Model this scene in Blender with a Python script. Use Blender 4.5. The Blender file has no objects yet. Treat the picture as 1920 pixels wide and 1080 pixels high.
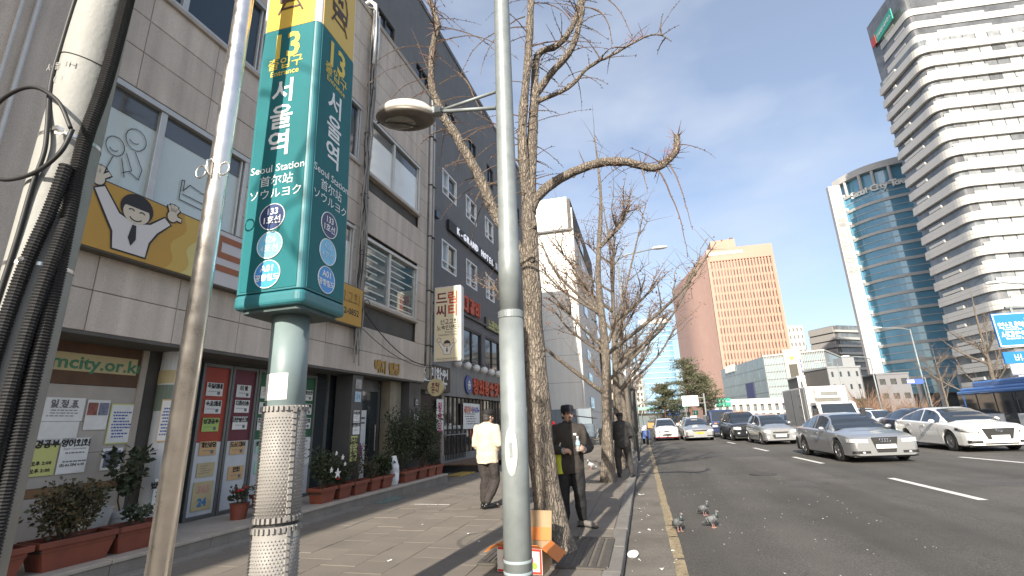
import bpy, bmesh, math, random
from math import sin, cos, pi
from mathutils import Vector as V, Matrix
R = math.radians
SC = bpy.context.scene
COL = SC.collection
RND = random.Random(7)

# ------------------------------------------------------------ camera, sky, sun, exposure
cam = bpy.data.cameras.new('camera')
cam.sensor_width = 36.0
cam.lens = 16.84
cam.clip_start = 0.05
cam.clip_end = 4000
camo = bpy.data.objects.new('camera', cam)
COL.objects.link(camo)
CR = ((0.9658380, -0.0972867, -0.2401922), (0.2574503, 0.2543360, 0.9322192), (-0.0296031, -0.9622102, 0.2706938))
camo.matrix_world = Matrix(((CR[0][0], -CR[0][1], -CR[0][2], 0), (CR[1][0], -CR[1][1], -CR[1][2], 0),
                            (CR[2][0], -CR[2][1], -CR[2][2], 1.45), (0, 0, 0, 1)))
SC.camera = camo

SUN_AZ, SUN_EL = R(5.0), R(28.0)          # shadows run along +Y, 5 degrees towards the road
world = bpy.data.worlds.new('World')
SC.world = world
world.use_nodes = True
wn, wl = world.node_tree.nodes, world.node_tree.links
wn.clear()
wout = wn.new('ShaderNodeOutputWorld')
wbg = wn.new('ShaderNodeBackground')
wsky = wn.new('ShaderNodeTexSky')
wsky.sky_type = 'NISHITA'
wsky.sun_disc = False
wsky.sun_elevation = SUN_EL
wsky.sun_rotation = R(180) + SUN_AZ        # the sun stands behind the camera, a little to the left
wsky.air_density = 1.0
wsky.dust_density = 2.5
wsky.ozone_density = 2.2
# thin winter cloud veil, everywhere in the sky alike
wtc = wn.new('ShaderNodeTexCoord')
wmap = wn.new('ShaderNodeMapping')
wmap.inputs['Scale'].default_value = (1.0, 1.0, 2.2)
wnoi = wn.new('ShaderNodeTexNoise')
wnoi.inputs['Scale'].default_value = 2.3
wnoi.inputs['Detail'].default_value = 4
wnoi.inputs['Roughness'].default_value = 0.52
wrmp = wn.new('ShaderNodeValToRGB')
wrmp.color_ramp.elements[0].position = 0.46
wrmp.color_ramp.elements[0].color = (0.24, 0.24, 0.24, 1)
wrmp.color_ramp.elements[1].position = 0.80
wrmp.color_ramp.elements[1].color = (0.72, 0.72, 0.72, 1)
wmix = wn.new('ShaderNodeMixRGB')
wmix.inputs['Color2'].default_value = (4.0, 4.25, 4.7, 1)
wl.new(wtc.outputs['Generated'], wmap.inputs['Vector'])
wl.new(wmap.outputs['Vector'], wnoi.inputs['Vector'])
wl.new(wnoi.outputs['Fac'], wrmp.inputs['Fac'])
wl.new(wrmp.outputs['Color'], wmix.inputs['Fac'])
wl.new(wsky.outputs['Color'], wmix.inputs['Color1'])
wl.new(wmix.outputs['Color'], wbg.inputs['Color'])
wbg.inputs['Strength'].default_value = 0.12
wl.new(wbg.outputs['Background'], wout.inputs['Surface'])

sun = bpy.data.lights.new('sun', 'SUN')
sun.energy = 4.6
sun.angle = R(0.55)
sun.color = (1.0, 0.92, 0.79)
suno = bpy.data.objects.new('sun', sun)
COL.objects.link(suno)
sd = V((sin(SUN_AZ) * cos(SUN_EL), cos(SUN_AZ) * cos(SUN_EL), -sin(SUN_EL)))
suno.rotation_euler = sd.to_track_quat('-Z', 'Y').to_euler()
suno.location = (-8, -40, 30)

SC.view_settings.view_transform = 'Standard'
SC.view_settings.look = 'None'
SC.view_settings.gamma = 1.0
SC.view_settings.use_curve_mapping = False
SC.view_settings.exposure = 0.93
SC.render.film_transparent = False

# ------------------------------------------------------------ helpers
def tag(o, label=None, cat=None, group=None, kind=None):
    if label: o['label'] = label
    if cat: o['category'] = cat
    if group: o['group'] = group
    if kind: o['kind'] = kind
    return o

def empty(name, loc=(0, 0, 0), rz=0.0, label=None, cat=None, group=None, parent=None):
    o = bpy.data.objects.new(name, None)
    COL.objects.link(o)
    o.location = loc
    o.rotation_euler = (0, 0, rz)
    o.empty_display_size = 0.1
    o.parent = parent
    return tag(o, label, cat, group)

def link(name, me, parent=None, loc=None, rot=None, M=None, scale=None):
    o = bpy.data.objects.new(name, me)
    COL.objects.link(o)
    o.parent = parent
    if M is not None: o.matrix_local = M
    if loc is not None: o.location = loc
    if rot is not None: o.rotation_euler = rot
    if scale is not None: o.scale = scale
    return o

def copy_tree(o, parent=None):
    c = o.copy()
    COL.objects.link(c)
    c.parent = parent
    for ch in o.children: copy_tree(ch, c)
    return c

class MB:
    """collects faces, then links them as one mesh object"""
    def __init__(s):
        s.v = []; s.f = []; s.mi = []; s.cur = 0
    def add(s, vs, fs):
        o = len(s.v)
        s.v += [tuple(p) for p in vs]
        for f in fs:
            s.f.append(tuple(i + o for i in f)); s.mi.append(s.cur)
        return s
    def box(s, x0, x1, y0, y1, z0, z1):
        return s.add([(x0,y0,z0),(x1,y0,z0),(x1,y1,z0),(x0,y1,z0),(x0,y0,z1),(x1,y0,z1),(x1,y1,z1),(x0,y1,z1)],
                     [(0,3,2,1),(4,5,6,7),(0,1,5,4),(1,2,6,5),(2,3,7,6),(3,0,4,7)])
    def obox(s, c, a, b, d):
        c, a, b, d = V(c), V(a), V(b), V(d)
        return s.add([c-a-b-d, c+a-b-d, c+a+b-d, c-a+b-d, c-a-b+d, c+a-b+d, c+a+b+d, c-a+b+d],
                     [(0,3,2,1),(4,5,6,7),(0,1,5,4),(1,2,6,5),(2,3,7,6),(3,0,4,7)])
    def bar(s, p, q, w, h=None, up=(0, 0, 1)):
        p, q = V(p), V(q); d = (q - p); L = d.length; d.normalize()
        u = V(up)
        if abs(d.dot(u)) > 0.98: u = V((1, 0, 0))
        r = d.cross(u).normalized(); u = r.cross(d)
        return s.obox((p + q) / 2, d * L / 2, r * w / 2, u * (h or w) / 2)
    def quad(s, a, b, c, d): return s.add([a, b, c, d], [(0, 1, 2, 3)])
    def poly(s, pts): return s.add(pts, [tuple(range(len(pts)))])
    def slab(s, pts, off):
        """a flat outline pushed along the vector off"""
        n = len(pts); o = V(off)
        return s.add([V(p) for p in pts] + [V(p) + o for p in pts],
                     [tuple(reversed(range(n))), tuple(range(n, 2*n))] + [(i, (i+1) % n, n + (i+1) % n, n + i) for i in range(n)])
    def tube(s, pts, rad, n=8, cap=True, squash=None):
        pts = [V(p) for p in pts]
        if not hasattr(rad, '__len__'): rad = [rad] * len(pts)
        vs = []; fs = []
        d0 = (pts[1] - pts[0]).normalized()
        r = d0.cross(V((0, 0, 1)))
        if r.length < 0.05: r = d0.cross(V((0, 1, 0)))
        r.normalize()
        for i, p in enumerate(pts):
            if i == 0: d = pts[1] - pts[0]
            elif i == len(pts) - 1: d = pts[-1] - pts[-2]
            else: d = (pts[i+1] - pts[i]).normalized() + (pts[i] - pts[i-1]).normalized()
            if d.length < 1e-9: d = V((0, 0, 1))
            d.normalize()
            r = (r - d * r.dot(d))
            if r.length < 1e-6: r = d.orthogonal()
            r.normalize(); u = d.cross(r)
            for k in range(n):
                a = 2 * pi * k / n
                vs.append(p + (r * cos(a) + u * sin(a)) * rad[i])
        m = len(pts)
        for i in range(m - 1):
            for k in range(n):
                fs.append((i*n+k, i*n+(k+1) % n, (i+1)*n+(k+1) % n, (i+1)*n+k))
        if cap:
            fs.append(tuple(reversed(range(n)))); fs.append(tuple(range((m-1)*n, m*n)))
        return s.add(vs, fs)
    def cyl(s, p, q, r, n=12, r2=None): return s.tube([p, q], [r, r if r2 is None else r2], n)
    def lathe(s, prof, n=16, c=(0, 0, 0), M=None):
        c = V(c); vs = []; fs = []
        for (r, z) in prof:
            for k in range(n):
                a = 2 * pi * k / n
                p = V((r * cos(a), r * sin(a), z))
                vs.append((M @ p if M is not None else p) + c)
        m = len(prof)
        for i in range(m - 1):
            for k in range(n):
                fs.append((i*n+k, i*n+(k+1) % n, (i+1)*n+(k+1) % n, (i+1)*n+k))
        fs.append(tuple(reversed(range(n)))); fs.append(tuple(range((m-1)*n, m*n)))
        return s.add(vs, fs)
    def ell(s, c, rx, ry, rz, n=12, m=8, M=None):
        vs = []; fs = []; c = V(c)
        def P(a, b):
            p = V((rx*cos(a)*cos(b), ry*sin(a)*cos(b), rz*sin(b)))
            return (M @ p if M is not None else p) + c
        vs.append(P(0, -pi/2))
        for i in range(1, m):
            b = -pi/2 + pi * i / m
            for k in range(n): vs.append(P(2*pi*k/n, b))
        vs.append(P(0, pi/2))
        for k in range(n): fs.append((0, 1+(k+1) % n, 1+k))
        for i in range(m-2):
            for k in range(n):
                fs.append((1+i*n+k, 1+i*n+(k+1) % n, 1+(i+1)*n+(k+1) % n, 1+(i+1)*n+k))
        L = len(vs)-1; o = 1+(m-2)*n
        for k in range(n): fs.append((o+k, o+(k+1) % n, L))
        return s.add(vs, fs)
    def mesh(s, name, mats, smooth=False):
        me = bpy.data.meshes.new(name)
        me.from_pydata(s.v, [], s.f)
        for m in (mats if isinstance(mats, (list, tuple)) else [mats]): me.materials.append(m)
        if any(s.mi): me.polygons.foreach_set('material_index', s.mi)
        if smooth: me.polygons.foreach_set('use_smooth', [len(f) <= 4 for f in s.f])
        me.update()
        return me
    def build(s, name, mats, parent=None, smooth=False, bevel=0.0, seg=2, kind=None, autosm=False):
        o = link(name, s.mesh(name, mats, smooth), parent)
        if bevel:
            b = o.modifiers.new('bevel', 'BEVEL'); b.width = bevel; b.segments = seg; b.limit_method = 'ANGLE'; b.angle_limit = R(35)
            b.harden_normals = False
        if kind: o['kind'] = kind
        return o

_M = {}
def mat(name, col, rough=0.6, metal=0.0, var=0.0, vs=4.0, bump=0.0, bs=60.0, spec=0.5, coat=0.0, rnd=0.0, rvar=0.0,
        speck=0.0, ss=180.0, emit=0.0, detail=6, alpha=1.0, streak=0.0, trans=0.0):
    """a procedural surface: base colour broken up by noise in world space, fine speckle, rain streaks, relief"""
    if name in _M: return _M[name]
    m = bpy.data.materials.new(name); _M[name] = m
    m.use_nodes = True
    n, l = m.node_tree.nodes, m.node_tree.links
    b = n['Principled BSDF']
    c4 = (col[0], col[1], col[2], 1)
    b.inputs['Base Color'].default_value = c4
    b.inputs['Roughness'].default_value = rough
    b.inputs['Metallic'].default_value = metal
    b.inputs['Specular IOR Level'].default_value = spec
    b.inputs['Coat Weight'].default_value = coat
    b.inputs['Coat Roughness'].default_value = 0.04
    b.inputs['Transmission Weight'].default_value = trans
    b.inputs['Alpha'].default_value = alpha
    if emit:
        b.inputs['Emission Color'].default_value = c4
        b.inputs['Emission Strength'].default_value = emit
    geo = None
    cur = None
    def pos():
        nonlocal geo
        if geo is None: geo = n.new('ShaderNodeNewGeometry')
        return geo.outputs['Position']
    def mul(fac_socket, lo, hi):
        nonlocal cur
        mr = n.new('ShaderNodeMapRange'); mr.inputs['To Min'].default_value = lo; mr.inputs['To Max'].default_value = hi
        mr.inputs['From Min'].default_value = 0.25; mr.inputs['From Max'].default_value = 0.75
        l.new(fac_socket, mr.inputs['Value'])
        mx = n.new('ShaderNodeMixRGB'); mx.blend_type = 'MULTIPLY'; mx.inputs['Fac'].default_value = 1
        if cur is None: mx.inputs['Color1'].default_value = c4
        else: l.new(cur, mx.inputs['Color1'])
        l.new(mr.outputs['Result'], mx.inputs['Color2'])
        cur = mx.outputs['Color']
    nz = None
    if var or rvar:
        nz = n.new('ShaderNodeTexNoise'); nz.inputs['Scale'].default_value = vs; nz.inputs['Detail'].default_value = detail
        nz.inputs['Roughness'].default_value = 0.6
        l.new(pos(), nz.inputs['Vector'])
        if var: mul(nz.outputs['Fac'], 1 - var, 1 + var)
    if streak:
        mp = n.new('ShaderNodeMapping'); mp.inputs['Scale'].default_value = (5.0, 5.0, 0.35)
        l.new(pos(), mp.inputs['Vector'])
        sn = n.new('ShaderNodeTexNoise'); sn.inputs['Scale'].default_value = 1.0; sn.inputs['Detail'].default_value = 5
        l.new(mp.outputs['Vector'], sn.inputs['Vector']); mul(sn.outputs['Fac'], 1 - streak, 1 + streak * 0.4)
    if speck:
        sp = n.new('ShaderNodeTexNoise'); sp.inputs['Scale'].default_value = ss; sp.inputs['Detail'].default_value = 2
        l.new(pos(), sp.inputs['Vector']); mul(sp.outputs['Fac'], 1 - speck, 1 + speck)
    if rnd:
        oi = n.new('ShaderNodeObjectInfo')
        mr = n.new('ShaderNodeMapRange'); mr.inputs['To Min'].default_value = 1 - rnd; mr.inputs['To Max'].default_value = 1 + rnd
        l.new(oi.outputs['Random'], mr.inputs['Value'])
        mx = n.new('ShaderNodeMixRGB'); mx.blend_type = 'MULTIPLY'; mx.inputs['Fac'].default_value = 1
        if cur is None: mx.inputs['Color1'].default_value = c4
        else: l.new(cur, mx.inputs['Color1'])
        l.new(mr.outputs['Result'], mx.inputs['Color2']); cur = mx.outputs['Color']
    if cur is not None:
        l.new(cur, b.inputs['Base Color'])
        if emit: l.new(cur, b.inputs['Emission Color'])
    if rvar:
        mr = n.new('ShaderNodeMapRange'); mr.inputs['From Min'].default_value = 0.3; mr.inputs['From Max'].default_value = 0.7
        mr.inputs['To Min'].default_value = max(0.02, rough - rvar); mr.inputs['To Max'].default_value = min(1, rough + rvar)
        l.new(nz.outputs['Fac'], mr.inputs['Value']); l.new(mr.outputs['Result'], b.inputs['Roughness'])
    if bump:
        bn = n.new('ShaderNodeTexNoise'); bn.inputs['Scale'].default_value = bs; bn.inputs['Detail'].default_value = 4
        l.new(pos(), bn.inputs['Vector'])
        bp = n.new('ShaderNodeBump'); bp.inputs['Strength'].default_value = bump; bp.inputs['Distance'].default_value = 0.02
        l.new(bn.outputs['Fac'], bp.inputs['Height']); l.new(bp.outputs['Normal'], b.inputs['Normal'])
    return m

def frame(o, u, v):
    u = V(u).normalized(); v = V(v).normalized(); w = u.cross(v)
    return Matrix(((u.x, v.x, w.x, o[0]), (u.y, v.y, w.y, o[1]), (u.z, v.z, w.z, o[2]), (0, 0, 0, 1)))
def FX(x, y, z): return frame((x, y, z), (0, 1, 0), (0, 0, 1))     # a face that looks to +X
def FY(x, y, z): return frame((x, y, z), (1, 0, 0), (0, 0, 1))     # a face that looks to -Y

def _font(s, size, bold, extr, align, sp, lines):
    cu = bpy.data.curves.new('lettering', 'FONT')
    cu.body = s; cu.size = size; cu.align_x = align; cu.align_y = 'CENTER'
    cu.offset = bold; cu.extrude = extr; cu.resolution_u = 2; cu.space_character = sp; cu.space_line = lines
    t = bpy.data.objects.new('lettering', cu)
    me = bpy.data.meshes.new_from_object(t)
    bpy.data.objects.remove(t); bpy.data.curves.remove(cu)
    return me

def _circ(cx, cy, rx, ry, n=14): return [(cx + rx*cos(2*pi*k/n), cy + ry*sin(2*pi*k/n)) for k in range(n+1)]
_C = {0: [[(0,1),(1,1),(.92,0)]], 2: [[(0,1),(0,0),(1,0)]], 3: [[(1,1),(0,1),(0,0),(1,0)]], 5: [[(0,1),(1,1),(1,.5),(0,.5),(0,0),(1,0)]],
      6: [[(0,0),(0,1),(1,1),(1,0),(0,0)]], 7: [[(0,1),(0,0),(1,0),(1,1)],[(0,.5),(1,.5)]], 9: [[(.5,1),(.4,.5),(0,0)],[(.46,.62),(1,0)]],
      11: [_circ(.5,.5,.5,.5)], 12: [[(0,1),(1,1)],[(.5,1),(.4,.5),(0,0)],[(.46,.55),(1,0)]], 14: [[(.3,1.12),(.7,1.12)],[(0,.85),(1,.85)],[(.5,.85),(.4,.45),(0,0)],[(.46,.5),(1,0)]],
      15: [[(0,1),(1,1),(.92,0)],[(0,.52),(.95,.52)]], 16: [[(1,1),(0,1),(0,0),(1,0)],[(0,.5),(.95,.5)]], 17: [[(0,1),(1,1)],[(0,0),(1,0)],[(.28,1),(.28,0)],[(.72,1),(.72,0)]],
      18: [[(.3,1.1),(.7,1.1)],[(0,.82),(1,.82)],_circ(.5,.3,.38,.34)]}
for _d, _s in ((1, 0), (4, 3), (8, 7), (10, 9), (13, 12)):
    _C[_d] = [[(p[0]*.44, p[1]) for p in l] for l in _C[_s]] + [[(p[0]*.44+.56, p[1]) for p in l] for l in _C[_s]]
_TJ = {1: 0, 2: 1, 4: 2, 7: 3, 8: 5, 16: 6, 17: 7, 19: 9, 20: 10, 21: 11, 22: 12, 23: 14, 24: 15, 25: 16, 26: 17, 27: 18}
_VV = {0: (1, (1,)), 1: (2, (1,)), 2: (1, (2,)), 3: (2, (2,)), 4: (1, (-1,)), 5: (2, (-1,)), 6: (1, (-2,)), 7: (2, (-2,)), 20: (1, ())}
_HH = {8: 1, 12: 2, 13: -1, 17: -2, 18: 0}
_CV = {9: (8, 0), 10: (8, 1), 11: (8, 20), 14: (13, 4), 15: (13, 5), 16: (13, 20), 19: (18, 20)}
def hangul(ch):
    """strokes of one Hangul syllable block in a unit square, put together from its letters"""
    i = ord(ch) - 0xAC00; L, v, T = i // 588, (i % 588) // 28, i % 28
    out = []
    y0, y1 = (0.44, 0.98) if T else (0.04, 0.98)
    def put(strk, x0, a0, x1, a1): out.extend([[(x0+(x1-x0)*p[0], a0+(a1-a0)*p[1]) for p in l] for l in strk])
    def vert(v, x0, x1):
        n, t = _VV[v]; xs = [x1] if n == 1 else [x0 + (x1-x0)*.45, x1]
        for xx in xs: out.append([(xx, y1+.02), (xx, y0-.04)])
        if t:
            k = abs(t[0]); ys = [(y0+y1)/2] if k == 1 else [y0+(y1-y0)*.65, y0+(y1-y0)*.35]
            for yy in ys:
                if t[0] > 0:
                    if n == 1: xs[0] = x0+(x1-x0)*.45; out[-1 if False else len(out)-1 if False else 0:0] = []
                    out.append([(xs[0], yy), (xs[0]+.16, yy)])
                else: out.append([(xs[0]-.18, yy), (xs[0], yy)])
    def horz(v, a0, a1, x0, x1):
        k = _HH[v]; yy = a0 if k > 0 else (a1 if k < 0 else (a0+a1)/2)
        out.append([(x0, yy), (x1, yy)])
        for xx in ([(x0+x1)/2] if abs(k) == 1 else [x0+(x1-x0)*.33, x0+(x1-x0)*.67] if k else []):
            out.append([(xx, yy), (xx, a1 if k > 0 else a0)])
    if v in _VV:
        put(_C[L], .06, y0+.06, .52, y1-.04)
        n, t = _VV[v]
        if t and t[0] > 0:
            xs = [.76] if n == 1 else [.68, .90]
            for xx in xs: out.append([(xx, y1+.02), (xx, y0-.04)])
            for yy in ([(y0+y1)/2] if t[0] == 1 else [y0+(y1-y0)*.65, y0+(y1-y0)*.35]): out.append([(xs[0], yy), (xs[0]+(.2 if n == 1 else .22), yy)])
        else: vert(v, .6, .90)
    elif v in _HH:
        h = y1-y0; put(_C[L], .22, y0+h*.50, .78, y1-.04); horz(v, y0+h*.06, y0+h*.34, .04, .96)
    else:
        hv, vv = _CV[v]; h = y1-y0
        put(_C[L], .10, y0+h*.50, .54, y1-.04); horz(hv, y0+h*.08, y0+h*.34, .03, .66); vert(vv, .72, .93)
    if T and T in _TJ: put(_C[_TJ[T]], .20, .02, .82, .34)
    elif T: put(_C[0], .20, .02, .48, .34); put(_C[9], .55, .02, .85, .34)
    return out

def ribbons(b, lines, w, M, z=0.0):
    k = 0
    for ln in lines:
        for i in range(len(ln)-1):
            p, q = V((ln[i][0], ln[i][1], 0)), V((ln[i+1][0], ln[i+1][1], 0)); d = q-p
            if d.length < 1e-7: continue
            d.normalize(); nn = V((-d.y, d.x, 0))*w/2; e = d*w*(0.5 if len(ln) < 8 else .25); zz = V((0, 0, z + 0.00012*(k % 9))); k += 1
            b.add([M @ (p-e-nn+zz), M @ (q+e-nn+zz), M @ (q+e+nn+zz), M @ (p-e+nn+zz)], [(0, 1, 2, 3)])

def text(parent, s, M, size, m, bold=0.0, sx=1.0, extr=0.0, align='CENTER', name='lettering', sp=1.0, lines=1.0, font=False):
    M = M @ Matrix.Diagonal((sx, 1, 1, 1))
    if font or not any(0xAC00 <= ord(c) <= 0xD7A3 for c in s):
        me = _font(s, size, bold, extr, align, sp, lines)
        me.materials.clear(); me.materials.append(m)
        return link(name, me, parent, M=M)
    h = size*0.92; adv = [0.96*size*sp if 0xAC00 <= ord(c) <= 0xD7A3 else (0.34*size if c in ' .,():-' else 0.58*size) for c in s]
    x = -sum(adv)/2 if align == 'CENTER' else 0.0
    b = MB(); wd = size*0.085 + bold*2.2
    for c, a in zip(s, adv):
        if 0xAC00 <= ord(c) <= 0xD7A3:
            ribbons(b, [[(x+0.02*size+p[0]*h*.94, -h/2+p[1]*h) for p in l] for l in hangul(c)], wd, Matrix.Identity(4), extr)
        elif c != ' ':
            me = _font(c, size, bold, 0, 'LEFT', 1, 1); o = len(b.v)
            b.v += [(v.co.x+x, v.co.y, 0.0005+extr) for v in me.vertices]; b.f += [tuple(i+o for i in p.vertices) for p in me.polygons]; b.mi += [0]*len(me.polygons)
            bpy.data.meshes.remove(me)
        x += a
    if extr:
        n = len(b.v); vs = [(p[0], p[1], -extr) for p in b.v]; o = len(b.v); fs = list(b.f); b.v += vs
        for f in fs:
            for i in range(len(f)): b.f.append((f[i], f[i]+o, f[(i+1) % len(f)]+o, f[(i+1) % len(f)])); b.mi.append(0)
    return link(name, b.mesh('lettering', m), parent, M=M)

def card(parent, name, M, w, h, m, t=0.002):
    """a thin sheet (paper, plate) centred on the frame M"""
    b = MB().box(-w/2, w/2, -h/2, h/2, -t, t)
    b.v = [tuple(M @ V(p)) for p in b.v]
    return b.build(name, m, parent)

def disc(parent, name, M, r, m, t=0.004, n=28, sy=1.0):
    b = MB().lathe([(r, 0), (r, t)], n)
    b.v = [tuple(M @ V((p[0], p[1]*sy, p[2]))) for p in b.v]
    return b.build(name, m, parent)

def ring(parent, name, M, r, w, m, n=28, sy=1.0, t=0.004):
    b = MB().tube([(r*cos(2*pi*k/n), r*sin(2*pi*k/n)*sy, 0) for k in range(n+1)], w, 5, cap=False)
    b.v = [tuple(M @ V(p)) for p in b.v]
    return b.build(name, m, parent)

def strokes(parent, name, M, lines, w, m, z=0.003):
    """flat line art: every polyline a ribbon on the frame M"""
    b = MB()
    for ln in lines:
        pts = [V((p[0], p[1], 0)) for p in ln]
        for i in range(len(pts)-1):
            d = (pts[i+1]-pts[i])
            if d.length < 1e-6: continue
            d.normalize(); nn = V((-d.y, d.x, 0)) * w/2; e = d * w * 0.3
            q = [pts[i]-e-nn, pts[i+1]+e-nn, pts[i+1]+e+nn, pts[i]-e+nn]
            b.add([M @ (p + V((0, 0, z + 0.0002*(i % 3)))) for p in q], [(0, 1, 2, 3)])
    return b.build(name, m, parent)

def arc(cx, cy, rx, ry, a0, a1, n=14):
    return [(cx + rx*cos(R(a0+(a1-a0)*i/n)), cy + ry*sin(R(a0+(a1-a0)*i/n))) for i in range(n+1)]

# ------------------------------------------------------------ common materials
M_WHITE = mat('white_paint', (0.78, 0.78, 0.76), 0.5, var=0.06, vs=3)
M_PAPER = mat('paper', (0.74, 0.74, 0.71), 0.8, var=0.08, vs=9, rnd=0.06)
M_BLACK = mat('black_ink', (0.02, 0.02, 0.022), 0.6)
M_DARK = mat('dark_metal', (0.05, 0.05, 0.052), 0.45, metal=0.4, var=0.2, vs=6)
M_GALV = mat('galvanised_steel', (0.235, 0.262, 0.265), 0.5, metal=0.2, var=0.14, vs=7, rvar=0.12, bump=0.05, bs=30, streak=0.10)
M_STEEL = mat('stainless_steel', (0.84, 0.80, 0.75), 0.32, metal=1.0, var=0.10, vs=14, rvar=0.08)
M_RUBBER = mat('black_rubber', (0.022, 0.022, 0.023), 0.55, var=0.3, vs=20)
M_ALU = mat('aluminium_frame', (0.50, 0.50, 0.48), 0.4, metal=0.5, var=0.08, vs=8)
M_PVC = mat('white_window_frame', (0.74, 0.75, 0.75), 0.4, var=0.05, vs=5)
M_GLASS = mat('window_glass', (0.03, 0.04, 0.045), 0.04, spec=0.9, var=0.3, vs=0.6)
# ------------------------------------------------------------ ground, road, pavement
def roadz(x):
    """cambered carriageway: rises to the crown at x = 13.6, then falls"""
    return -0.12 + 0.017 * (x + 0.37) if x < 13.6 else 0.1175 - 0.027 * (x - 13.6)

M_ASPH = mat('asphalt', (0.086, 0.080, 0.071), 0.85, var=0.22, vs=0.7, speck=0.55, ss=60, bump=0.5, bs=90, detail=8)
# wheel tracks and stains drawn out along the lanes
_n, _l = M_ASPH.node_tree.nodes, M_ASPH.node_tree.links
_b = _n['Principled BSDF']; _src = _b.inputs['Base Color'].links[0].from_socket
_g = _n.new('ShaderNodeNewGeometry')
for (_sc, _lo, _hi, _p0, _p1) in (((.85, .022, 1), .72, 1.18, .35, .65), ((.35, .16, 1), .84, 1.10, .38, .62), ((2.2, 1.3, 1), .62, 1.0, .22, .36)):
    _m = _n.new('ShaderNodeMapping'); _m.inputs['Scale'].default_value = _sc
    _t = _n.new('ShaderNodeTexNoise'); _t.inputs['Scale'].default_value = 1.0; _t.inputs['Detail'].default_value = 6
    _r = _n.new('ShaderNodeMapRange'); _r.inputs['From Min'].default_value = _p0; _r.inputs['From Max'].default_value = _p1; _r.inputs['To Min'].default_value = _lo; _r.inputs['To Max'].default_value = _hi
    _x = _n.new('ShaderNodeMixRGB'); _x.blend_type = 'MULTIPLY'; _x.inputs['Fac'].default_value = 1
    _l.new(_g.outputs['Position'], _m.inputs['Vector']); _l.new(_m.outputs['Vector'], _t.inputs['Vector']); _l.new(_t.outputs['Fac'], _r.inputs['Value'])
    _l.new(_src, _x.inputs['Color1']); _l.new(_r.outputs['Result'], _x.inputs['Color2']); _src = _x.outputs['Color']
_l.new(_src, _b.inputs['Base Color'])
M_GUT = mat('gutter_concrete', (0.140, 0.126, 0.108), 0.9, var=0.35, vs=1.6, speck=0.4, ss=70, bump=0.4, bs=50, detail=9)
M_JOINT = mat('paving_bed', (0.135, 0.119, 0.10), 0.95, var=0.2, vs=5)
M_PAVE = mat('paving_stone', (0.180, 0.158, 0.132), 0.85, var=0.20, vs=.9, speck=0.22, ss=110, rnd=0.05, bump=0.25, bs=70, detail=8)
M_KERB = mat('granite_kerb', (0.19, 0.178, 0.162), 0.8, var=0.2, vs=3, speck=0.35, ss=140, rnd=0.10, bump=0.3, bs=60)
M_YEL = mat('worn_yellow_paint', (0.265, 0.212, 0.13), 0.8, var=0.35, vs=9, speck=0.5, ss=45, detail=8)
M_WLINE = mat('white_road_paint', (0.62, 0.61, 0.58), 0.75, var=0.12, vs=6, speck=0.3, ss=50)

MB().box(-900, 900, -300, 2600, -1.2, -0.9).build('ground', mat('far_ground', (0.11, 0.105, 0.095), 0.9, var=0.2, vs=0.05))['kind'] = 'structure'

b = MB()
xs = [-0.31, 0.4, 3, 8, 13.6, 20, 30]
ys = [-20, 0, 4, 8, 12, 20, 30, 50, 80, 130, 420]
vs = [(x, y, roadz(x)) for y in ys for x in xs]
nx = len(xs)
b.add(vs, [(j*nx+i, j*nx+i+1, (j+1)*nx+i+1, (j+1)*nx+i) for j in range(len(ys)-1) for i in range(nx-1)])
road = b.build('road', M_ASPH); road['kind'] = 'structure'

def strip(name, x0, x1, y0, y1, dz, m, x0b=None, x1b=None, parent=None):
    x0b = x0 if x0b is None else x0b; x1b = x1 if x1b is None else x1b
    h = dz
    bb = MB()
    n = max(1, int((y1-y0)/2.5))
    for i in range(n):
        a, c = i/n, (i+1)/n
        ya, yc = y0+(y1-y0)*a, y0+(y1-y0)*c
        l0, l1, r0, r1 = x0+(x0b-x0)*a, x0+(x0b-x0)*c, x1+(x1b-x1)*a, x1+(x1b-x1)*c
        bb.quad((l0, ya, roadz(l0)+h), (r0, ya, roadz(r0)+h), (r1, yc, roadz(r1)+h), (l1, yc, roadz(l1)+h))
    return bb.build(name, m, parent)
strip('gutter', -0.36, 0.20, -20, 120, 0.004, M_GUT, parent=road)
# yellow edge line, worn, with ragged sides
b = MB()
rr = random.Random(3)
y = -5.0
while y < 46:
    a = 0.165 - 0.0035*(y-5); w = 0.13
    y2 = y + 0.35
    e = [rr.uniform(-0.012, 0.012) for _ in range(2)]
    b.quad((a+e[0], y, roadz(a)+0.008), (a+w+e[1], y, roadz(a+w)+0.008), (a-0.001+w+e[1], y2, roadz(a+w)+0.008), (a-0.001+e[0], y2, roadz(a)+0.008))
    y = y2 + (0.0 if rr.random() < 0.93 else 0.05)
b.build('edge_line', M_YEL, road)
for (xa, ya, xb, yb) in ((5.32, 10.35, 5.30, 13.52), (5.12, 17.4, 5.02, 20.1), (4.94, 23.5, 4.86, 25.9), (4.72, 30.1, 4.62, 32.0), (4.5, 36.5, 4.4, 39.5), (4.3, 43, 4.2, 46),
                         (9.75, 14.3, 9.15, 18.4), (8.9, 23.5, 8.7, 26.5), (8.5, 30.5, 8.3, 33.5), (13.4, 17, 13.2, 20), (13.0, 24, 12.8, 27)):
    strip('lane_dash', xa-0.075, xa+0.075, ya, yb, 0.005, M_WLINE, xb-0.075, xb+0.075, road)
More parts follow.
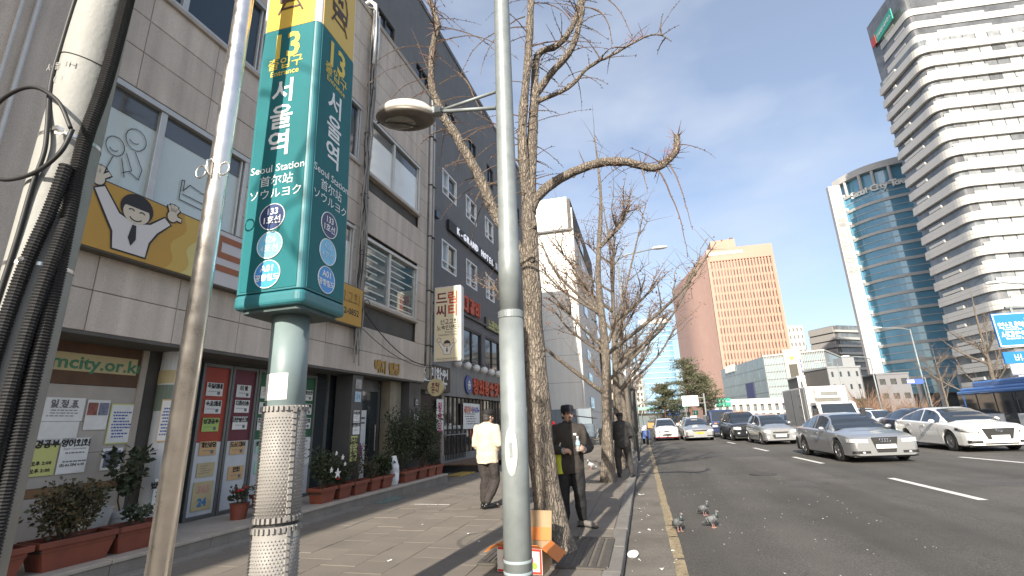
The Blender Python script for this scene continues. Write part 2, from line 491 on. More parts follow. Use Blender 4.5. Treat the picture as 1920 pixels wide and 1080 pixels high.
# repaired asphalt patches and tar seams
M_PATCH = mat('asphalt_patch', (0.075, 0.071, 0.066), 0.8, var=0.2, vs=2, speck=0.5, ss=70, bump=0.4, bs=90)
for (x0, x1, y0, y1) in ((3.0, 3.5, 12.2, 13.3), (1.9, 4.6, 21.0, 23.0), (6.2, 8.6, 12.0, 13.0)):
    strip('asphalt_patch', x0, x1, y0, y1, 0.003, M_PATCH, parent=road)

# pavement: bed, slabs one by one near the camera, the rest joined
MB().box(-6.2, -0.55, -20, 70, -0.5, -0.012).build('pavement', M_JOINT)['kind'] = 'structure'
pave = bpy.data.objects['pavement']
SX, SY, G = 0.44, 0.44, 0.005
def slab_mesh():
    a, c = SX/2-G/2, SY/2-G/2; e = 0.003
    m = MB()
    m.add([(-a,-c,-0.03),(a,-c,-0.03),(a,c,-0.03),(-a,c,-0.03),(-a,-c,-e),(a,-c,-e),(a,c,-e),(-a,c,-e),
           (-a+e,-c+e,0),(a-e,-c+e,0),(a-e,c-e,0),(-a+e,c-e,0)],
          [(0,1,5,4),(1,2,6,5),(2,3,7,6),(3,0,4,7),(4,5,9,8),(5,6,10,9),(6,7,11,10),(7,4,8,11),(8,9,10,11)])
    return m
SM = slab_mesh().mesh('paving_slab', M_PAVE)
far = MB(); proto = slab_mesh()
rr = random.Random(11)
x = -0.55 - SX/2
col = 0
while x > -6.0:
    y = 1.0 + (SY/2 if col % 2 else 0)
    while y < 60:
        dz = rr.uniform(-0.0025, 0.0025)
        near = 4.2 < y < 14.6 and x > -5.6
        if near:
            link('paving_slab', SM, pave, (x, y, dz), (rr.uniform(-.004, .004), rr.uniform(-.004, .004), 0))
        else:
            o = len(far.v)
            far.v += [(p[0]+x, p[1]+y, p[2]+dz) for p in proto.v]; far.f += [tuple(i+o for i in f) for f in proto.f]; far.mi += [0]*len(proto.f)
        y += SY
    x -= SX; col += 1
fo = far.build('far_paving_slabs', M_PAVE, pave); fo['kind'] = 'stuff'
# kerb stones
kb = empty('kerb', (0, 0, 0)); kb['kind'] = 'structure'
KM = MB().box(-0.55, -0.37, 0.004, 0.996, -0.30, 0.004).mesh('kerb_stone', M_KERB)
for i in range(58):
    o = link('kerb_stone', KM, kb, (rr.uniform(-.004, .004), i*1.0+0.4, rr.uniform(-.003, .003)), (0, 0, rr.uniform(-.003, .003)))
    bv = o.modifiers.new('bevel', 'BEVEL'); bv.width = 0.012; bv.segments = 2
# right-hand pavement beyond the traffic lanes
MB().box(23.5, 60, -20, 130, -0.5, 0.05).build('far_pavement', mat('far_paving', (0.2, 0.19, 0.17), 0.9, var=0.15, vs=1))['kind'] = 'structure'

# tar-sealed cracks
M_TAR = mat('tar_seal', (.030, .029, .028), .6)
def crack(pts, w, seed):
    r_ = random.Random(seed); P = []
    for (x0, y0), (x1, y1) in zip(pts, pts[1:]):
        n = max(2, int(math.hypot(x1-x0, y1-y0)/.18))
        for k in range(n): t = k/n; P.append((x0+(x1-x0)*t+r_.uniform(-.03, .03), y0+(y1-y0)*t+r_.uniform(-.03, .03)))
    b_ = MB()
    for (x0, y0), (x1, y1) in zip(P, P[1:]):
        ww = w*r_.uniform(.4, 1.2); b_.quad((x0, y0, roadz(x0)+.0065), (x0+ww, y0, roadz(x0+ww)+.0065), (x1+ww, y1, roadz(x1+ww)+.0065), (x1, y1, roadz(x1)+.0065))
    b_.build('tar_seam', M_TAR, road)
crack([(4.4, 8.5), (4.2, 12), (4.5, 16)], .007, 2); crack([(1.2, 11.2), (2.2, 11.5), (3.4, 11.1)], .007, 4)
# ------------------------------------------------------------ the stone-clad office building on the left
FR = Matrix.Translation((-6.1920, 0.0033, 0)) @ Matrix.Rotation(R(-2.0), 4, 'Z')   # facade frame: x out, y along, z up
def fempty(name, loc, label, cat, group=None):
    o = empty(name, FR @ V(loc), R(-2.0), label, cat, group); return o
def fpos(x, y, z): return FR @ V((x, y, z))

M_STONE = mat('granite_cladding', (0.56, 0.49, 0.42), 0.75, var=0.12, vs=1.2, speck=0.30, ss=150, rnd=0.06, bump=0.12, bs=120, streak=0.26)
M_STONE2 = mat('granite_trim', (0.42, 0.37, 0.315), 0.7, var=0.12, vs=2, speck=0.25, ss=150, streak=0.15)
M_BACK = mat('wall_backing', (0.10, 0.094, 0.086), 0.9, var=0.2, vs=3)
M_FILM = mat('frosted_glass', (0.54, 0.61, 0.585), 0.10, spec=0.7, var=0.10, vs=0.8, coat=0.6)
M_REFLSTRIP = mat('dark_reflection', (0.075, 0.085, 0.09), 0.06, spec=0.8, coat=0.5)
M_TEAL = mat('tinted_glass', (0.055, 0.095, 0.105), 0.03, spec=1.0, coat=0.6, var=0.3, vs=0.7)
M_DKBLUE = mat('dark_blue_glass', (0.018, 0.034, 0.05), 0.05, spec=0.7, var=0.2, vs=0.7)

off = fempty('office_building', (0, 0, 0), 'grey granite-clad three-storey office building with shop recess at street level', 'building')
SIT, ROOF = 2.60, 11.80
# core behind the cladding, and the body of the building
b = MB()
b.box(-9, -0.10, -42.0, 12.30, SIT+0.05, 11.7)
b.box(-9, -0.60, -42.0, 12.30, 0.0, SIT+0.05)
b.build('core_wall', M_BACK, off)
MB().box(-9.1, 0.03, -42.0, 12.40, 11.78, 11.92).build('roof_coping', M_STONE2, off)
# openings (s0, s1, z0, z1) on the facade plane
WIN = [(0.15, 2.82, 4.32, 5.82), (3.15, 5.82, 4.32, 5.82), (6.15, 8.82, 4.30, 5.80), (9.15, 11.80, 4.22, 5.74),
       (0.15, 2.82, 7.48, 8.92), (3.15, 5.82, 7.48, 8.92), (6.15, 8.82, 7.42, 8.90), (9.15, 11.80, 7.38, 8.90)]
PY, ZJ = 1.06, [2.60, 3.08, 3.62, 4.27, 4.8, 5.34, 5.86, 6.42, 6.94, 7.43, 7.95, 8.45, 8.96, 9.53, 10.1, 10.67, 11.24, 11.80]
meshes = {}
def panel(s0, s1, z0, z1):
    k = (round(s1-s0, 3), round(z1-z0, 3))
    if k not in meshes:
        g, t, e = 0.004, 0.03, 0.006
        w, h = k
        m = MB()
        m.add([(-t, g, g), (-t, w-g, g), (-t, w-g, h-g), (-t, g, h-g), (-e, g, g), (-e, w-g, g), (-e, w-g, h-g), (-e, g, h-g),
               (0, g+e, g+e), (0, w-g-e, g+e), (0, w-g-e, h-g-e), (0, g+e, h-g-e)],
              [(0,1,5,4),(1,2,6,5),(2,3,7,6),(3,0,4,7),(4,5,9,8),(5,6,10,9),(6,7,11,10),(7,4,8,11),(8,9,10,11)])
        meshes[k] = m.mesh('stone_panel', M_STONE)
    link('stone_panel', meshes[k], off, (RND.uniform(-.002, .002), s0, z0))
cuts0 = [2.9 + PY*i for i in range(-3, 9)] + [12.3]
for i in range(len(ZJ)-1):
    z0, z1 = ZJ[i], ZJ[i+1]
    shift = 0.0 if i % 2 == 0 else 0.0
    spans = [(-0.3, 12.34)]
    for (a, c, p, q) in WIN:
        if p < z1-0.02 and q > z0+0.02:
            ns = []
            for (u, v) in spans:
                if c <= u or a >= v: ns.append((u, v)); continue
                if a > u: ns.append((u, a))
                if c < v: ns.append((c, v))
            spans = ns
    for (u, v) in spans:
        js = [u] + [c for c in [3.95 + 1.04*k for k in range(-5, 9)] if u+0.12 < c < v-0.12] + [v]
        for a, c in zip(js[:-1], js[1:]): panel(a, c, z0, z1)
# windows with frames, panes, sills, and a dark strip imitating the reflection on the upper glass
for wi, (a, c, p, q) in enumerate(WIN):
    upper = wi >= 4
    w = empty('window', (0, 0, 0), parent=off)
    fr = MB(); t = 0.07
    x0, x1 = -0.10, 0.015
    fr.box(x0, x1, a, a+t, p, q); fr.box(x0, x1, c-t, c, p, q); fr.box(x0, x1+0.012, a, c, q-t, q+0.01); fr.box(x0, x1, a+t, c-t, p, p+t)
    mid = (a+c)/2 - 0.12 if wi % 4 else (a+c)/2
    fr.box(x0+0.01, x1-0.01, mid-0.045, mid+0.045, p+t, q-t)
    for e in (a+t+0.02, c-t-0.05): fr.box(x0+0.02, x1-0.03, e, e+0.03, p+t, q-t)
    fr.build('frame', M_ALU, w, bevel=0.004, seg=1)
    for (u, v) in ((a+t, mid-0.045), (mid+0.045, c-t)):
        if wi in (1, 2): m1, m2 = M_FILM, M_FILM
        elif wi in (4, 5, 6): m1, m2 = M_DKBLUE, M_DKBLUE
        elif wi == 7: m1 = m2 = mat('milky_glass', (.78, .82, .81), .12, spec=.7, var=.08, vs=.8, coat=.6)
        elif wi == 3: m1, m2 = M_TEAL, M_TEAL
        else: m1, m2 = M_FILM, M_FILM
        MB().box(-0.075, -0.06, u, v, p+t, q-t).build('pane', m1, w)
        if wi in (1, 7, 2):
            MB().box(-0.058, -0.050, u+0.002, v-0.002, q-t-0.30, q-t).build('reflection_strip', M_REFLSTRIP, w)
        if wi == 3:
            for k in range(9):
                zz = p + t + 0.06 + k*0.15
                MB().box(-0.056, -0.05, u+0.004, u+(v-u)*RND.choice((0.95, 0.9, 0.6)), zz, zz+0.035).build('blind_slat', M_FILM, w)
    MB().box(-0.10, 0.05, a-0.03, c+0.03, p-0.07, p).build('sill', M_STONE2, w, bevel=0.008)
# line drawings on the second-floor panes
M_INK = mat('window_marker', (0.03, 0.03, 0.035), 0.6)
F0 = FX(-0.045, 4.0, 5.05)
strokes(off, 'window_drawing', F0, [arc(0.10, 0.12, .13, .15, 0, 360), arc(-0.12, -0.10, .11, .13, 0, 360), arc(0.08, 0.10, .06, .04, 200, 340), arc(-.13, -.13, .05, .04, 200, 340),
        [(0.12, -.05), (.24, -.25), (.22, -.4), (.1, -.35)], [(-.12, -.24), (-.16, -.42), (-.10, -.55)], [(-.02, -.22), (.05, -.45)], [(.02, -.12), (.12, -.32), (.02, -.4)]], 0.010, M_INK)
F0 = FX(-0.045, 5.12, 4.78)
strokes(off, 'window_drawing', F0, [[(-.33, -.14), (-.33, .16), (-.29, .17), (-.29, .0)], [(-.29, -.04), (.25, -.06)], [(-.33, -.14), (.3, -.16), (.3, .1), (.26, .1), (.26, -.06)], [(-.28, .02), (-.2, .14), (0, .1), (.1, .12), (.16, -.03)], arc(.2, .03, .06, .06, 0, 360)], 0.012, M_INK)
# soffit, recess and pilaster
M_SHOPW = mat('shop_backwall', (0.12, 0.10, 0.085), 0.8, var=0.25, vs=3, streak=0.2)
MB().box(-0.62, 0.0, -1.0, 12.32, SIT-0.04, SIT-0.002).build('soffit', M_BACK, off)
b = MB().box(0.0, 0.20, 2.30, 3.08, 2.7, 11.7)
b.build('pilaster', M_STONE, off, bevel=0.01)
MB().tube([(0.24, 2.72, 2.7), (0.24, 2.72, 11)], 0.022, 8).build('conduit', M_ALU, off)
MB().tube([(0.24, 2.60, 2.7), (0.24, 2.60, 11)], 0.016, 8).build('conduit', M_ALU, off)
# downpipes at the right-hand corner
for k, (yy, rr_) in enumerate(((12.42, 0.05), (12.60, 0.04))):
    MB().tube([(0.06, yy, 2.7), (0.06, yy, 11.4), (0.02, yy, 11.7)], rr_, 10).build('downpipe', mat('pipe_grey', (0.46, 0.45, 0.43), 0.45, var=0.12, vs=4, streak=0.15), off, smooth=True)
    for zz in (3.6, 5.2, 6.9, 8.6, 10.3):
        MB().box(-0.0, 0.13, yy-rr_-0.015, yy+rr_+0.015, zz, zz+0.03).build('pipe_bracket', M_DARK, off)
# bronze building name over the door
M_BRONZE = mat('bronze_letters', (0.34, 0.22, 0.07), 0.4, metal=0.7, var=0.3, vs=20)
for i, ch in enumerate('백지빌딩'):
    text(off, ch, FX(0.012, 9.98 + 0.245*i + (0.14 if i > 1 else 0), 2.80), 0.27, M_BRONZE, bold=0.012, extr=0.012)

# step along the front
M_STEPF = mat('step_granite', (0.23, 0.21, 0.185), 0.75, var=0.2, vs=2.2, speck=0.3, ss=140, streak=0.15)
st = fempty('front_step', (0, 0, 0), 'long low granite step along the foot of the office front', 'step')
for i in range(11):
    a = -0.5 + 1.2*i
    MB().box(-0.75, 0.56, a+0.003, min(a+1.2, 12.9)-0.003, -0.02, 0.16 if True else 0).build('step_block', M_STEPF, st, bevel=0.006)
    MB().box(-0.75, 0.58, a+0.003, min(a+1.2, 12.9)-0.003, 0.163, 0.205).build('step_tread', M_STONE2, st, bevel=0.008)
MB().box(0.565, 0.74, -0.5, 8.6, -0.02, 0.045).build('step_foot', M_STEPF, st, bevel=0.01)

# ---------------- street-level bays (plane x = -0.6)
XB = -0.585
M_BROWN = mat('brown_board', (0.11, 0.058, 0.032), 0.7, var=0.25, vs=4)
M_GREYB = mat('notice_board', (0.42, 0.38, 0.335), 0.8, var=0.12, vs=3, streak=0.1)
M_STRIPY = mat('faded_yellow_strip', (0.52, 0.43, 0.24), 0.75, var=0.12, vs=4)
M_GREENL = mat('green_letters', (0.07, 0.22, 0.12), 0.6, var=0.2, vs=15)
M_WHITEPANEL = mat('white_door_panel', (0.60, 0.62, 0.63), 0.45, var=0.10, vs=2, streak=0.1)
nb = fempty('notice_board', (0, 0, 0), 'wide grey shopfront notice board with green web address strip', 'notice board')
MB().box(XB-0.03, XB, 2.6, 5.06, 0.9, 2.05).build('board', M_GREYB, nb)
MB().box(XB-0.03, XB+0.004, 2.6, 5.06, 2.056, 2.59).build('fascia', M_BROWN, nb)
MB().box(XB-0.03, XB+0.004, 2.6, 5.06, 0.80, 0.895).build('bottom_rail', mat('tan_rail', (0.20, 0.11, 0.05), .7, var=.2), nb)
MB().box(XB-0.03, XB, 2.6, 5.06, 0.2, 0.795).build('lower_panel', M_GREYB, nb)
MB().box(XB-0.03, XB+0.03, 5.06, 5.14, 0.2, 2.59).build('side_post', M_STONE2, nb)
card(nb, 'address_strip', FX(XB+0.010, 4.33, 2.32), 1.36, 0.215, M_STRIPY)
text(nb, 'dreamcity.or.kr', FX(XB+0.014, 4.34, 2.31), 0.215, M_GREENL, bold=0.006, sx=1.12)
for (zz) in (1.62, 1.25):
    MB().box(XB-0.002, XB+0.001, 2.6, 5.05, zz, zz+0.006).build('board_joint', M_BACK, nb)
# the papers pinned on it: things of their own
M_YP = mat('yellow_paper', (0.55, 0.55, 0.20), 0.8, rnd=0.05, var=0.06)
M_LGP = mat('lime_paper', (0.40, 0.55, 0.16), 0.8, rnd=0.05, var=0.06)
M_ORP = mat('orange_paper', (0.62, 0.40, 0.20), 0.8, rnd=0.05, var=0.06)
M_MINT = mat('mint_paper', (0.35, 0.62, 0.48), 0.8, var=0.06)
M_BLUEP = mat('blue_paper', (0.42, 0.52, 0.62), 0.8, var=0.1, vs=12)
M_PINKP = mat('pink_paper', (0.62, 0.48, 0.55), 0.8, var=0.06)
M_GREY = mat('grey_ink', (0.16, 0.16, 0.18), 0.7)
M_BLUEINK = mat('blue_ink', (0.06, 0.10, 0.35), 0.7)
M_PHOTO = mat('photo_print', (0.16, 0.17, 0.24), 0.4, var=0.6, vs=22)
M_REDPH = mat('red_photo_print', (0.24, 0.07, 0.05), 0.4, var=0.6, vs=22)
def poster(y, z, w, h, m, label, lines=(), cat='poster', x=XB+0.012, tilt=0.0, group='papers on the shopfront', rows=0, rowm=None, border=None):
    """a sheet of paper on the shopfront with its print"""
    o = fempty('poster', (x, y, z), label, cat, group)
    Mx = frame((0, 0, 0), (0, cos(tilt), sin(tilt)), (0, -sin(tilt), cos(tilt)))
    if border is not None:
        card(o, 'border', Mx, w, h, border, 0.0015); card(o, 'sheet', Mx @ Matrix.Translation((0, 0, 0.002)), w*0.92, h*0.94, m, 0.0012)
    else: card(o, 'sheet', Mx, w, h, m, 0.002)
    for (s, dy, dz, sz, im, bo) in lines:
        text(o, s, Mx @ Matrix.Translation((dy*w, dz*h, 0.005)), sz, im, bold=bo)
    if rows:
        r0 = random.Random(int(y*1000)+int(z*100))
        bb = MB(); z0 = 0.28*h if not lines else 0.08*h
        for k in range(rows):
            zz = z0 - k*(z0+0.40*h)/rows
            ww = w*r0.uniform(0.45, 0.78); th = h*0.018
            yy = -0.40*w + r0.uniform(0, 0.1)*w
            while yy < -0.4*w+ww:
                seg = w*r0.uniform(0.05, 0.14)
                q = [(yy, zz-th), (yy+seg, zz-th), (yy+seg, zz+th), (yy, zz+th)]
                bb.add([Mx @ V((p[0], p[1], 0.0045)) for p in q], [(0, 1, 2, 3)])
                yy += seg + w*0.025
        bb.build('small_print', rowm or M_GREY, o, kind='stuff')
    return o
poster(3.72, 1.72, 0.30, 0.52, M_PAPER, 'white poster at the left end of the notice board, half behind the pole', [('Dream city', .05, .36, .075, M_BLACK, .003)], rows=5)
poster(4.26, 1.76, 0.42, 0.27, M_PAPER, 'white sheet with dark block letters high on the notice board', [('일 정 표', 0, .25, .08, M_GREY, .004)], rows=4)
poster(4.24, 1.50, 0.42, 0.24, M_PAPER, 'blank white sheet low in the middle of the notice board')
o = poster(4.63, 1.70, 0.26, 0.36, M_PAPER, 'white sheet with two colour photos at its head', [])
card(o, 'photo', FX(0.005, -0.065, 0.07), 0.11, 0.15, M_REDPH); card(o, 'photo', FX(0.005, 0.062, 0.07), 0.11, 0.15, M_PHOTO)
poster(4.93, 1.59, 0.30, 0.50, M_PAPER, 'white notice with yellow border beside the board post', [], rows=9, rowm=M_BLUEINK, border=M_YP)
o = poster(4.90, 1.16, 0.24, 0.26, M_PAPER, 'small sheet with grey photograph under the yellow bordered notice', [])
card(o, 'photo', FX(0.005, 0, 0), 0.19, 0.20, M_PHOTO)
poster(3.80, 1.24, 0.25, 0.42, M_LGP, 'lime green text sheet low on the notice board', [], rows=8)
poster(4.13, 1.23, 0.32, 0.40, M_YP, 'pale sheet headed in black brush letters for Bible study', [('성경공부', 0, .36, .085, M_BLACK, .004), ('화) 오후 2:00', -.05, -.16, .045, M_BLACK, .002), ('목) 오후 2:00', -.05, -.36, .045, M_BLACK, .002)])
poster(4.46, 1.23, 0.30, 0.40, M_PAPER, 'white sheet headed in black letters for English talk', [('영어회화', 0, .36, .08, M_BLACK, .003), ('(화,수) 저녁 6:30', 0, -.26, .034, M_BLACK, .001), ('English Conversation', 0, .2, .028, M_GREY, 0)], rows=2)
# rounded white column with its papers
cl = fempty('round_column', (-0.42, 5.50, 0.2), 'white rounded column between notice board and red door panel', 'column')
MB().lathe([(0.235, 0), (0.235, 0.09), (0.225, 0.10), (0.225, 2.36)], 28).build('shaft', M_WHITEPANEL, cl, smooth=False)
MB().lathe([(0.232, 1.92), (0.232, 2.10)], 28).build('faded_band', M_STRIPY, cl)
MB().lathe([(0.229, 1.55), (0.229, 1.90)], 28).build('green_band', mat('dull_green', (0.18, 0.23, 0.18), .7, var=.15), cl)
def colposter(ang, z, w, h, m, label, lines=(), rows=0, rowm=None, border=None):
    a = R(ang); c = V((-0.42 + 0.235*cos(a), 5.50 + 0.235*sin(a), z))
    o = poster(c.y, c.z, w, h, m, label, lines, x=c.x, rows=rows, rowm=rowm, border=border)
    o.rotation_euler = (0, 0, R(-2.0) + a)
    return o
colposter(-48, 1.62, 0.20, 0.56, M_PAPER, 'tall pale blue notice with orange edge on the round column', rows=9, rowm=M_BLUEINK, border=M_ORP)
colposter(12, 1.55, 0.18, 0.50, M_LGP, 'green sheet high on the round column beside the steel post', rows=6)
colposter(-6, 1.17, 0.20, 0.18, M_PINKP, 'pink sheet with black handwriting on the round column', [('조사 확인 필요', 0, .0, .05, M_BLACK, .003)])
colposter(-10, 0.97, 0.20, 0.20, M_YP, 'yellow text sheet under the pink one on the column', rows=5)
colposter(-30, 0.68, 0.22, 0.40, M_PAPER, 'white sheet for legal advice low on the round column', [('법률상담', 0, .30, .075, M_BLACK, .005)], rows=4, rowm=M_BLACK)

# coloured door panels
M_DFR = mat('door_frame_grey', (0.16, 0.16, 0.155), 0.45, metal=0.4, var=0.15, vs=5)
M_RED = mat('red_vinyl', (0.36, 0.045, 0.022), 0.5, var=0.08, vs=3)
M_MAR = mat('maroon_vinyl', (0.135, 0.022, 0.038), 0.5, var=0.08, vs=3)
M_GRN = mat('green_vinyl', (0.015, 0.115, 0.045), 0.5, var=0.08, vs=3)
def door_panel(y0, y1, m, label):
    d = fempty('door_panel', (0, 0, 0), label, 'door')
    MB().box(XB-0.03, XB, y0, y1, 0.26, 1.30).build('lower_panel', M_WHITEPANEL, d)
    MB().box(XB-0.03, XB, y0, y1, 1.304, 2.44).build('upper_panel', m, d)
    f = MB(); f.box(XB-0.04, XB+0.03, y0-0.045, y0, 0.21, 2.50); f.box(XB-0.04, XB+0.03, y1, y1+0.04, 0.21, 2.50)
    f.box(XB-0.04, XB+0.03, y0, y1, 2.443, 2.50); f.box(XB-0.04, XB+0.03, y0, y1, 0.21, 0.257)
    f.build('frame', M_DFR, d, bevel=0.004, seg=1)
door_panel(6.06, 6.52, M_RED, 'white door panel with red upper half beside the steel post')
door_panel(6.62, 7.07, M_MAR, 'white door panel with maroon upper half')
door_panel(7.17, 7.62, M_GRN, 'white door panel with green upper half left of the sign pole')
door_panel(8.18, 8.62, M_GRN, 'white door panel with green upper half right of the sign pole')
MB().box(XB-0.03, XB-0.01, 7.67, 8.13, 0.21, 2.50).build('door_glass', M_GLASS, off)
MB().box(XB-0.03, XB-0.01, 8.67, 9.44, 0.21, 2.58).build('dark_shop_glass', M_GLASS, off)
MB().box(XB-0.03, XB+0.02, 9.02, 9.08, 0.21, 2.58).build('door_stile', M_DFR, off)
MB().box(XB-0.03, XB-0.005, 5.73, 6.01, 0.21, 2.58).build('dark_shop_glass', M_GLASS, off)
K = 'papers on the coloured doors'
for (y, z, m, t, lab) in ((6.27, 2.10, M_PAPER, '주일예배', 'topmost white card on the red door panel'), (6.28, 1.83, M_PAPER, '수요예배', 'second white card on the red door panel'),
                          (6.28, 1.56, M_LGP, '성경공부', 'lime green card on the red door panel'), (6.29, 1.21, M_ORP, '개인상담', 'orange card just under the red field'),
                          (6.84, 2.10, M_PAPER, '이 발', 'topmost white card on the maroon door panel'), (6.84, 1.85, M_PAPER, '지하이음', 'second white card on the maroon door panel'),
                          (6.84, 1.58, M_PAPER, '미만방진료', 'third white card on the maroon door panel'), (6.85, 1.19, M_ORP, '도서 대여', 'orange card just under the maroon field'),
                          (6.87, 0.80, M_ORP, '전화', 'orange card low on the maroon door panel'),
                          (7.36, 2.10, M_PAPER, '목욕', 'topmost white card on the green panel left of the pole'), (7.36, 1.83, M_PAPER, '팩스', 'second white card on the green panel left of the pole'),
                          (7.36, 1.56, M_PAPER, '치과진료', 'third white card on the green panel left of the pole'), (7.38, 1.18, M_MINT, '증명 사진', 'mint card just under the left green field'), (7.40, 0.84, M_MINT, '취업', 'mint card low on the left green panel'),
                          (8.42, 2.10, M_PAPER, '물품보관', 'topmost white card on the green panel right of the pole'), (8.42, 1.83, M_PAPER, '이불세탁', 'second white card on the green panel right of the pole'),
                          (8.42, 1.56, M_PAPER, '무료진료', 'third white card on the green panel right of the pole')):
    o = poster(y, z, 0.30, 0.205, m, lab, [(t, 0, .26, .072, M_BLACK, .0035)], group=K, rows=2)
    b = MB().box(0.004, 0.006, 0.05, 0.10, -0.08, -0.03); b.build('pictogram', M_GREY, o)
poster(6.30, 0.90, 0.30, 0.20, M_STRIPY, 'pale yellow address card low on the red door panel', [], group=K, rows=4)
o = poster(6.30, 0.53, 0.34, 0.40, M_STRIPY, 'pink and yellow sheet reading 365 24 low on the red door', [('365', 0, .22, .15, mat('salmon_ink', (.55, .30, .24), .7), .006), ('24', 0, -.24, .15, mat('blue_figures', (.05, .22, .42), .6), .008)], group=K)
poster(8.44, 1.03, 0.34, 0.50, M_PAPER, 'white map sheet low on the panel right of the pole', [('Dream City', -.1, .40, .05, M_GREY, .001)], group=K, rows=3)
# dark pillars and entrance
M_PIL = mat('dark_granite_pillar', (0.065, 0.066, 0.068), 0.35, var=0.15, vs=3, speck=0.3, ss=160)
p1 = fempty('entrance_pillar', (0, 0, 0), 'dark stone pillar with notices left of the building entrance', 'pillar')
MB().box(-0.5, -0.08, 9.20, 9.58, 0.206, SIT-0.045).build('shaft', M_PIL, p1, bevel=0.006)
p2 = fempty('entrance_pillar', (0, 0, 0), 'dark stone pillar right of the building entrance', 'pillar')
MB().box(-0.5, -0.06, 11.66, 12.28, 0.206, SIT-0.045).build('shaft', M_PIL, p2, bevel=0.006)
XP = -0.07
poster(9.40, 2.36, 0.22, 0.20, mat('weathered_card', (0.34, 0.33, 0.31), .8, var=.3, vs=9), 'weathered grey card high on the left entrance pillar', x=XP, group='papers on the entrance pillars')
poster(9.40, 2.09, 0.22, 0.22, M_BLUEP, 'pale card reading 24 on the left entrance pillar', [('24', 0, 0, .14, mat('pale_blue_ink', (.2, .38, .45), .7), .006)], x=XP, group='papers on the entrance pillars')
poster(9.39, 1.69, 0.22, 0.22, M_PAPER, 'white free clinic notice on the left entrance pillar', [('무료진료', 0, .28, .06, M_BLACK, .003)], x=XP, rows=3, group='papers on the entrance pillars')
poster(9.40, 1.44, 0.24, 0.26, M_PAPER, 'second white notice on the left entrance pillar', [('전화번호', 0, .28, .07, M_BLACK, .004)], x=XP, rows=2, group='papers on the entrance pillars')
poster(9.35, 1.03, 0.24, 0.50, M_YP, 'long cream notice low on the left entrance pillar', [('교육 안내', 0, .38, .06, M_BLACK, .003), ('무료법 필사', 0, .24, .06, M_BLACK, .003)], x=XP, rows=5, group='papers on the entrance pillars')
poster(12.02, 2.05, 0.16, 0.22, M_PIL, 'small dark plate with white house emblem on the right pillar', [('⌂', 0, 0, .2, M_PAPER, .003)], x=XP+0.03, group='papers on the entrance pillars', cat='plate')
poster(12.0, 1.52, 0.24, 0.46, M_PAPER, 'white notice with small print on the right entrance pillar', [], x=XP+0.03, rows=8, group='papers on the entrance pillars')
ew = fempty('entrance_wall', (0, 0, 0), 'stained cream return wall inside the building entrance', 'wall')
MB().box(-0.56, -0.30, 11.1, 11.64, 0.206, SIT-0.045).build('face', mat('stained_cream', (0.30, 0.26, 0.19), .8, var=.3, vs=2.5, streak=.3), ew)
ed = fempty('entrance_door', (0, 0, 0), 'dark glass entrance door of the office building', 'door')
MB().box(XB-0.02, XB, 9.62, 11.08, 0.26, 2.28).build('pane', M_GLASS, ed)
f = MB(); f.box(XB-0.03, XB+0.03, 9.58, 9.64, 0.206, 2.5); f.box(XB-0.03, XB+0.03, 10.98, 11.05, 0.206, 2.5); f.box(XB-0.03, XB+0.03, 9.64, 10.98, 2.28, 2.36); f.box(XB-0.02, XB+0.01, 9.64, 10.98, 2.36, 2.55)
f.build('frame', M_DFR, ed)
MB().tube([(XB+0.06, 10.85, 0.9), (XB+0.06, 10.85, 1.5)], 0.014, 8).build('handle', M_STEEL, ed)
hs = fempty('standing_banner', (-0.42, 9.98, 0.21), 'tall white banner with purple letter p in the building entrance', 'banner')
MB().box(-0.02, 0.0, -0.30, 0.30, 0.05, 1.62).build('sheet', M_PAPER, hs)
MB().box(-0.15, 0.15, -0.28, 0.28, 0, 0.05).build('foot', M_DARK, hs)
text(hs, 'p', FX(0.003, -0.02, 0.80), 0.92, mat('purple_ink', (0.30, 0.03, 0.20), .6), bold=0.022)
text(hs, '하우스', FX(0.003, 0.02, 0.30), 0.17, M_BLACK, bold=.004)
bb = MB(); bb.box(0.001, 0.003, -0.25, 0.25, 1.42, 1.47); bb.box(0.001, 0.003, -0.25, 0.25, 1.32, 1.36); bb.build('small_print', M_GREY, hs, kind='stuff')
# long banner sign above the recess
M_MUST = mat('mustard_banner', (0.47, 0.27, 0.045), 0.5, var=0.06, vs=2)
M_BANW = mat('banner_white', (0.55, 0.53, 0.54), 0.5, var=0.05, vs=2)
M_PALEY = mat('banner_pale_yellow', (0.58, 0.50, 0.18), 0.5, var=0.05)
M_BRNL = mat('brown_letters', (0.30, 0.10, 0.04), 0.5)
bs_ = fempty('banner_sign', (0.0, 0, 0), 'long mustard and white banner sign with waving cartoon man above the shop', 'sign')
MB().box(0.012, 0.17, 3.55, 9.0, 3.50, 4.36).build('box', mat('sign_case', (.10, .09, .07), .5, metal=.3), bs_)
MB().box(0.171, 0.178, 3.56, 5.05, 3.52, 4.34).build('face', M_MUST, bs_)
MB().box(0.171, 0.178, 5.054, 7.9, 3.52, 4.34).build('face', M_BANW, bs_)
MB().box(0.171, 0.178, 7.904, 9.0, 3.52, 4.34).build('face', M_MUST, bs_)
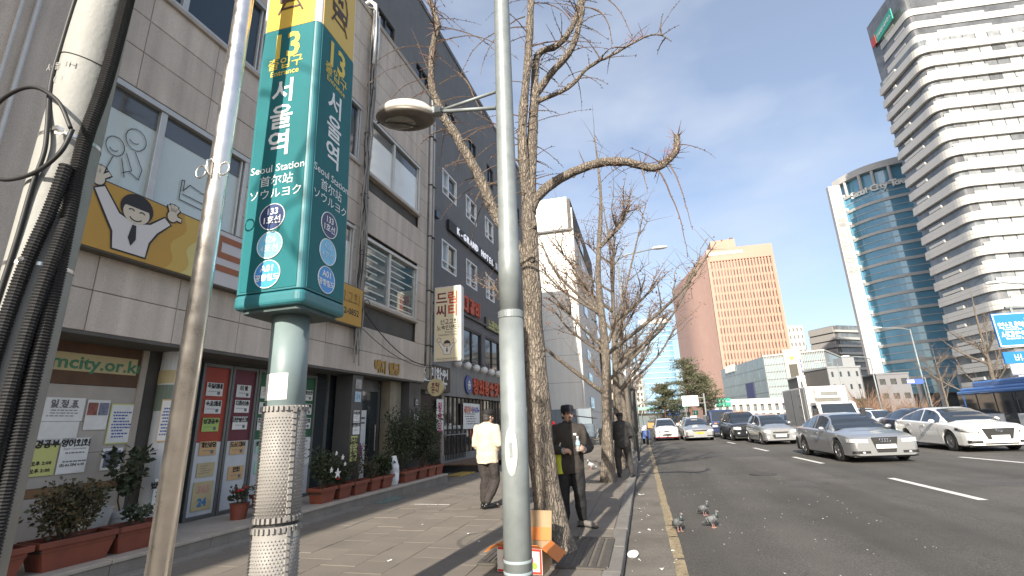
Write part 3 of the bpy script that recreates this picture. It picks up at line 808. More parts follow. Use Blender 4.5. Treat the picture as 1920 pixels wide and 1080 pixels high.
# wavy pale-yellow transition
w1 = MB(); w2 = MB(); pts = [(5.056 - 0.22*(1-k/12.0) + 0.06*sin(k*0.9), 3.522 + k*0.816/12) for k in range(13)]
w1.poly([(0.1795, p[0]-0.25, p[1]) for p in pts] + [(0.1795, 5.05, pts[-1][1]), (0.1795, 5.05, 3.522)][0:2]); w1.build('wave', mat('banner_ochre', (.53, .36, .08), .5), bs_)
w2.poly([(0.1815, p[0]-0.02, p[1]) for p in pts] + [(0.1815, 5.22, 4.338), (0.1815, 5.14, 3.9), (0.1815, 5.22, 3.522)]); w2.build('wave', M_PALEY, bs_)
for i, ch in enumerate('드림씨티'):
    text(bs_, ch, FX(0.1835, 5.52 + 0.66*i, 3.93), 0.72, M_BRNL, bold=0.022, font=True)
text(bs_, '선교교회', FX(0.181, 8.45, 4.08), 0.24, mat('ochre_letters', (.22, .12, .02), .6), bold=0.002)
text(bs_, 'T.6352-0852', FX(0.181, 8.42, 3.78), 0.185, M_BLACK, bold=0.003)
# the waving man printed on the banner
def waving_man(parent, F, s):
    white = mat('print_white', (0.62, 0.60, 0.58), .5); skin = mat('print_cream', (0.60, 0.53, 0.42), .5)
    def P(poly, m, z, nm):
        MB().poly([F @ V((p[0]*s, p[1]*s, z)) for p in poly]).build(nm, m, parent)
    body = [(-.24, -.45), (.24, -.45), (.26, -.2), (.36, .0), (.55, .22), (.44, .30), (.24, .10), (0, .02), (-.24, .10), (-.50, .42), (-.62, .34), (-.42, .02), (-.28, -.2)]
    def grow(pl, k):
        cx = sum(p[0] for p in pl)/len(pl); cy = sum(p[1] for p in pl)/len(pl); out = []
        n = len(pl)
        for i in range(n):
            a, c, d = V(pl[i-1]), V(pl[i]), V(pl[(i+1) % n])
            e1 = (c-a).normalized(); e2 = (d-c).normalized(); nn = V((e1.y+e2.y, -e1.x-e2.x))
            out.append(tuple(c + nn.normalized()*k))
        return out
    P(grow(body, .03), M_BLACK, .002, 'print_outline'); P(body, white, .003, 'print_shirt')
    for sx, ox, oy in ((-1, -.60, .50), (1, .56, .38)):
        fg = [[(ox*s, oy*s), ((ox+.19*cos(R(a))*l)*s, (oy+.19*sin(R(a))*l)*s)] for a, l in ((100+sx*-38, .85), (100-sx*12-10, 1.0), (90+sx*8, 1.0), (80+sx*34, .9), (90-sx*95, .75))]
        strokes(parent, 'print_outline', F, fg, .105*s, M_BLACK, .0034); P(arc(ox, oy, .105, .115, 0, 360, 14)[:-1], M_BLACK, .0042, 'print_outline')
        strokes(parent, 'print_hand', F, fg, .062*s, skin, .0046); P(arc(ox, oy, .085, .095, 0, 360, 14)[:-1], skin, .0056, 'print_hand')
    P(arc(0, .27, .25, .235, 0, 360, 24)[:-1], M_BLACK, .0045, 'print_hair')
    P(arc(0.0, .20, .20, .175, 0, 360, 24)[:-1], skin, .0055, 'print_face')
    P([(-.20, .28), (.20, .28), (.18, .40), (0, .46), (-.18, .40)], M_BLACK, .0062, 'print_hair')
    strokes(parent, 'print_features', F, [[(p[0]*s, p[1]*s) for p in arc(-.08, .21, .04, .03, 20, 160, 6)], [(p[0]*s, p[1]*s) for p in arc(.08, .21, .04, .03, 20, 160, 6)], [(p[0]*s, p[1]*s) for p in arc(0, .13, .09, .06, 200, 340, 8)]], .018*s, M_BLACK, .0072)
    P([(-.03, .0), (.03, .0), (.06, -.22), (0, -.34), (-.06, -.22)], M_BLACK, .0068, 'print_tie')
waving_man(bs_, FX(0.182, 4.13, 3.94), 0.80)
# conduit and cable bundle on the pier between the windows
cb = fempty('cable_bundle', (0, 0, 0), 'tangled grey cables running down the pier between office windows', 'cables')
M_CAB = mat('grey_cable', (0.20, 0.195, 0.18), 0.5, var=0.2, vs=9)
rr = random.Random(5)
for k in range(9):
    y0 = 8.98 + rr.uniform(-.12, .12); x0 = 0.05 + rr.uniform(0, .10)
    pts = []; z = 11.95
    while z > 2.7:
        pts.append((x0 + rr.uniform(-.02, .03), y0 + rr.uniform(-.03, .03) + 0.03*sin(z*1.3+k), z)); z -= rr.uniform(.25, .5)
    top = [(-0.5, y0-0.1, 11.98), (-0.05, y0, 12.05)]
    MB().tube(top + pts, rr.choice((.010, .013, .018)), 6).build('cable', M_CAB if k % 3 else M_RUBBER, cb)
MB().tube([(-0.6, 8.93, 12.1), (-0.05, 8.93, 12.3), (0.10, 8.95, 12.15), (0.13, 8.97, 11.2), (0.11, 8.98, 10.3)], 0.05, 10).build('flexible_duct', M_WHITE, cb, smooth=True)
MB().tube([(0.10, 9.14, 11.95), (0.12, 9.14, 11.0), (0.12, 9.12, 10.4)], 0.035, 8).build('flexible_duct', M_WHITE, cb, smooth=True)
for z in (9.6, 8.2, 6.6, 5.2, 3.9):
    MB().tube([(0.10+.07*cos(t), 8.98+.13*sin(t), z+.01*t) for t in [i*.5 for i in range(13)]], .008, 5).build('tie', M_RUBBER, cb)
# a coil of slack near the banner end and the cable swinging across the front
MB().tube([(0.22, 9.12+.12*cos(t), 4.0+.16*sin(t)) for t in [i*.35 for i in range(19)]], .009, 5).build('coil', M_RUBBER, cb)
def sag(p, q, d, n=14):
    p, q = V(p), V(q)
    return [p.lerp(q, i/n) - V((0, 0, d*4*(i/n)*(1-i/n))) for i in range(n+1)]
MB().tube(sag((0.15, 9.05, 3.95), (0.15, 12.5, 3.05), 0.32), .012, 6).build('slack_cable', M_RUBBER, cb)
MB().tube(sag((0.14, 9.05, 3.55), (0.14, 12.5, 3.0), 0.22), .008, 6).build('slack_cable', M_RUBBER, cb)
# ------------------------------------------------------------ dark brick hotel next door
HX = -1.0
M_HOTEL = mat('charcoal_render', (0.150, 0.152, 0.158), 0.7, var=0.12, vs=1.2, streak=0.10, bump=0.1, bs=30)
M_BRICK = mat('charcoal_brick', (0.066, 0.067, 0.072), 0.7, var=0.2, vs=14, bump=0.25, bs=26)
M_CONC = mat('hotel_concrete', (0.26, 0.252, 0.238), 0.8, var=0.15, vs=1.6, streak=0.18, bump=0.15, bs=30)
M_HGL = mat('pale_blue_glass', (0.26, 0.34, 0.40), 0.08, spec=0.8, coat=0.5, var=0.15, vs=0.9)
ht = fempty('hotel_building', (0, 0, 0), 'tall charcoal hotel with white framed windows beside the granite office', 'building')
b = MB(); b.box(-12, HX-0.16, 12.45, 30.8, 0.0, 17.0); b.box(-12, HX-0.16, 4.5, 12.45, 11.95, 17.0); b.build('core_wall', M_HOTEL, ht)
MB().box(-12, HX+0.04, 4.4, 30.9, 17.0, 17.2).build('roof_coping', M_HOTEL, ht)
HW = []
for (s0, s1) in ((15.5, 16.86), (17.9, 19.15), (20.3, 21.5), (22.7, 23.9), (25.1, 26.3), (27.5, 28.7)):
    HW.append((s0, s1, 10.06, 11.12, 0)); HW.append((s0, s1, 7.02, 8.16, 0))
for s0 in (10.7, 13.2, 15.7, 18.2, 20.7, 23.2, 25.7): HW.append((s0, s0+1.0, 13.05, 14.2, 1))
HW.append((10.7, 11.3, 15.2, 16.2, 1))
for (s0, s1) in ((14.7, 16.7), (17.55, 19.65), (20.1, 22.15), (22.7, 24.7), (25.2, 27.2)): HW.append((s0, s1, 3.76, 5.2, 2))
# facade skin as a grid of wall pieces round the openings
ys = sorted({12.45, 30.8, 4.5} | {w[0] for w in HW} | {w[1] for w in HW}); zs = sorted({3.70, 11.95, 17.0, 9.3} | {w[2] for w in HW} | {w[3] for w in HW})
wall = MB(); brick = MB()
for i in range(len(zs)-1):
    z0, z1 = zs[i], zs[i+1]; run = None
    for j in range(len(ys)-1):
        a, c = ys[j], ys[j+1]
        inside = any(w[0] <= a+1e-6 and w[1] >= c-1e-6 and w[2] <= z0+1e-6 and w[3] >= z1-1e-6 for w in HW)
        solid = (not inside) and not (a < 12.44 and z0 < 11.94)
        if solid: (wall if z0 > 9.29 else brick).box(HX-0.159, HX, a, c, z0, z1)
wall.build('upper_wall', M_HOTEL, ht)
M_BRK = mat('grey_brickwork', (0.075, 0.076, 0.082), 0.75, var=0.2, vs=9)
n_, l_ = M_BRK.node_tree.nodes, M_BRK.node_tree.links
bt = n_.new('ShaderNodeTexBrick'); bt.inputs['Scale'].default_value = 1.0
bt.inputs['Color1'].default_value = (.165, .165, .17, 1); bt.inputs['Color2'].default_value = (.135, .135, .142, 1); bt.inputs['Mortar'].default_value = (.085, .085, .088, 1)
bt.inputs['Brick Width'].default_value = 0.22; bt.inputs['Row Height'].default_value = 0.075; bt.inputs['Mortar Size'].default_value = 0.008
gm = n_.new('ShaderNodeNewGeometry'); sx_ = n_.new('ShaderNodeSeparateXYZ'); cx_ = n_.new('ShaderNodeCombineXYZ')
l_.new(gm.outputs['Position'], sx_.inputs[0]); l_.new(sx_.outputs['Y'], cx_.inputs['X']); l_.new(sx_.outputs['Z'], cx_.inputs['Y']); l_.new(cx_.outputs[0], bt.inputs['Vector'])
l_.new(bt.outputs['Color'], n_['Principled BSDF'].inputs['Base Color'])
brick.build('brick_wall', M_BRK, ht)
for (a, c, p, q, k) in HW:
    w = empty('window', (0, 0, 0), parent=ht); t = 0.055 if k != 2 else 0.07
    x0, x1 = HX-0.12, HX-0.03 if k else HX+0.012
    fm = M_PVC if k == 0 else M_DARK
    f = MB(); f.box(x0, x1, a, a+t, p, q); f.box(x0, x1, c-t, c, p, q); f.box(x0, x1, a+t, c-t, q-t, q); f.box(x0, x1, a+t, c-t, p, p+t)
    mid = (a+c)/2 if k else a+(c-a)*0.42
    f.box(x0+.01, x1-.01, mid-.035, mid+.035, p+t, q-t)
    if k == 0: f.box(x0+.01, x1-.012, a+t, c-t, p+0.30, p+0.345)
    f.build('frame', fm, w)
    for (u, v) in ((a+t, mid-.035), (mid+.035, c-t)):
        MB().box(HX-0.105, HX-0.09, u, v, p+t, q-t).build('pane', M_HGL if k == 0 and u < mid else M_GLASS, w)
# concrete band, storefront
MB().box(HX-0.155, HX+0.10, 14.2, 30.8, 2.42, 3.698).build('concrete_band', M_CONC, ht)
sf = fempty('slatted_storefront', (0, 0, 0), 'restaurant front of dark upright slats and glass under the hotel', 'storefront')
MB().box(HX-0.12, HX-0.10, 15.6, 30.5, 0.25, 2.42).build('pane', mat('restaurant_glass', (.05, .05, .045), .05, spec=.8, var=.5, vs=1.4), sf)
MB().box(HX-0.14, HX+0.06, 15.6, 30.5, 0.0, 0.45).build('plinth', M_CONC, sf)
SLM = MB().box(-0.02, 0.03, -0.03, 0.03, 0.45, 2.42).mesh('slat', mat('slat_brown', (.055, .045, .038), .6, var=.2))
s = 15.8
while s < 26: link('slat', SLM, sf, (HX-0.03, s, 0)); s += 0.40
MB().box(HX-0.09, HX+0.05, 15.55, 15.75, 0.0, 2.42).build('corner_post', mat('pale_post', (.36, .30, .27), .7, var=.2, vs=5), sf)
MB().box(HX-0.155, HX+0.02, 12.5, 15.5, 0, 2.42).build('dark_doorway', mat('oxblood_doorway', (.035, .016, .014), .6), sf)
MB().box(HX-0.04, HX-0.036, 15.9, 20.4, 1.30, 1.42).build('window_decal', mat('decal_pale', (.45, .45, .42), .6, var=.5, vs=9), sf)
for k in range(14):
    MB().box(HX+0.12, HX+0.15, 15.7+0.13*k, 15.72+0.13*k, 0.3, 1.1).build('railing_bar', M_DARK, sf)
MB().box(HX+0.10, HX+0.16, 15.6, 17.6, 1.1, 1.13).build('railing_top', M_GALV, sf)
dk = fempty('wooden_deck', (0, 0, 0), 'low brown plank deck in front of the restaurant door', 'deck')
for k in range(8): MB().box(HX+0.2+0.17*k, HX+0.36+0.17*k, 15.1, 19.2, 0.20, 0.235).build('plank', mat('deck_wood', (.16, .10, .06), .7, var=.3, vs=6, rnd=.15), dk)
for s in (15.2, 16.5, 17.8, 19.1): MB().box(HX+0.2, HX+1.5, s-.04, s+.04, 0.0, 0.198).build('joist', M_DARK, dk)
MB().box(HX+1.0, HX+1.45, 13.9, 15.0, 0.005, 0.03).build('ramp', mat('ramp_yellow', (.45, .30, .06), .6, var=.2), dk)
# hotel name sign
hs_ = fempty('hotel_sign', (0, 0, 0), 'black sign bar with lit white capitals across the hotel front', 'sign')
MB().box(HX+0.02, HX+0.12, 15.9, 22.3, 8.66, 9.08).build('backing', M_BLACK, hs_)
for i, ch in enumerate('K-GRAND HOTEL'):
    if ch != ' ': text(hs_, ch, FX(HX+0.14, 16.75+0.345*i, 8.87), 0.40, mat('lit_white', (.85, .87, .95), .5, emit=.25), bold=.008, extr=.015)
MB().box(HX+0.121, HX+0.15, 21.4, 22.25, 8.70, 9.04).build('name_plate', M_PVC, hs_)
text(hs_, '호텔', FX(HX+0.154, 21.82, 8.87), 0.28, M_BLUEINK, bold=.01)
# brown academy sign, restaurant letters, globe lamps
M_REDL = mat('red_letters', (.45, .06, .02), .5)
sg = fempty('academy_sign', (0, 0, 0), 'dark brown sign with white Korean letters beside the office corner', 'sign')
MB().box(HX+0.1, HX+0.2, 13.3, 15.9, 2.52, 3.36).build('board', mat('sign_brown', (.035, .02, .014), .5), sg)
text(sg, '요리학원', FX(HX+0.205, 14.75, 3.02), 0.50, M_PAPER, bold=.012)
text(sg, '요리교실 자격증', FX(HX+0.205, 15.0, 2.68), 0.15, M_PAPER, bold=.001)
sg = fempty('restaurant_sign', (0, 0, 0), 'row of red raised letters with blue oval badge on concrete band', 'sign')
disc(sg, 'badge', frame((HX+0.11, 17.75, 2.92), (0, 1, 0), (0, 0, 1)), 0.36, mat('badge_blue', (.03, .07, .25), .4), 0.06)
text(sg, '송', FX(HX+0.18, 17.75, 2.92), 0.36, M_PAPER, bold=.01)
for i, ch in enumerate('청와동순댓국'):
    text(sg, ch, FX(HX+0.16, 18.45+0.64*i, 2.88), 0.58, M_REDL, bold=.022, extr=.03)
MB().box(HX+0.11, HX+0.16, 22.2, 22.7, 2.7, 3.1).build('end_plate', M_PAPER, sg)
sg = fempty('red_letter_sign', (0, 0, 0), 'orange red letters over the large first-floor windows of the hotel', 'sign')
for i, ch in enumerate('교대갈비'): text(sg, ch, FX(HX+0.12, 16.9+0.66*i, 6.1), 0.62, M_REDL, bold=.02, extr=.03)
MB().box(HX+0.0, HX+0.09, 16.4, 20.6, 5.62, 5.72).build('rail', M_DARK, sg)
sg = fempty('green_letter_sign', (0, 0, 0), 'dark strip sign with yellow green letters over the hotel windows', 'sign')
MB().box(HX+0.0, HX+0.10, 20.0, 22.6, 5.55, 6.05).build('board', M_DARK, sg)
text(sg, '노래연습장', FX(HX+0.105, 21.3, 5.8), 0.42, M_YP, bold=.01)
GM = MB().ell((0, 0, 0), .15, .15, .15, 14, 10).mesh('globe', mat('white_globe', (.75, .74, .70), .3), True)
LABG = ['leftmost', 'second', 'third', 'fourth', 'fifth', 'sixth', 'seventh']
for k in range(7):
    g = fempty('globe_lamp', (HX+0.30, 16.35+0.92*k, 3.58), '%s white globe lamp in the row along the concrete band' % LABG[k], 'lamp', 'globe lamps on the concrete band')
    link('globe', GM, g)
    MB().tube([(-0.20, 0, 0.22), (-0.05, 0, 0.24), (0, 0, 0.14)], .018, 6).build('arm', M_DARK, g)
bn = fempty('vertical_banner', (0, 0, 0), 'narrow white banner with magenta letters at the restaurant corner', 'banner')
MB().box(HX+0.10, HX+0.12, 15.0, 15.5, 1.28, 2.28).build('sheet', M_PAPER, bn)
for i, ch in enumerate('정육점'): text(bn, ch, FX(HX+0.125, 15.25, 2.02-.32*i), 0.30, mat('magenta_ink', (.45, .03, .12), .6), bold=.012)
poster(18.35, 1.75, 1.75, 0.95, M_PAPER, 'wide white poster with red and blue headline in the restaurant window', [('세미정식', -.2, .25, .24, M_REDL, .01), ('점심메뉴', .26, .25, .2, M_BLUEINK, .008)], x=HX+0.03, rows=5, group='papers on the restaurant')
# projecting lightbox sign
M_CREAM = mat('cream_lightbox', (0.60, 0.55, 0.40), 0.45, var=0.05, vs=2)
ps = fempty('projecting_sign', (0, 12.62, 0), 'cream projecting lightbox sign with waving cartoon man at the office corner', 'sign')
MB().box(0.14, 0.97, 0.0, 0.22, 3.16, 5.36).build('case', mat('sign_rim', (.55, .54, .52), .4, metal=.3), ps, bevel=0.012)
MB().box(0.17, 0.94, -0.008, -0.001, 3.20, 5.32).build('face', M_CREAM, ps)
MB().box(0.981, 0.987, 0.02, 0.20, 3.20, 5.32).build('side_face', M_PAPER, ps)
for i, ch in enumerate('드림'): text(ps, ch, FY(0.38+.35*i, -.012, 4.98), 0.40, M_MAR if i == 0 else M_REDL, bold=.010, font=True)
for i, ch in enumerate('씨티'): text(ps, ch, FY(0.38+.35*i, -.012, 4.60), 0.38, M_MAR if i == 0 else M_REDL, bold=.010, font=True)
text(ps, '선교교회', FY(0.62, -.012, 4.30), 0.145, M_BLACK, bold=.002); text(ps, '노숙인센터', FY(0.58, -.012, 4.13), 0.145, M_BLACK, bold=.002)
text(ps, 'Dream City\nHomeless Center', FY(0.90, -.012, 3.96), 0.085, M_BLACK, align='RIGHT', lines=.9)
waving_man(ps, frame((0.56, -.012, 3.55), (1, 0, 0), (0, 0, 1)), 0.42)
text(ps, 'www.dreamcity.or.kr', FY(0.56, -.012, 3.245), 0.075, M_BLACK)
for z in (3.6, 4.9): MB().box(-0.05, 0.14, 0.08, 0.12, z, z+.05).build('bracket', M_DARK, ps)
ov = fempty('oval_sign', (0.2, 12.5, 2.45), 'small round yellowed sign hanging under the office corner', 'sign')
disc(ov, 'disc', frame((0.10, 0, 0), (1, 0, 0), (0, 0, 1)), .24, mat('yellowed_plastic', (.42, .38, .22), .5, var=.2), .07)
text(ov, '호떡', frame((0.10, -.075, 0.05), (1, 0, 0), (0, 0, 1)), .14, M_MAR, bold=.004)
text(ov, '분식', frame((0.10, -.075, -0.09), (1, 0, 0), (0, 0, 1)), .12, M_MAR, bold=.003)
MB().tube([(-.2, .03, .24), (.1, .03, .22)], .014, 6).build('bracket', M_DARK, ov)
# loudspeaker / small blue lamp on hotel wall
fl = fempty('wall_lamp', (HX, 14.6, 8.7), 'small dark blue floodlight on the hotel wall by the downpipes', 'lamp')
MB().box(0.0, 0.10, -0.03, 0.03, -0.03, 0.03).build('arm', M_DARK, fl); MB().box(0.10, 0.28, -0.14, 0.14, -0.13, 0.13).build('housing', mat('lamp_blue', (.05, .08, .13), .4), fl, bevel=.02)

# ------------------------------------------------------------ blank concrete block further on
M_PALE = mat('pale_render', (0.66, 0.65, 0.615), 0.8, var=0.06, vs=0.4, streak=0.10)
bk = empty('blank_building', (-4.6, 40, 0), 0, 'tall windowless pale grey block behind the street trees', 'building')
zz = 0.0
for k in range(8):
    h = 2.25
    MB().box(-22, 0, 0, 20, zz+.012, zz+h-.012).build('wall_course', M_PALE, bk); zz += h
MB().box(-21.96, -0.04, 0.04, 19.96, 0, 21).build('core', M_BACK, bk)
MB().box(-22, -0.35, 0, 20, 18.1, 21.2).build('parapet_screen', mat('white_cladding', (.74, .74, .72), .6, var=.04), bk)
MB().box(-22.1, 0.1, -0.25, 20.1, 17.85, 18.02).build('cornice', mat('cornice_grey', (.12, .12, .12), .7), bk)
for z in range(1, 9): MB().box(0.0, 0.10, 5.0, 8.0, z*2.2+.3, z*2.2+1.3).build('side_window', M_HGL, bk)
MB().tube([(0.06, -.1, 0), (0.06, -.1, 20)], .07, 8).build('downpipe', M_PALE, bk)
hd = empty('site_hoarding', (-14, 34.5, 0), 0, 'blue grey sheet metal hoarding at the foot of the blank block', 'fence')
for k in range(11): MB().box(k*0.95, k*0.95+.93, 0, .05, 0, 2.25).build('panel', mat('hoarding_blue', (.17, .21, .25), .5, var=.12, vs=1, rnd=.08, streak=.1), hd)
for k in range(12): MB().box(k*0.95-.03, k*0.95+.03, -.06, -.001, 0, 2.3).build('post', M_GALV, hd)
# small shops past it
def simple_building(name, x, y, w, d, h, m, label, rows, cols, wf=0.6, hf=0.55, gm=None, side=True, base=0.0, mull=False, rz=0.0):
    """a block with real window recesses on the camera side and on the street side"""
    o = empty(name, (x, y, base), rz, label, 'building')
    MB().box(0.05, w-.05, .30, d, 0, h-.02).build('core', M_BACK, o)
    def face(M, W, nr, nc, nm):
        cw, ch = W/nc, h/nr
        sk = MB()
        for r in range(nr):
            for c in range(nc):
                a, e = c*cw+cw*(1-wf)/2, c*cw+cw*(1+wf)/2; p, q = r*ch+ch*(1-hf)/2, r*ch+ch*(1+hf)/2
                for (u0, u1, v0, v1) in ((c*cw, (c+1)*cw, r*ch, p), (c*cw, (c+1)*cw, q, (r+1)*ch), (c*cw, a, p, q), (e, (c+1)*cw, p, q)):
                    bx = MB().box(u0, u1, v0, v1, -.25, 0); o_ = len(sk.v)
                    sk.v += [tuple(M @ V(pp)) for pp in bx.v]; sk.f += [tuple(i+o_ for i in f) for f in bx.f]; sk.mi += [0]*6
        sk.build(nm, m, o)
        pw = MB().box(-cw*wf/2, cw*wf/2, -ch*hf/2, ch*hf/2, -.02, .02).mesh('window', gm or M_GLASS)
        for r in range(nr):
            for c in range(nc):
                link('window', pw, o, M=M @ Matrix.Translation(((c+.5)*cw, (r+.5)*ch, -.2)))
    face(frame((0, 0, 0), (1, 0, 0), (0, 0, 1)), w, rows, cols, 'front_wall')
    if side == 'R': face(frame((w, 0, 0), (0, 1, 0), (0, 0, 1)), d, rows, max(1, int(cols*d/w)), 'side_wall')
    if side == 'L': face(frame((0, d, 0), (0, -1, 0), (0, 0, 1)), d, rows, max(1, int(cols*d/w)), 'side_wall')
    MB().box(-.1, w+.1, -.1, d+.1, h, h+.35).build('roof', m, o)
    return o
o = simple_building('shop_building', -12.5, 68, 7.6, 14, 12.2, mat('cream_render', (.52, .48, .42), .8, var=.08, vs=.5), 'cream shop building with blue sign between blank block and trees', 4, 4, side='R')
MB().box(4.6, 7.4, -.35, -.05, 7.2, 8.6).build('sign', mat('sign_blue', (.05, .16, .45), .5), o)
text(o, '건강보험', FY(6.0, -.37, 7.9), .6, M_PAPER, bold=.01)
simple_building('shop_building', -16.5, 100, 11.5, 12, 9, mat('tan_render', (.40, .33, .27), .8, var=.08, vs=.5), 'low tan shop building far along the left pavement', 3, 5, side='R')
# ------------------------------------------------------------ towers and blocks across the road
def offset_line(pl, d):
    out = []
    for i in range(len(pl)):
        a = V(pl[max(i-1, 0)]); c = V(pl[min(i+1, len(pl)-1)]); t = (c-a).normalized(); out.append((pl[i][0]+t.y*d, pl[i][1]-t.x*d))
    return out
def wall_band(b, pl, z0, z1, d0, d1):
    """a strip that follows the plan line pl, from offset d0 (inside) to d1 (outside)"""
    i, o = offset_line(pl, d0), offset_line(pl, d1); n = len(pl)
    vs = [(p[0], p[1], z0) for p in i] + [(p[0], p[1], z0) for p in o] + [(p[0], p[1], z1) for p in i] + [(p[0], p[1], z1) for p in o]
    fs = []
    for k in range(n-1):
        fs += [(n+k, n+k+1, 3*n+k+1, 3*n+k), (2*n+k, 3*n+k, 3*n+k+1, 2*n+k+1), (k, k+1, n+k+1, n+k)]
    fs += [(0, n, 3*n, 2*n), (n-1, 3*n-1, 4*n-1, 2*n-1)]
    b.add(vs, fs); return b
def rounded(corner, a, c, r, n=7):
    ca, cc = (V(a)-V(corner)).normalized(), (V(c)-V(corner)).normalized()
    p, q = V(corner)+ca*r, V(corner)+cc*r
    return [tuple(p*(1-t)*(1-t)+V(corner)*2*t*(1-t)+q*t*t) for t in [i/n for i in range(n+1)]]

# white banded tower
M_TW = mat('white_spandrel', (0.45, 0.44, 0.42), 0.45, var=0.07, vs=0.15, rvar=0.1)
M_TG = mat('tower_glass_dark', (0.13, 0.135, 0.14), 0.10, spec=0.8, var=0.5, vs=0.35, rnd=.2)
M_TG2 = mat('tower_glass_grey', (0.14, 0.155, 0.165), 0.10, spec=0.8, var=0.5, vs=0.5)
tw = empty('white_tower', (0, 0, 0), 0, 'tall white tower of stacked horizontal bands with rounded corner', 'building')
Cn, Bk, Rt = (70.4, 115.2), (69.1, 131.0), (112.0, 119.4)
plan = [Bk] + [(69.2, 129.0)] + rounded(Cn, Bk, Rt, 2.8) + [(80, 116.2), (92, 117.4), Rt]
fl, H0 = 3.85, 1.2
core = offset_line(plan, -1.1)
MB().slab([(p[0], p[1], 0) for p in core] + [(112, 140, 0), (74, 131.5, 0)], (0, 0, 104)).build('core', M_TG, tw)
rr = random.Random(21)
TWM = MB().box(-1.17, 1.17, -.92, .92, -.03, .06).mesh('window', mat('tower_pane', (0.27, 0.28, 0.285), 0.12, spec=.8, var=.35, vs=.8, rnd=.55))
def part_line(pl, t0, t1):
    L = [0]
    for i in range(len(pl)-1): L.append(L[-1] + (V(pl[i+1])-V(pl[i])).length)
    def at(s):
        for i in range(len(pl)-1):
            if s <= L[i+1]+1e-9:
                k = (s-L[i])/max(1e-9, L[i+1]-L[i]); return tuple(V(pl[i]).lerp(V(pl[i+1]), k))
        return pl[-1]
    return [at(t0)] + [pl[i] for i in range(len(pl)) if t0+.05 < L[i] < t1-.05] + [at(t1)], L[-1]
TOT = part_line(plan, 0, 1)[1]
for k in range(25):
    z = H0 + k*fl
    top = k >= 22
    pl = plan if not top else part_line(plan, 3.5, TOT)[0]
    pl = offset_line(pl, -1.0) if top else pl
    wall_band(MB(), pl, z, z+0.95, -1.0, 0.10).build('spandrel', M_TW, tw)
    wall_band(MB(), pl, z+1.03, z+1.95, -1.0, 0.0).build('spandrel', M_TW, tw)
    wall_band(MB(), pl, z+1.952, z+fl-.02, -0.9, -0.55).build('window_band', M_TG if k % 3 else M_TG2, tw)
    # short white strips closing part of the window band, different on every floor
    for (s0, s1, zz) in ((15.2+rr.uniform(-1, 3), 22.5+.9*(k % 5)+rr.uniform(0, 3), 2.0), (2.0+(k % 3)*1.5, 6.0+(k % 4), 2.15), (30+rr.uniform(0, 8), 36+rr.uniform(0, 10), 2.0)):
        q = part_line(plan, s0, s1)[0] if not top else part_line(pl, s0, min(s1, TOT-9))[0]
        wall_band(MB(), q, z+zz, z+zz+.62, -.9, -.05).build('fin', M_TW, tw)
    # single panes on the sunny side, no two alike
    for j in range(12):
        p = part_line(pl, 17.5+j*2.55, 19.9+j*2.55)[0]; a_, c_ = V(p[0]), V(p[-1]); d_ = (c_-a_).normalized(); nn_ = V((d_.y, -d_.x)); q_ = (a_+c_)/2+nn_*(-.50)
        link('window', TWM, tw, M=frame((q_.x, q_.y, z+2.9), (d_.x, d_.y, 0), (0, 0, 1)))
sgn = MB().obox((69.9, 123.4, 97.6), (.12, 0, 0), (0, 4.2, 0), (0, 0, 1.5)); sgn.build('roof_sign', mat('sign_green', (.03, .30, .22), .5, emit=.1), tw)
MB().obox((69.8, 128.9, 97.6), (.12, 0, 0), (0, 1.1, 0), (0, 0, 1.3)).build('roof_emblem', mat('emblem_red', (.5, .07, .05), .5), tw)
text(tw, '연세재단세브란스', frame((69.75, 123.4, 97.6), (0, -1, 0), (0, 0, 1)), 1.0, M_PAPER, bold=.03)

# blue glass tower
M_BG = mat('blue_curtain_glass', (0.13, 0.31, 0.43), 0.08, spec=0.8, coat=0.3, var=0.30, vs=0.12, metal=0.1)
bt_ = empty('blue_tower', (0, 0, 0), 0, 'curved blue glass tower with white bands and name below its crown', 'building')
bp_ = [(71.2, 174.5), (73.1, 170), (75.9, 166), (79.9, 163.2), (86.3, 160.9), (97, 159.4), (112, 160.5)]
# smooth the plan
def chaikin(p, n=2):
    for _ in range(n):
        q = [p[0]]
        for i in range(len(p)-1):
            a, c = V(p[i]), V(p[i+1]); q += [tuple(a.lerp(c, .25)), tuple(a.lerp(c, .75))]
        p = q + [p[-1]]
    return p
bp_ = chaikin(bp_, 2)
z = 6.0
for k in range(13):
    wall_band(MB(), bp_, z, z+4.1, -.6, 0).build('glazing', M_BG, bt_)
    wall_band(MB(), bp_, z+4.1, z+5.0, -.6, .35).build('white_band', M_TW, bt_)
    wall_band(MB(), bp_, z+1.95, z+2.15, -.5, .12).build('thin_band', M_TW, bt_)
    z += 5.0
wall_band(MB(), bp_, z, z+5.2, -1.6, -1.0).build('crown_glazing', M_BG, bt_)
for i in (0, 5, 9, 12, 15, 18, 21): 
    if i < len(bp_): MB().cyl((bp_[i][0], bp_[i][1], z), (bp_[i][0], bp_[i][1], z+5.3), .45, 10).build('crown_column', M_TW, bt_)
wall_band(MB(), bp_, z+5.2, z+7.4, -2.0, .5).build('crown_ring', M_TW, bt_)
MB().slab([(p[0], p[1], 0) for p in offset_line(bp_, -1.7)] + [(112, 185, 0), (79, 182, 0)], (0, 0, 76)).build('core', M_TG, bt_)
MB().box(67.4, 71.0, 169.5, 171.2, 0, 75).build('white_slab', mat('slab_white', (.44, .44, .43), .6, var=.05, vs=.2), bt_)
MB().box(71.0, 73.2, 171.5, 172.0, 3, 72).build('side_glazing', M_BG, bt_)
for k in range(14): MB().box(70.9, 73.0, 171.2, 171.5, 6+5*k, 7+5*k).build('side_band', M_TW, bt_)
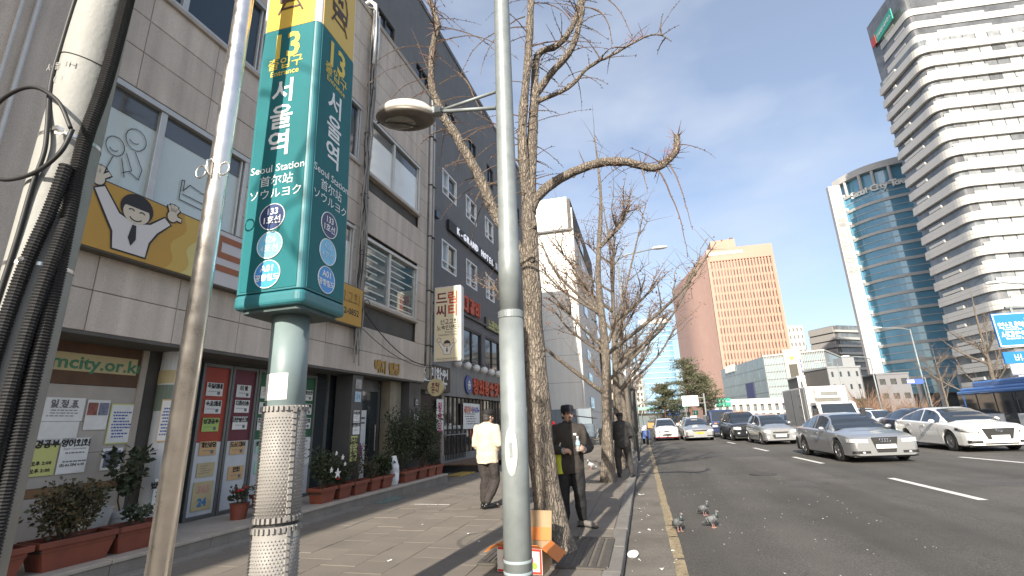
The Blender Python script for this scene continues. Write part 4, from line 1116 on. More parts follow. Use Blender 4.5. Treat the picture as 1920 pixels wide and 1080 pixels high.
for i, ch in enumerate('서울시티타워'): text(bt_, ch, FY(69.2, 169.4, 66-4.2*i), 3.2, mat('slab_letters', (.30, .30, .29), .6), bold=.05)
s_ = 'Seoul City Tower'
for i, ch in enumerate(s_):
    t = 0.14 + i*0.0205
    q, L = part_line(bp_, 0, .1); pt = part_line(bp_, t*L, t*L+.6)[0]
    d = (V(pt[-1])-V(pt[0])).normalized()
    if ch != ' ': text(bt_, ch, frame((pt[0][0]+d.y*.6, pt[0][1]-d.x*.6, z-1.0), (d.x, d.y, 0), (0, 0, 1)), 2.6 if ch.islower() else 3.0, M_PAPER, bold=.10, extr=.15)
for k in range(3): MB().cyl((76+4*k, 163-2*k, 0), (76+4*k, 163-2*k, 10), .6, 10).build('base_column', M_TW, bt_)

# terracotta office slab
M_TER = mat('terracotta_tile', (0.42, 0.255, 0.195), 0.7, var=0.06, vs=0.2)
M_TERS = mat('terracotta_side', (0.37, 0.245, 0.21), 0.75, var=0.06, vs=0.3)
M_TERG = mat('terracotta_window', (0.15, 0.09, 0.07), 0.3, rnd=.5)
br = empty('terracotta_building', (0, 0, 0), 0, 'broad terracotta office slab of narrow upright windows', 'building')
P, Q, S2 = V((31.0, 200)), V((55.6, 200)), V((21.0, 262))
MB().slab([(P.x+.3, P.y+.7, 0), (Q.x-.3, Q.y+.7, 0), (Q.x-8, 262, 0), (S2.x, S2.y, 0)], (0, 0, 66.6)).build('core', M_TERS, br)
MB().box(P.x, Q.x, 199.6, 201, 62.0, 67.2).build('top_band', M_TER, br)
MB().box(P.x, Q.x, 199.7, 201, 0, 12.0).build('base_band', M_TER, br)
NC = 20; cw = (Q.x-P.x-1.6)/NC
RB = MB().box(-.30, .30, 0, 1.0, 12, 62).mesh('rib', M_TER)
for i in range(NC+1): link('rib', RB, br, (P.x+.8+i*cw, 199.75, 0))
for x in (P.x, Q.x-.8): MB().box(x, x+.8, 199.6, 201.2, 12, 62).build('corner_pier', M_TER, br)
WM = MB().box(-(cw-.6)/2, (cw-.6)/2, 0, .2, -1.15, 1.15).mesh('window', M_TERG)
SPM = MB().box(P.x+.8, Q.x-.8, 200.35, 200.7, -.52, .52).mesh('floor_band', M_TER)
for r_ in range(15):
    zz = 13.6+3.33*r_
    for i in range(NC): link('window', WM, br, (P.x+.8+(i+.5)*cw, 200.4, zz))
    link('floor_band', SPM, br, (0, 0, zz+1.66))
# ribbed street side
sv = (S2-P); L = sv.length; sv.normalize(); nn = V((-sv.y, sv.x))
SRB = MB().box(-.28, .05, 0, .5, 5, 66.6).mesh('side_rib', M_TERS)
for i in range(int(L/1.15)): link('side_rib', SRB, br, (P.x+.3+sv.x*i*1.15, P.y+.7+sv.y*i*1.15, 0), (0, 0, math.atan2(-sv.x, sv.y)))
MB().slab([(P.x-.4, P.y+.4, 0), (P.x+.2, P.y+.2, 0), (P.x+.2+sv.x*L, P.y+sv.y*L, 0), (P.x-.4+sv.x*L, P.y+sv.y*L, 0)], (0, 0, 9)).build('street_base', M_TER, br)
MB().box(34, 43.6, 205, 222, 67, 72.6).build('penthouse', M_TER, br)
MB().box(42, 43.2, 206, 208, 72.6, 73.6).build('roof_plant', M_DARK, br)
bb = MB()
for i in range(10): bb.box(32+i*1.3, 32.9+i*1.3, 199.4, 199.58, 64.5, 65.7)
bb.build('name_lettering', M_PAPER, br, kind='stuff')

# glass police office with beige centre and its white podium
M_PG = mat('police_side_glass', (0.16, 0.20, 0.215), 0.12, spec=0.8, var=0.2, vs=0.15, coat=.3)
M_PF = mat('police_fin_glass', (0.24, 0.36, 0.40), 0.12, spec=0.8, var=0.2, vs=0.4)
M_BEI = mat('beige_stone', (0.55, 0.45, 0.37), 0.7, var=0.05, vs=.3)
pg = empty('glass_office', (34.2, 150, 0), math.atan2(-7, 13.3), 'low glass office with beige centre bay and upright fins', 'building')
Lp = 15.0
MB().box(0.1, Lp-.1, .3, 30, 0, 17.3).build('core', M_PG, pg)
for (a, c) in ((0.2, 5.3), (9.6, 14.8)):
    for k in range(14):
        x = a+(c-a)*k/13; MB().box(x-.06, x+.06, -.25, .2, 4, 17.2).build('fin', M_TW, pg)
    for r_ in range(6): MB().box(a, c, .05, .25, 5+2.0*r_, 6.7+2.0*r_).build('glazing', M_PF, pg)
MB().box(5.4, 9.5, -.6, .3, 0, 18.6).build('centre_bay', M_BEI, pg); MB().box(6.3, 8.3, -.72, -.61, 7, 14.5).build('screen', mat('screen_brown', (.09, .085, .07), .4), pg)
MB().poly([(6.6, -.64, 16.5), (8.0, -.64, 16.5), (7.3, -.64, 15.4)]).build('emblem', mat('emblem_gold', (.55, .33, .08), .4), pg)
for r_ in range(8): MB().box(10.0 if False else 9.1, 9.35, -.66, -.61, 5+1.4*r_, 6+1.4*r_).build('bay_letter', M_BLUEINK, pg)
MB().box(-.1, Lp+.1, -.1, 30, 17.3, 17.7).build('roof_edge', M_TW, pg)
sd_ = V((28.47, 184.3)) - V((34.2, 150)); 
gs = empty('glass_office_wing', (0, 0, 0), 0, 'grey mirror glass wing of the low office with hillside lettering', 'building')
pl = [(28.2, 186), (34.1, 150.2)]
wall_band(MB(), pl, 4, 17.4, -.5, 0).build('glazing', M_PG, gs)
for k in range(9):
    q = part_line(pl, 4*k+.1, 4*k+.22)[0]; wall_band(MB(), q, 4, 17.4, -.1, .1).build('joint', M_TG2, gs)
for zz in (7.5, 11, 14.3): wall_band(MB(), pl, zz, zz+.12, -.1, .08).build('joint', M_TG2, gs)
q = part_line(pl, 21, 27)[0]; wall_band(MB(), q, 4.5, 11, 0.05, .2).build('purple_banner', mat('purple_banner', (.05, .05, .13), .5), gs)
for k in range(7):
    q = part_line(pl, 5+1.3*k, 6+1.3*k)[0]; wall_band(MB(), q, 15.6, 17.9, .12, .4).build('roof_letter', M_PAPER, gs)
pd = empty('white_podium', (18.5, 138, 0), R(-3), 'long low white podium with square openings under the glass office', 'building')
MB().box(0, 20, .6, 8, 0, 4.2).build('core', M_TG2, pd)
MB().box(-.2, 20.2, -.1, 8, 4.2, 5.6).build('fascia', M_TW, pd); MB().box(-.2, 20.2, 0, .5, 1.9, 2.5).build('mid_band', M_TW, pd); MB().box(-.2, 20.2, 0, .5, 0, .7).build('base', M_TW, pd)
CM = MB().box(-.45, .45, 0, .62, 0, 4.25).mesh('pier', M_TW)
for k in range(13): link('pier', CM, pd, (k*1.66, -.05, 0))
# beyond: pale classical block, grey box, small grey house, far blue glass
simple_building('pale_hotel_block', 78.4, 282, 7.5, 12, 46.5, mat('cream_stone', (.58, .54, .47), .8, var=.04), 'pale classical block peeping out beside the terracotta slab', 12, 4, wf=.45, hf=.5, gm=mat('far_window', (.16, .16, .17), .4))
gb = empty('grey_box_building', (0, 0, 0), 0, 'grey boxy block with dark floor lines beyond the small grey house', 'building')
MB().slab([(85.2, 272, 0), (92, 260, 0), (109, 270, 0), (104, 290, 0)], (0, 0, 42)).build('core', mat('grey_box_dark', (.13, .12, .115), .7), gb)
for k in range(9):
    z0 = 10+3.6*k
    wall_band(MB(), [(85.0, 272.1), (91.9, 259.8)], z0, z0+2.9, -.2, .3).build('panel', mat('grey_box_panel', (.33, .315, .295), .7, var=.05, vs=.2), gb)
    wall_band(MB(), [(92.2, 259.9), (109.1, 269.9)], z0, z0+1.1, -.2, .8).build('balcony', mat('grey_box_balcony', (.42, .41, .39), .7), gb)
    wall_band(MB(), [(94.0, 261.0), (109.0, 269.9)], z0+1.2, z0+3.4, -.2, .1).build('window_band', M_TG2, gb)
sg_ = simple_building('grey_house', 38.9, 117.5, 7.0, 9, 10.7, mat('grey_render', (.25, .26, .27), .8, var=.06), 'small grey house with few windows beside the blue tower', 4, 4, wf=.28, hf=.4, side='R', rz=R(14))
MB().box(4.2, 6.8, 1, 4, 10.9, 13).build('stair_tower', mat('grey_render', (0, 0, 0)), sg_)
simple_building('white_house', 35.2, 126, 5.6, 8, 9.6, mat('white_render', (.60, .57, .53), .8, var=.06), 'low white house with orange roof line behind the truck', 3, 4, wf=.3, hf=.4)
simple_building('grey_annex', 49, 121, 6, 9, 9, mat('dark_render', (.17, .17, .18), .8, var=.06), 'dark grey annex right of the small grey house', 3, 3, wf=.55, hf=.4)
fb = empty('far_glass_tower', (2.5, 300, 0), 0, 'distant blue glass office rising behind the street trees', 'building')
MB().box(0, 18.2, .3, 30, 0, 57).build('core', mat('far_blue_glass', (.16, .30, .45), .1, spec=.8, var=.25, vs=.08), fb)
for k in range(18): MB().box(-.1, 18.3, 0, .29, 3.1*k+2.3, 3.1*k+2.9).build('band', mat('far_blue_band', (.30, .42, .54), .3), fb)
MB().box(-.2, 18.4, -.2, 30, 57, 60).build('roof_band', M_TW, fb)
simple_building('distant_block', -10, 330, 11, 20, 30, mat('distant_beige', (.5, .47, .43), .8), 'distant beige block at the end of the street', 8, 5)
simple_building('distant_block', 58, 300, 16, 20, 16, mat('distant_grey', (.42, .42, .41), .8), 'distant grey block low behind the terracotta slab', 4, 7)
# ------------------------------------------------------------ poles, signs and lamps on the near pavement
def vring(b, x, y, z, r, t, n=24):
    b.lathe([(r, 0), (r+t, 0), (r+t, .02), (r, .02)], n, (x, y, z)); return b
# galvanised lamp pole with dish luminaire
lp = empty('lamp_pole', (-1.05, 4.0, 0), 0, 'pale galvanised lamp pole with oval access cover beside the street tree', 'lamp pole')
MB().lathe([(.112, 0), (.110, 1.2), (.107, 2.33)], 28).build('lower_shaft', M_GALV, lp, smooth=True)
MB().lathe([(.109, 2.33), (.113, 2.335), (.113, 2.39), (.100, 2.40)], 28).build('collar', M_GALV, lp)
MB().lathe([(.101, 2.40), (.100, 2.95), (.093, 2.97), (.088, 4.2), (.078, 6.5), (.066, 9.0)], 28).build('upper_shaft', M_GALV, lp, smooth=True)
pts = arc(0, 1.235, .042, .19, 0, 360, 28)
cov = MB()
for k, (sc, dy) in enumerate(((1, -.112), (.86, -.1175))):
    cov.slab([(p[0]*sc*1.25, dy, 1.235+(p[1]-1.235)*(1 if k == 0 else .93)) for p in pts[:-1]][::-1], (0, .03, 0))
cov.build('access_cover', mat('cover_plate', (.55, .54, .50), .45, metal=.3, var=.12, vs=12), lp, bevel=.003)
MB().box(-.012, .012, -.128, -.117, 1.19, 1.30).build('cover_lock', M_GALV, lp)
for z in (.42, .34): MB().lathe([(.1125, z), (.1135, z+.004), (.1135, z+.016), (.112, z+.02)], 28).build('tape_band', mat('grey_tape', (.30, .36, .38), .6), lp)
MB().box(.088, .093, -.02, .02, 2.5, 2.72).build('tag', M_PAPER, lp)
# the luminaire is fixed on the pole with two struts
MB().tube([(-.09, 0, 4.51), (-.72, 0, 4.60)], .020, 10).build('strut', M_GALV, lp, smooth=True)
MB().tube([(-.09, .0, 4.70), (-.70, .02, 4.625)], .017, 10).build('strut', M_GALV, lp, smooth=True)
MB().box(-.80, -.68, -.045, .045, 4.565, 4.645).build('socket', M_GALV, lp, bevel=.01)
dome = MB(); rows = []
LC = V((-1.09, .0, 4.63))
M_DOME = mat('lamp_dome', (.52, .50, .46), .5, var=.1, vs=8)
dome.lathe([(.335, -.035), (.34, 0), (.325, .035), (.27, .085), (.18, .125), (.08, .145), (.01, .15)], 32)
dome.v = [(p[0]*1.0+LC.x, p[1]*.66+LC.y, p[2]+LC.z - .10*p[0]) for p in dome.v]
dome.build('dome', M_DOME, lp, smooth=True)
und = MB().lathe([(.335, -.036), (.30, -.060), (.22, -.085), (.19, -.080), (.05, -.080)], 32)
und.v = [(p[0]+LC.x, p[1]*.66+LC.y, p[2]+LC.z - .10*p[0]) for p in und.v]
und.build('underside', mat('lamp_bronze', (.16, .14, .12), .45, metal=.3, var=.2, vs=10), lp, smooth=True)
len_ = MB().ell((LC.x-.04, LC.y, LC.z-.068), .20, .125, .035, 20, 8); len_.build('lens', mat('lamp_lens', (.22, .21, .18), .15, spec=.8, var=.3, vs=14), lp, smooth=True)
MB().tube([(LC.x-.2, LC.y-.09, LC.z-.10), (LC.x, LC.y-.02, LC.z-.11), (LC.x+.12, LC.y+.06, LC.z-.12)], .007, 6).build('lens_bar', M_DARK, lp)
for a in (-.33, -.30): MB().box(LC.x+a-.02, LC.x+a+.01, -.01, .01, LC.z-.02, LC.z+.0).build('clip', M_DARK, lp)

# metro entrance sign on a thick wrapped post
M_TEALP = mat('teal_enamel', (0.022, 0.155, 0.172), 0.45, var=0.12, vs=3, coat=0.0, spec=.15, streak=.12)
M_TEALC = mat('teal_corner', (0.035, 0.175, 0.20), 0.4, var=0.16, vs=5, coat=.1, streak=.1)
M_YELP = mat('signal_yellow', (0.72, 0.47, 0.06), 0.4, var=0.04, vs=3, coat=.2)
M_YLET = mat('yellow_letters', (0.75, 0.55, 0.08), 0.45)
M_WLET = mat('white_letters', (0.80, 0.81, 0.80), 0.45)
M_CORNW = mat('white_corner', (0.72, 0.73, 0.74), .35, coat=.3)
ks = empty('metro_sign', (-1.79, 2.22, 0), 0, 'teal and yellow metro entrance box sign on a thick post', 'sign')
ks.rotation_euler = (0, R(-1.6), R(2.0))
h_ = .205
def rbox(b, hw, z0, z1, r, n=5):
    pts = []
    for (cx, cy, a0) in ((hw-r, hw-r, 0), (-hw+r, hw-r, 90), (-hw+r, -hw+r, 180), (hw-r, -hw+r, 270)):
        for k in range(n+1): pts.append((cx+r*cos(R(a0+90*k/n)), cy+r*sin(R(a0+90*k/n)), z0))
    b.slab(pts, (0, 0, z1-z0)); return b
ZB, ZS, ZT = 2.10, 3.86, 4.55
b = rbox(MB(), h_, ZB+.05, ZS, .032); b.build('teal_box', M_TEALC, ks, bevel=.004)
rbox(MB(), h_, ZS+.001, ZT, .032).build('white_box', M_CORNW, ks)
rbox(MB(), h_+.006, ZB-.03, ZB+.048, .04).build('base_tray', M_TEALC, ks, bevel=.022, seg=3)
rbox(MB(), h_-.03, ZB-.05, ZB-.031, .03).build('tray_underside', mat('tray_dark_grey', (.06, .09, .09), .6, var=.3, vs=9), ks)  # underside coloured darker and greyer than the tray
rbox(MB(), h_+.012, ZT, ZT+.05, .03).build('cap', M_CORNW, ks)
for (fx, nm) in ((FY, 0), (FX, 1)):
    d = h_+.001
    def at(u, z, k=.0): return FY(u, -d-k, z) if nm == 0 else FX(d+k, u, z)
    hw = h_-.034
    for (z0, z1, m) in ((ZB+.06, ZS, M_TEALP), (ZS+.001, ZT-.02, M_YELP)):
        card(ks, 'face_panel', at(0, (z0+z1)/2), hw*2, z1-z0-.004, m, .0018)
    k = .004
    text(ks, '13', at(-.015, 3.715, k), .25, M_YLET, bold=.006, sx=.86)
    text(ks, '출입구', at(-.01, 3.59, k), .088, M_YLET, bold=.0008, font=True)
    text(ks, 'Entrance', at(-.01, 3.525, k), .055, M_YLET, bold=.0006)
    for i, ch in enumerate('서울역'): text(ks, ch, at(-.005, 3.38-.178*i, k), .175, M_WLET, bold=.003, font=True)
    text(ks, 'Seoul Station', at(.0, 2.875, k), .066, M_WLET, bold=.0002)
    text(ks, '首尔站', at(.0, 2.795, k), .072, M_WLET, font=True)
    text(ks, 'ソウルヨク', at(.0, 2.715, k), .068, M_WLET, font=True)
    for (zc, m, a1, a2, mm) in ((2.575, mat('navy_disc', (.035, .06, .16), .4), '133', '1호선', M_WLET), (2.41, mat('sky_disc', (.20, .55, .80), .4), '426', '4호선', mat('faded_white', (.45, .68, .84), .5)),
                                (2.245, mat('blue_disc', (.06, .30, .70), .4), 'A01', '공항철도', M_WLET)):
        disc(ks, 'line_disc', at(-.005, zc, k-.002), .078, m, .003); ring(ks, 'disc_rim', at(-.005, zc, k+.001), .077, .0028, M_WLET)
        text(ks, a1, at(-.005, zc+.030, k+.003), .052, mm, bold=.0012)
        text(ks, a2, at(-.005, zc-.022, k+.003), .050 if len(a2) < 4 else .040, mm, bold=.001, font=True)
    # train pictogram with the letter M
    TM = at(-.005, 4.13, k)
    strokes(ks, 'train_pictogram', TM, [[(-.075, -.06), (-.08, .05), (-.06, .13), (-.03, .155), (.03, .155), (.06, .13), (.08, .05), (.075, -.06), (-.075, -.06)], [(-.075, 0), (.075, 0)],
            [(-.045, -.07), (-.085, -.15)], [(.045, -.07), (.085, -.15)], [(-.065, -.115), (.065, -.115)]], .014, M_BRNL if False else mat('picto_brown', (.07, .035, .02), .5), .001)
    card(ks, 'train_front', TM @ Matrix.Translation((0, -.032, .0005)), .15, .05, mat('picto_brown', (0, 0, 0)), .0008)
    for sx in (-1, 1): disc(ks, 'train_light', TM @ Matrix.Translation((sx*.045, -.033, .0015)), .013, M_YELP, .001, 12)
    text(ks, 'M', TM @ Matrix.Translation((0, .065, .001)), .085, mat('picto_brown', (0, 0, 0)), bold=.002)
MB().lathe([(.098, 1.40), (.098, 2.06)], 32).build('post', M_TEALC if False else mat('post_teal_grey', (.20, .26, .265), .45, var=.15, vs=4, streak=.15), ks, smooth=True)
MB().lathe([(.098, -.02), (.098, 1.44)], 32).build('post_core', M_DARK, ks)
# white patch on the post
pm = MB(); n = 14
for k in range(n):
    a, c = R(-140+k*90/n), R(-140+(k+1)*90/n)
    pm.quad((.0995*cos(a), .0995*sin(a), 1.60), (.0995*cos(c), .0995*sin(c), 1.60), (.0995*cos(c), .0995*sin(c), 1.735), (.0995*cos(a), .0995*sin(a), 1.735))
pm.build('blank_sticker', M_PAPER, ks)
# studded anti-poster sheath with clip bands
M_SHE = mat('studded_sheath', (0.255, 0.243, 0.228), 0.6, var=0.15, vs=6, rvar=.1)
for (za, zb, rad) in ((-.02, .57, .112), (.585, 1.00, .109), (1.015, 1.57, .107)):
    MB().lathe([(rad, za), (rad, zb)], 48).build('sheath', M_SHE, ks, smooth=True)
    st_ = MB(); nz = int((zb-za-.06)/.0155)
    for i in range(nz):
        zz = za+.03+i*.0155
        for k in range(44):
            a = 2*pi*(k+.5*(i % 2))/44
            if sin(a) > .55: continue
            c, s = cos(a), sin(a); e = .0052
            t = V((-s, c, 0))
            p = V((c*rad, s*rad, zz))
            st_.add([p+t*e, p+V((0, 0, e)), p-t*e, p-V((0, 0, e)), p+V((c, s, 0))*.0065], [(0, 1, 4), (1, 2, 4), (2, 3, 4), (3, 0, 4)])
    st_.build('studs', M_SHE, ks, kind='stuff')
    for zz in (za+.004, zb-.026):
        for k in range(30):
            a = 2*pi*k/30
            if sin(a) > .6: continue
            MB().obox((cos(a)*(rad+.005), sin(a)*(rad+.005), zz+.012), (-sin(a)*.0065, cos(a)*.0065, 0), (cos(a)*.006, sin(a)*.006, 0), (0, 0, .012)).build('clip_lug', M_SHE, ks)
    a0 = R(-28 if za > .9 else (-150 if za < .3 else -25))
    for k in range(int((zb-za)/.03)):
        zz = za+.02+k*.03
        MB().obox((cos(a0)*(rad+.006), sin(a0)*(rad+.006), zz), (-sin(a0)*.009, cos(a0)*.009, 0), (cos(a0)*.007, sin(a0)*.007, 0), (0, 0, .010)).build('seam_lug', M_SHE, ks)

# stainless flag pole with rings
sp_ = empty('steel_post', (-1.95, 1.72, 0), 0, 'slim polished steel post with wire rings in the left foreground', 'post')
MB().lathe([(.045, -.02), (.045, 3.2), (.0455, 3.205), (.0455, 3.215), (.045, 3.22), (.044, 6.0)], 28).build('shaft', M_STEEL, sp_, smooth=True)
for sx in (-1, 1):
    MB().tube([(sx*.050+sx*.030+.030*cos(t), -.035-.008*sx, 2.70+.034*sin(t)-.01*sx) for t in [2*pi*i/18 for i in range(19)]], .0042, 6, cap=False).build('ring', M_STEEL, sp_, smooth=True)
MB().tube([(.012, -.054, 2.655), (.010, -.075, 2.67), (.008, -.078, 2.73), (.010, -.06, 2.745), (.012, -.052, 2.735)], .005, 6).build('hook', M_STEEL, sp_, smooth=True)

# concrete utility pole with ribbed conduits
M_CPOLE = mat('pole_concrete', (.33, .33, .31), .7, var=.12, vs=3, bump=.12, bs=50, streak=.12)
up = empty('utility_pole', (-2.582, 1.451, .371), 0, 'thick pale utility pole with ribbed black conduits at the left edge', 'utility pole'); up.scale = (.744, .744, .744)
MB().lathe([(.166, -.55), (.158, 2.4), (.145, 6.0), (.135, 9.5)], 36).build('shaft', M_CPOLE, up, smooth=True)
def ribbed(path, r, nm='conduit'):
    """corrugated hose: the radius swings along the path"""
    P = [V(p) for p in path]; seg = []
    for i in range(len(P)-1):
        n = max(1, int((P[i+1]-P[i]).length/.0085))
        for k in range(n): seg.append(P[i].lerp(P[i+1], k/n))
    seg.append(P[-1])
    rad = [r*(1.0 if i % 2 else .80) for i in range(len(seg))]
    return MB().tube(seg, rad, 10).build(nm, M_RUBBER, up, smooth=False)
def onpole(ang, z, out): 
    r = .163-.003*z+out
    return (r*cos(R(ang)), r*sin(R(ang)), z)
def smoothpath(pts, n=6):
    out = []
    for i in range(len(pts)-1):
        p0, p1, p2, p3 = [V(pts[max(0, min(len(pts)-1, i+j))]) for j in (-1, 0, 1, 2)]
        for k in range(n):
            t = k/n; out.append(.5*((2*p1)+(-p0+p2)*t+(2*p0-5*p1+4*p2-p3)*t*t+(-p0+3*p1-3*p2+p3)*t**3))
    out.append(V(pts[-1])); return out
ribbed(smoothpath([onpole(-6, -.5, .04), onpole(-6, 1.4, .04), onpole(-6, 2.4, .04), onpole(-12, 3.2, .042), onpole(0, 3.9, .045), onpole(8, 5.6, .045)]), .042)
ribbed(smoothpath([onpole(-66, -.5, .035), onpole(-60, 1.5, .035), onpole(-50, 2.3, .035), onpole(-34, 2.75, .05), onpole(-28, 3.05, .075)]), .038)
ribbed(smoothpath([onpole(-30, -.5, .04), onpole(-30, 1.3, .04), onpole(-24, 2.1, .045), onpole(-14, 2.7, .09)]), .036)
ribbed(smoothpath([onpole(-18, 4.55, .06), onpole(-10, 4.62, .16), onpole(0, 4.66, .34), onpole(2, 4.78, .44), onpole(2, 5.2, .46)]), .028)
MB().tube(smoothpath([onpole(-92, 1.2, .012), onpole(-86, 2.0, .012), onpole(-76, 2.55, .014), onpole(-72, 2.9, .02), onpole(-64, 3.12, .03), onpole(-70, 3.3, .03), onpole(-105, 3.66, .012), onpole(-112, 4.0, .01), onpole(-100, 4.4, .01)]), .013, 8).build('cable', M_RUBBER, up, smooth=True)
# the big loose loop of cable
MB().tube(smoothpath([(0.26, -0.165, 3.26), (0.14, -0.2, 3.46), (-0.1, -0.22, 3.6), (-0.36, -0.22, 3.55), (-0.48, -0.2, 3.36), (-0.42, -0.19, 3.14), (-0.2, -0.19, 2.98), (0.06, -0.18, 2.98), (0.22, -0.165, 3.1), (0.26, -0.155, 3.26)], 8), .0125, 8).build('cable_loop', M_RUBBER, up, smooth=True)
for z in (3.28, 2.42):
    MB().lathe([(.160-.003*z, z), (.168-.003*z, z), (.168-.003*z, z+.022), (.160-.003*z, z+.022)], 36).build('band', M_STEEL, up)
    MB().obox(onpole(-50, z+.01, .045), (.02, 0, 0), (0, .02, 0), (0, 0, .012)).build('band_clamp', M_STEEL, up)
MB().tube([onpole(a, 3.9-.04*sin((a+90)*.02), .004) for a in range(-150, 10, 10)], .003, 5).build('wire', M_DARK, up)
text(up, '서울 3H', frame(onpole(-96, 3.80, .003), (1, .08, 0), (0, 0, 1)), .06, mat('faded_stencil', (.30, .30, .28), .8))
text(up, '500', frame(onpole(-96, 3.69, .003), (1, .08, 0), (0, 0, 1)), .075, mat('faded_stencil', (0, 0, 0)))

# unseen pole and cables added behind the camera to shadow the metro sign
sv_ = empty('shadow_pole', (-2.04, -3.4, 0), 0, 'slim shadow-casting pole with slack cables added behind the viewer', 'utility pole')
MB().lathe([(.05, 0), (.05, 5.2), (.042, 5.9), (.042, 6.30)], 16).build('shaft', M_GALV, sv_)
MB().lathe([(.02, 6.30), (.055, 6.33), (.055, 6.40), (.022, 6.43), (.022, 6.66), (.05, 6.68), (.055, 6.74), (.03, 6.78)], 16).build('finial', M_DARK, sv_)
def shade_cable(pts, r0): MB().tube(smoothpath([(p[0]+.10-.33, p[2] if len(p) > 2 else -.04, p[1]+2.9) for p in pts], 6), r0, 8).build('slack_cable', M_RUBBER, sv_, smooth=True)
shade_cable([(-.26, 3.42), (-.15, 3.36), (-.125, 3.15), (-.15, 2.9), (-.21, 2.74)], .014)
shade_cable([(.12, 3.42), (.17, 3.2), (.10, 3.0), (.06, 2.9), (.08, 2.75), (.13, 2.7)], .014)
shade_cable([(.13, 2.68), (.02, 2.64), (-.03, 2.56), (.02, 2.45), (.16, 2.28)], .010)
shade_cable([(.14, 2.6), (.09, 2.5), (.10, 2.38), (.14, 2.34), (.17, 2.42), (.17, 2.6)], .010)
shade_cable([(-.24, 3.63), (-.05, 3.58), (.10, 3.50)], .008)

# round mirror sign, tall road lamp and small signs along the kerb
rs = empty('round_sign', (-.33, 19.0, 0), 0, 'round white sign back on a dark post between the trees', 'sign')
MB().tube([(0, 0, 0), (0, 0, 3.2)], .045, 10).build('post', M_DARK, rs); MB().box(-.09, .09, -.06, .06, 1.0, 2.55).build('post_wrap', M_DARK, rs)
disc(rs, 'plate', frame((0, -.06, 3.08), (1, 0, 0), (0, 0, 1)), .27, M_WHITE, .03)
def road_lamp(x, y, h, arm, z0, label, th=.09):
    o = empty('road_lamp', (x, y, z0), 0, label, 'street lamp', 'tall road lamps')
    MB().tube([(0, 0, 0), (0, 0, h*.5), (0, 0, h)], [th, th*.8, th*.6], 10).build('pole', M_GALV, o, smooth=True)
    s = 1 if arm > 0 else -1
    MB().tube([(0, 0, h-.1), (arm*.25, 0, h+.12), (arm, 0, h+.28)], [.05, .045, .035], 8).build('arm', M_GALV, o, smooth=True)
    MB().ell((arm+s*.30, 0, h+.30), .42, .17, .09, 14, 8).build('luminaire', M_WHITE, o, smooth=True)
    return o
road_lamp(-.55, 25, 9.8, 1.9, 0, 'tall road lamp rising out of the left row of trees')
road_lamp(-.6, 52, 9.8, 1.9, 0, 'road lamp further along the left row of trees')
road_lamp(23.7, 50, 8.4, -2.2, .05, 'road lamp in front of the blue glass tower')
road_lamp(22.5, 56, 6.6, -1.8, .05, 'shorter road lamp left of the blue tower foot')
road_lamp(24.4, 70, 7.4, -1.9, .05, 'slim road lamp by the grey house')
road_lamp(20.0, 30, 7.6, -1.2, -.1, 'road lamp at the right edge above the blue road sign')
# big blue direction sign
ds = empty('direction_sign', (17.9, 30, 0), 0, 'big blue direction sign with white Korean place names at the right edge', 'sign')
MB().box(0, 6.0, -.05, .05, 4.42, 6.15).build('panel', mat('road_blue', (.015, .18, .56), .45, var=.04), ds, bevel=.01)
f = MB(); f.box(.03, 5.97, -.056, -.051, 4.45, 4.49); f.box(.03, 5.97, -.056, -.051, 6.08, 6.12); f.box(.03, .07, -.056, -.051, 4.49, 6.08); f.build('border', M_WLET, ds)
text(ds, '연신내역', FY(.72, -.057, 5.52), .29, M_WLET, bold=.008); text(ds, 'Yeonsinnae Stn', FY(.72, -.057, 5.30), .13, M_WLET, bold=.002)
text(ds, '서대문역', FY(.75, -.057, 5.05), .29, M_WLET, bold=.008); text(ds, 'Seodaemun Stn', FY(.75, -.057, 4.83), .13, M_WLET, bold=.002)
text(ds, '숭례문', FY(1.75, -.057, 5.78), .29, M_WLET, bold=.008); text(ds, '←', FY(1.5, -.057, 5.28), .4, M_WLET, bold=.012)
MB().tube([(6.6, .2, 0), (6.6, .2, 6.4)], .16, 12).build('mast', M_GALV, ds); MB().tube([(.8, .15, 6.45), (6.6, .2, 6.3)], .08, 10).build('boom', M_GALV, ds)
for x in (1.0, 3.0): MB().box(x-.05, x+.05, .05, .12, 4.5, 6.5).build('hanger', M_GALV, ds)
s2 = empty('bus_stop_sign', (21.5, 36, 0), 0, 'small blue bus stop panels under the big direction sign', 'sign')
MB().box(0, 3.2, -.05, .05, 4.0, 4.7).build('panel', mat('road_blue', (0, 0, 0)), s2); MB().box(.2, 3.4, -.05, .05, 3.3, 3.9).build('panel', M_WHITE, s2); MB().tube([(3.6, 0, 0), (3.6, 0, 5)], .07, 8).build('post', M_GALV, s2)
text(s2, '버스 정류장', FY(1.6, -.06, 4.35), .42, M_WLET); text(s2, '서울역', FY(1.3, -.06, 3.6), .36, M_BLACK)
s3 = empty('arrow_sign', (22.3, 49.6, 0), 0, 'small blue and white arrow shaped street name sign', 'sign')
b = MB().slab([(0, 0, 3.68), (1.1, 0, 3.62), (1.32, 0, 3.85), (1.1, 0, 4.06), (0, 0, 4.06)], (0, .06, 0)); b.build('panel', mat('arrow_blue', (.06, .12, .5), .4), s3)
MB().box(.02, .55, -.01, -.001, 3.74, 4.0).build('white_field', M_WHITE, s3); MB().tube([(1.4, .03, .4), (1.4, .03, 4.2)], .045, 8).build('post', M_GALV, s3)
ws = empty('sign_back', (5.9, 80, -.1), 0, 'blank white back of a road sign on a pale mast', 'sign')
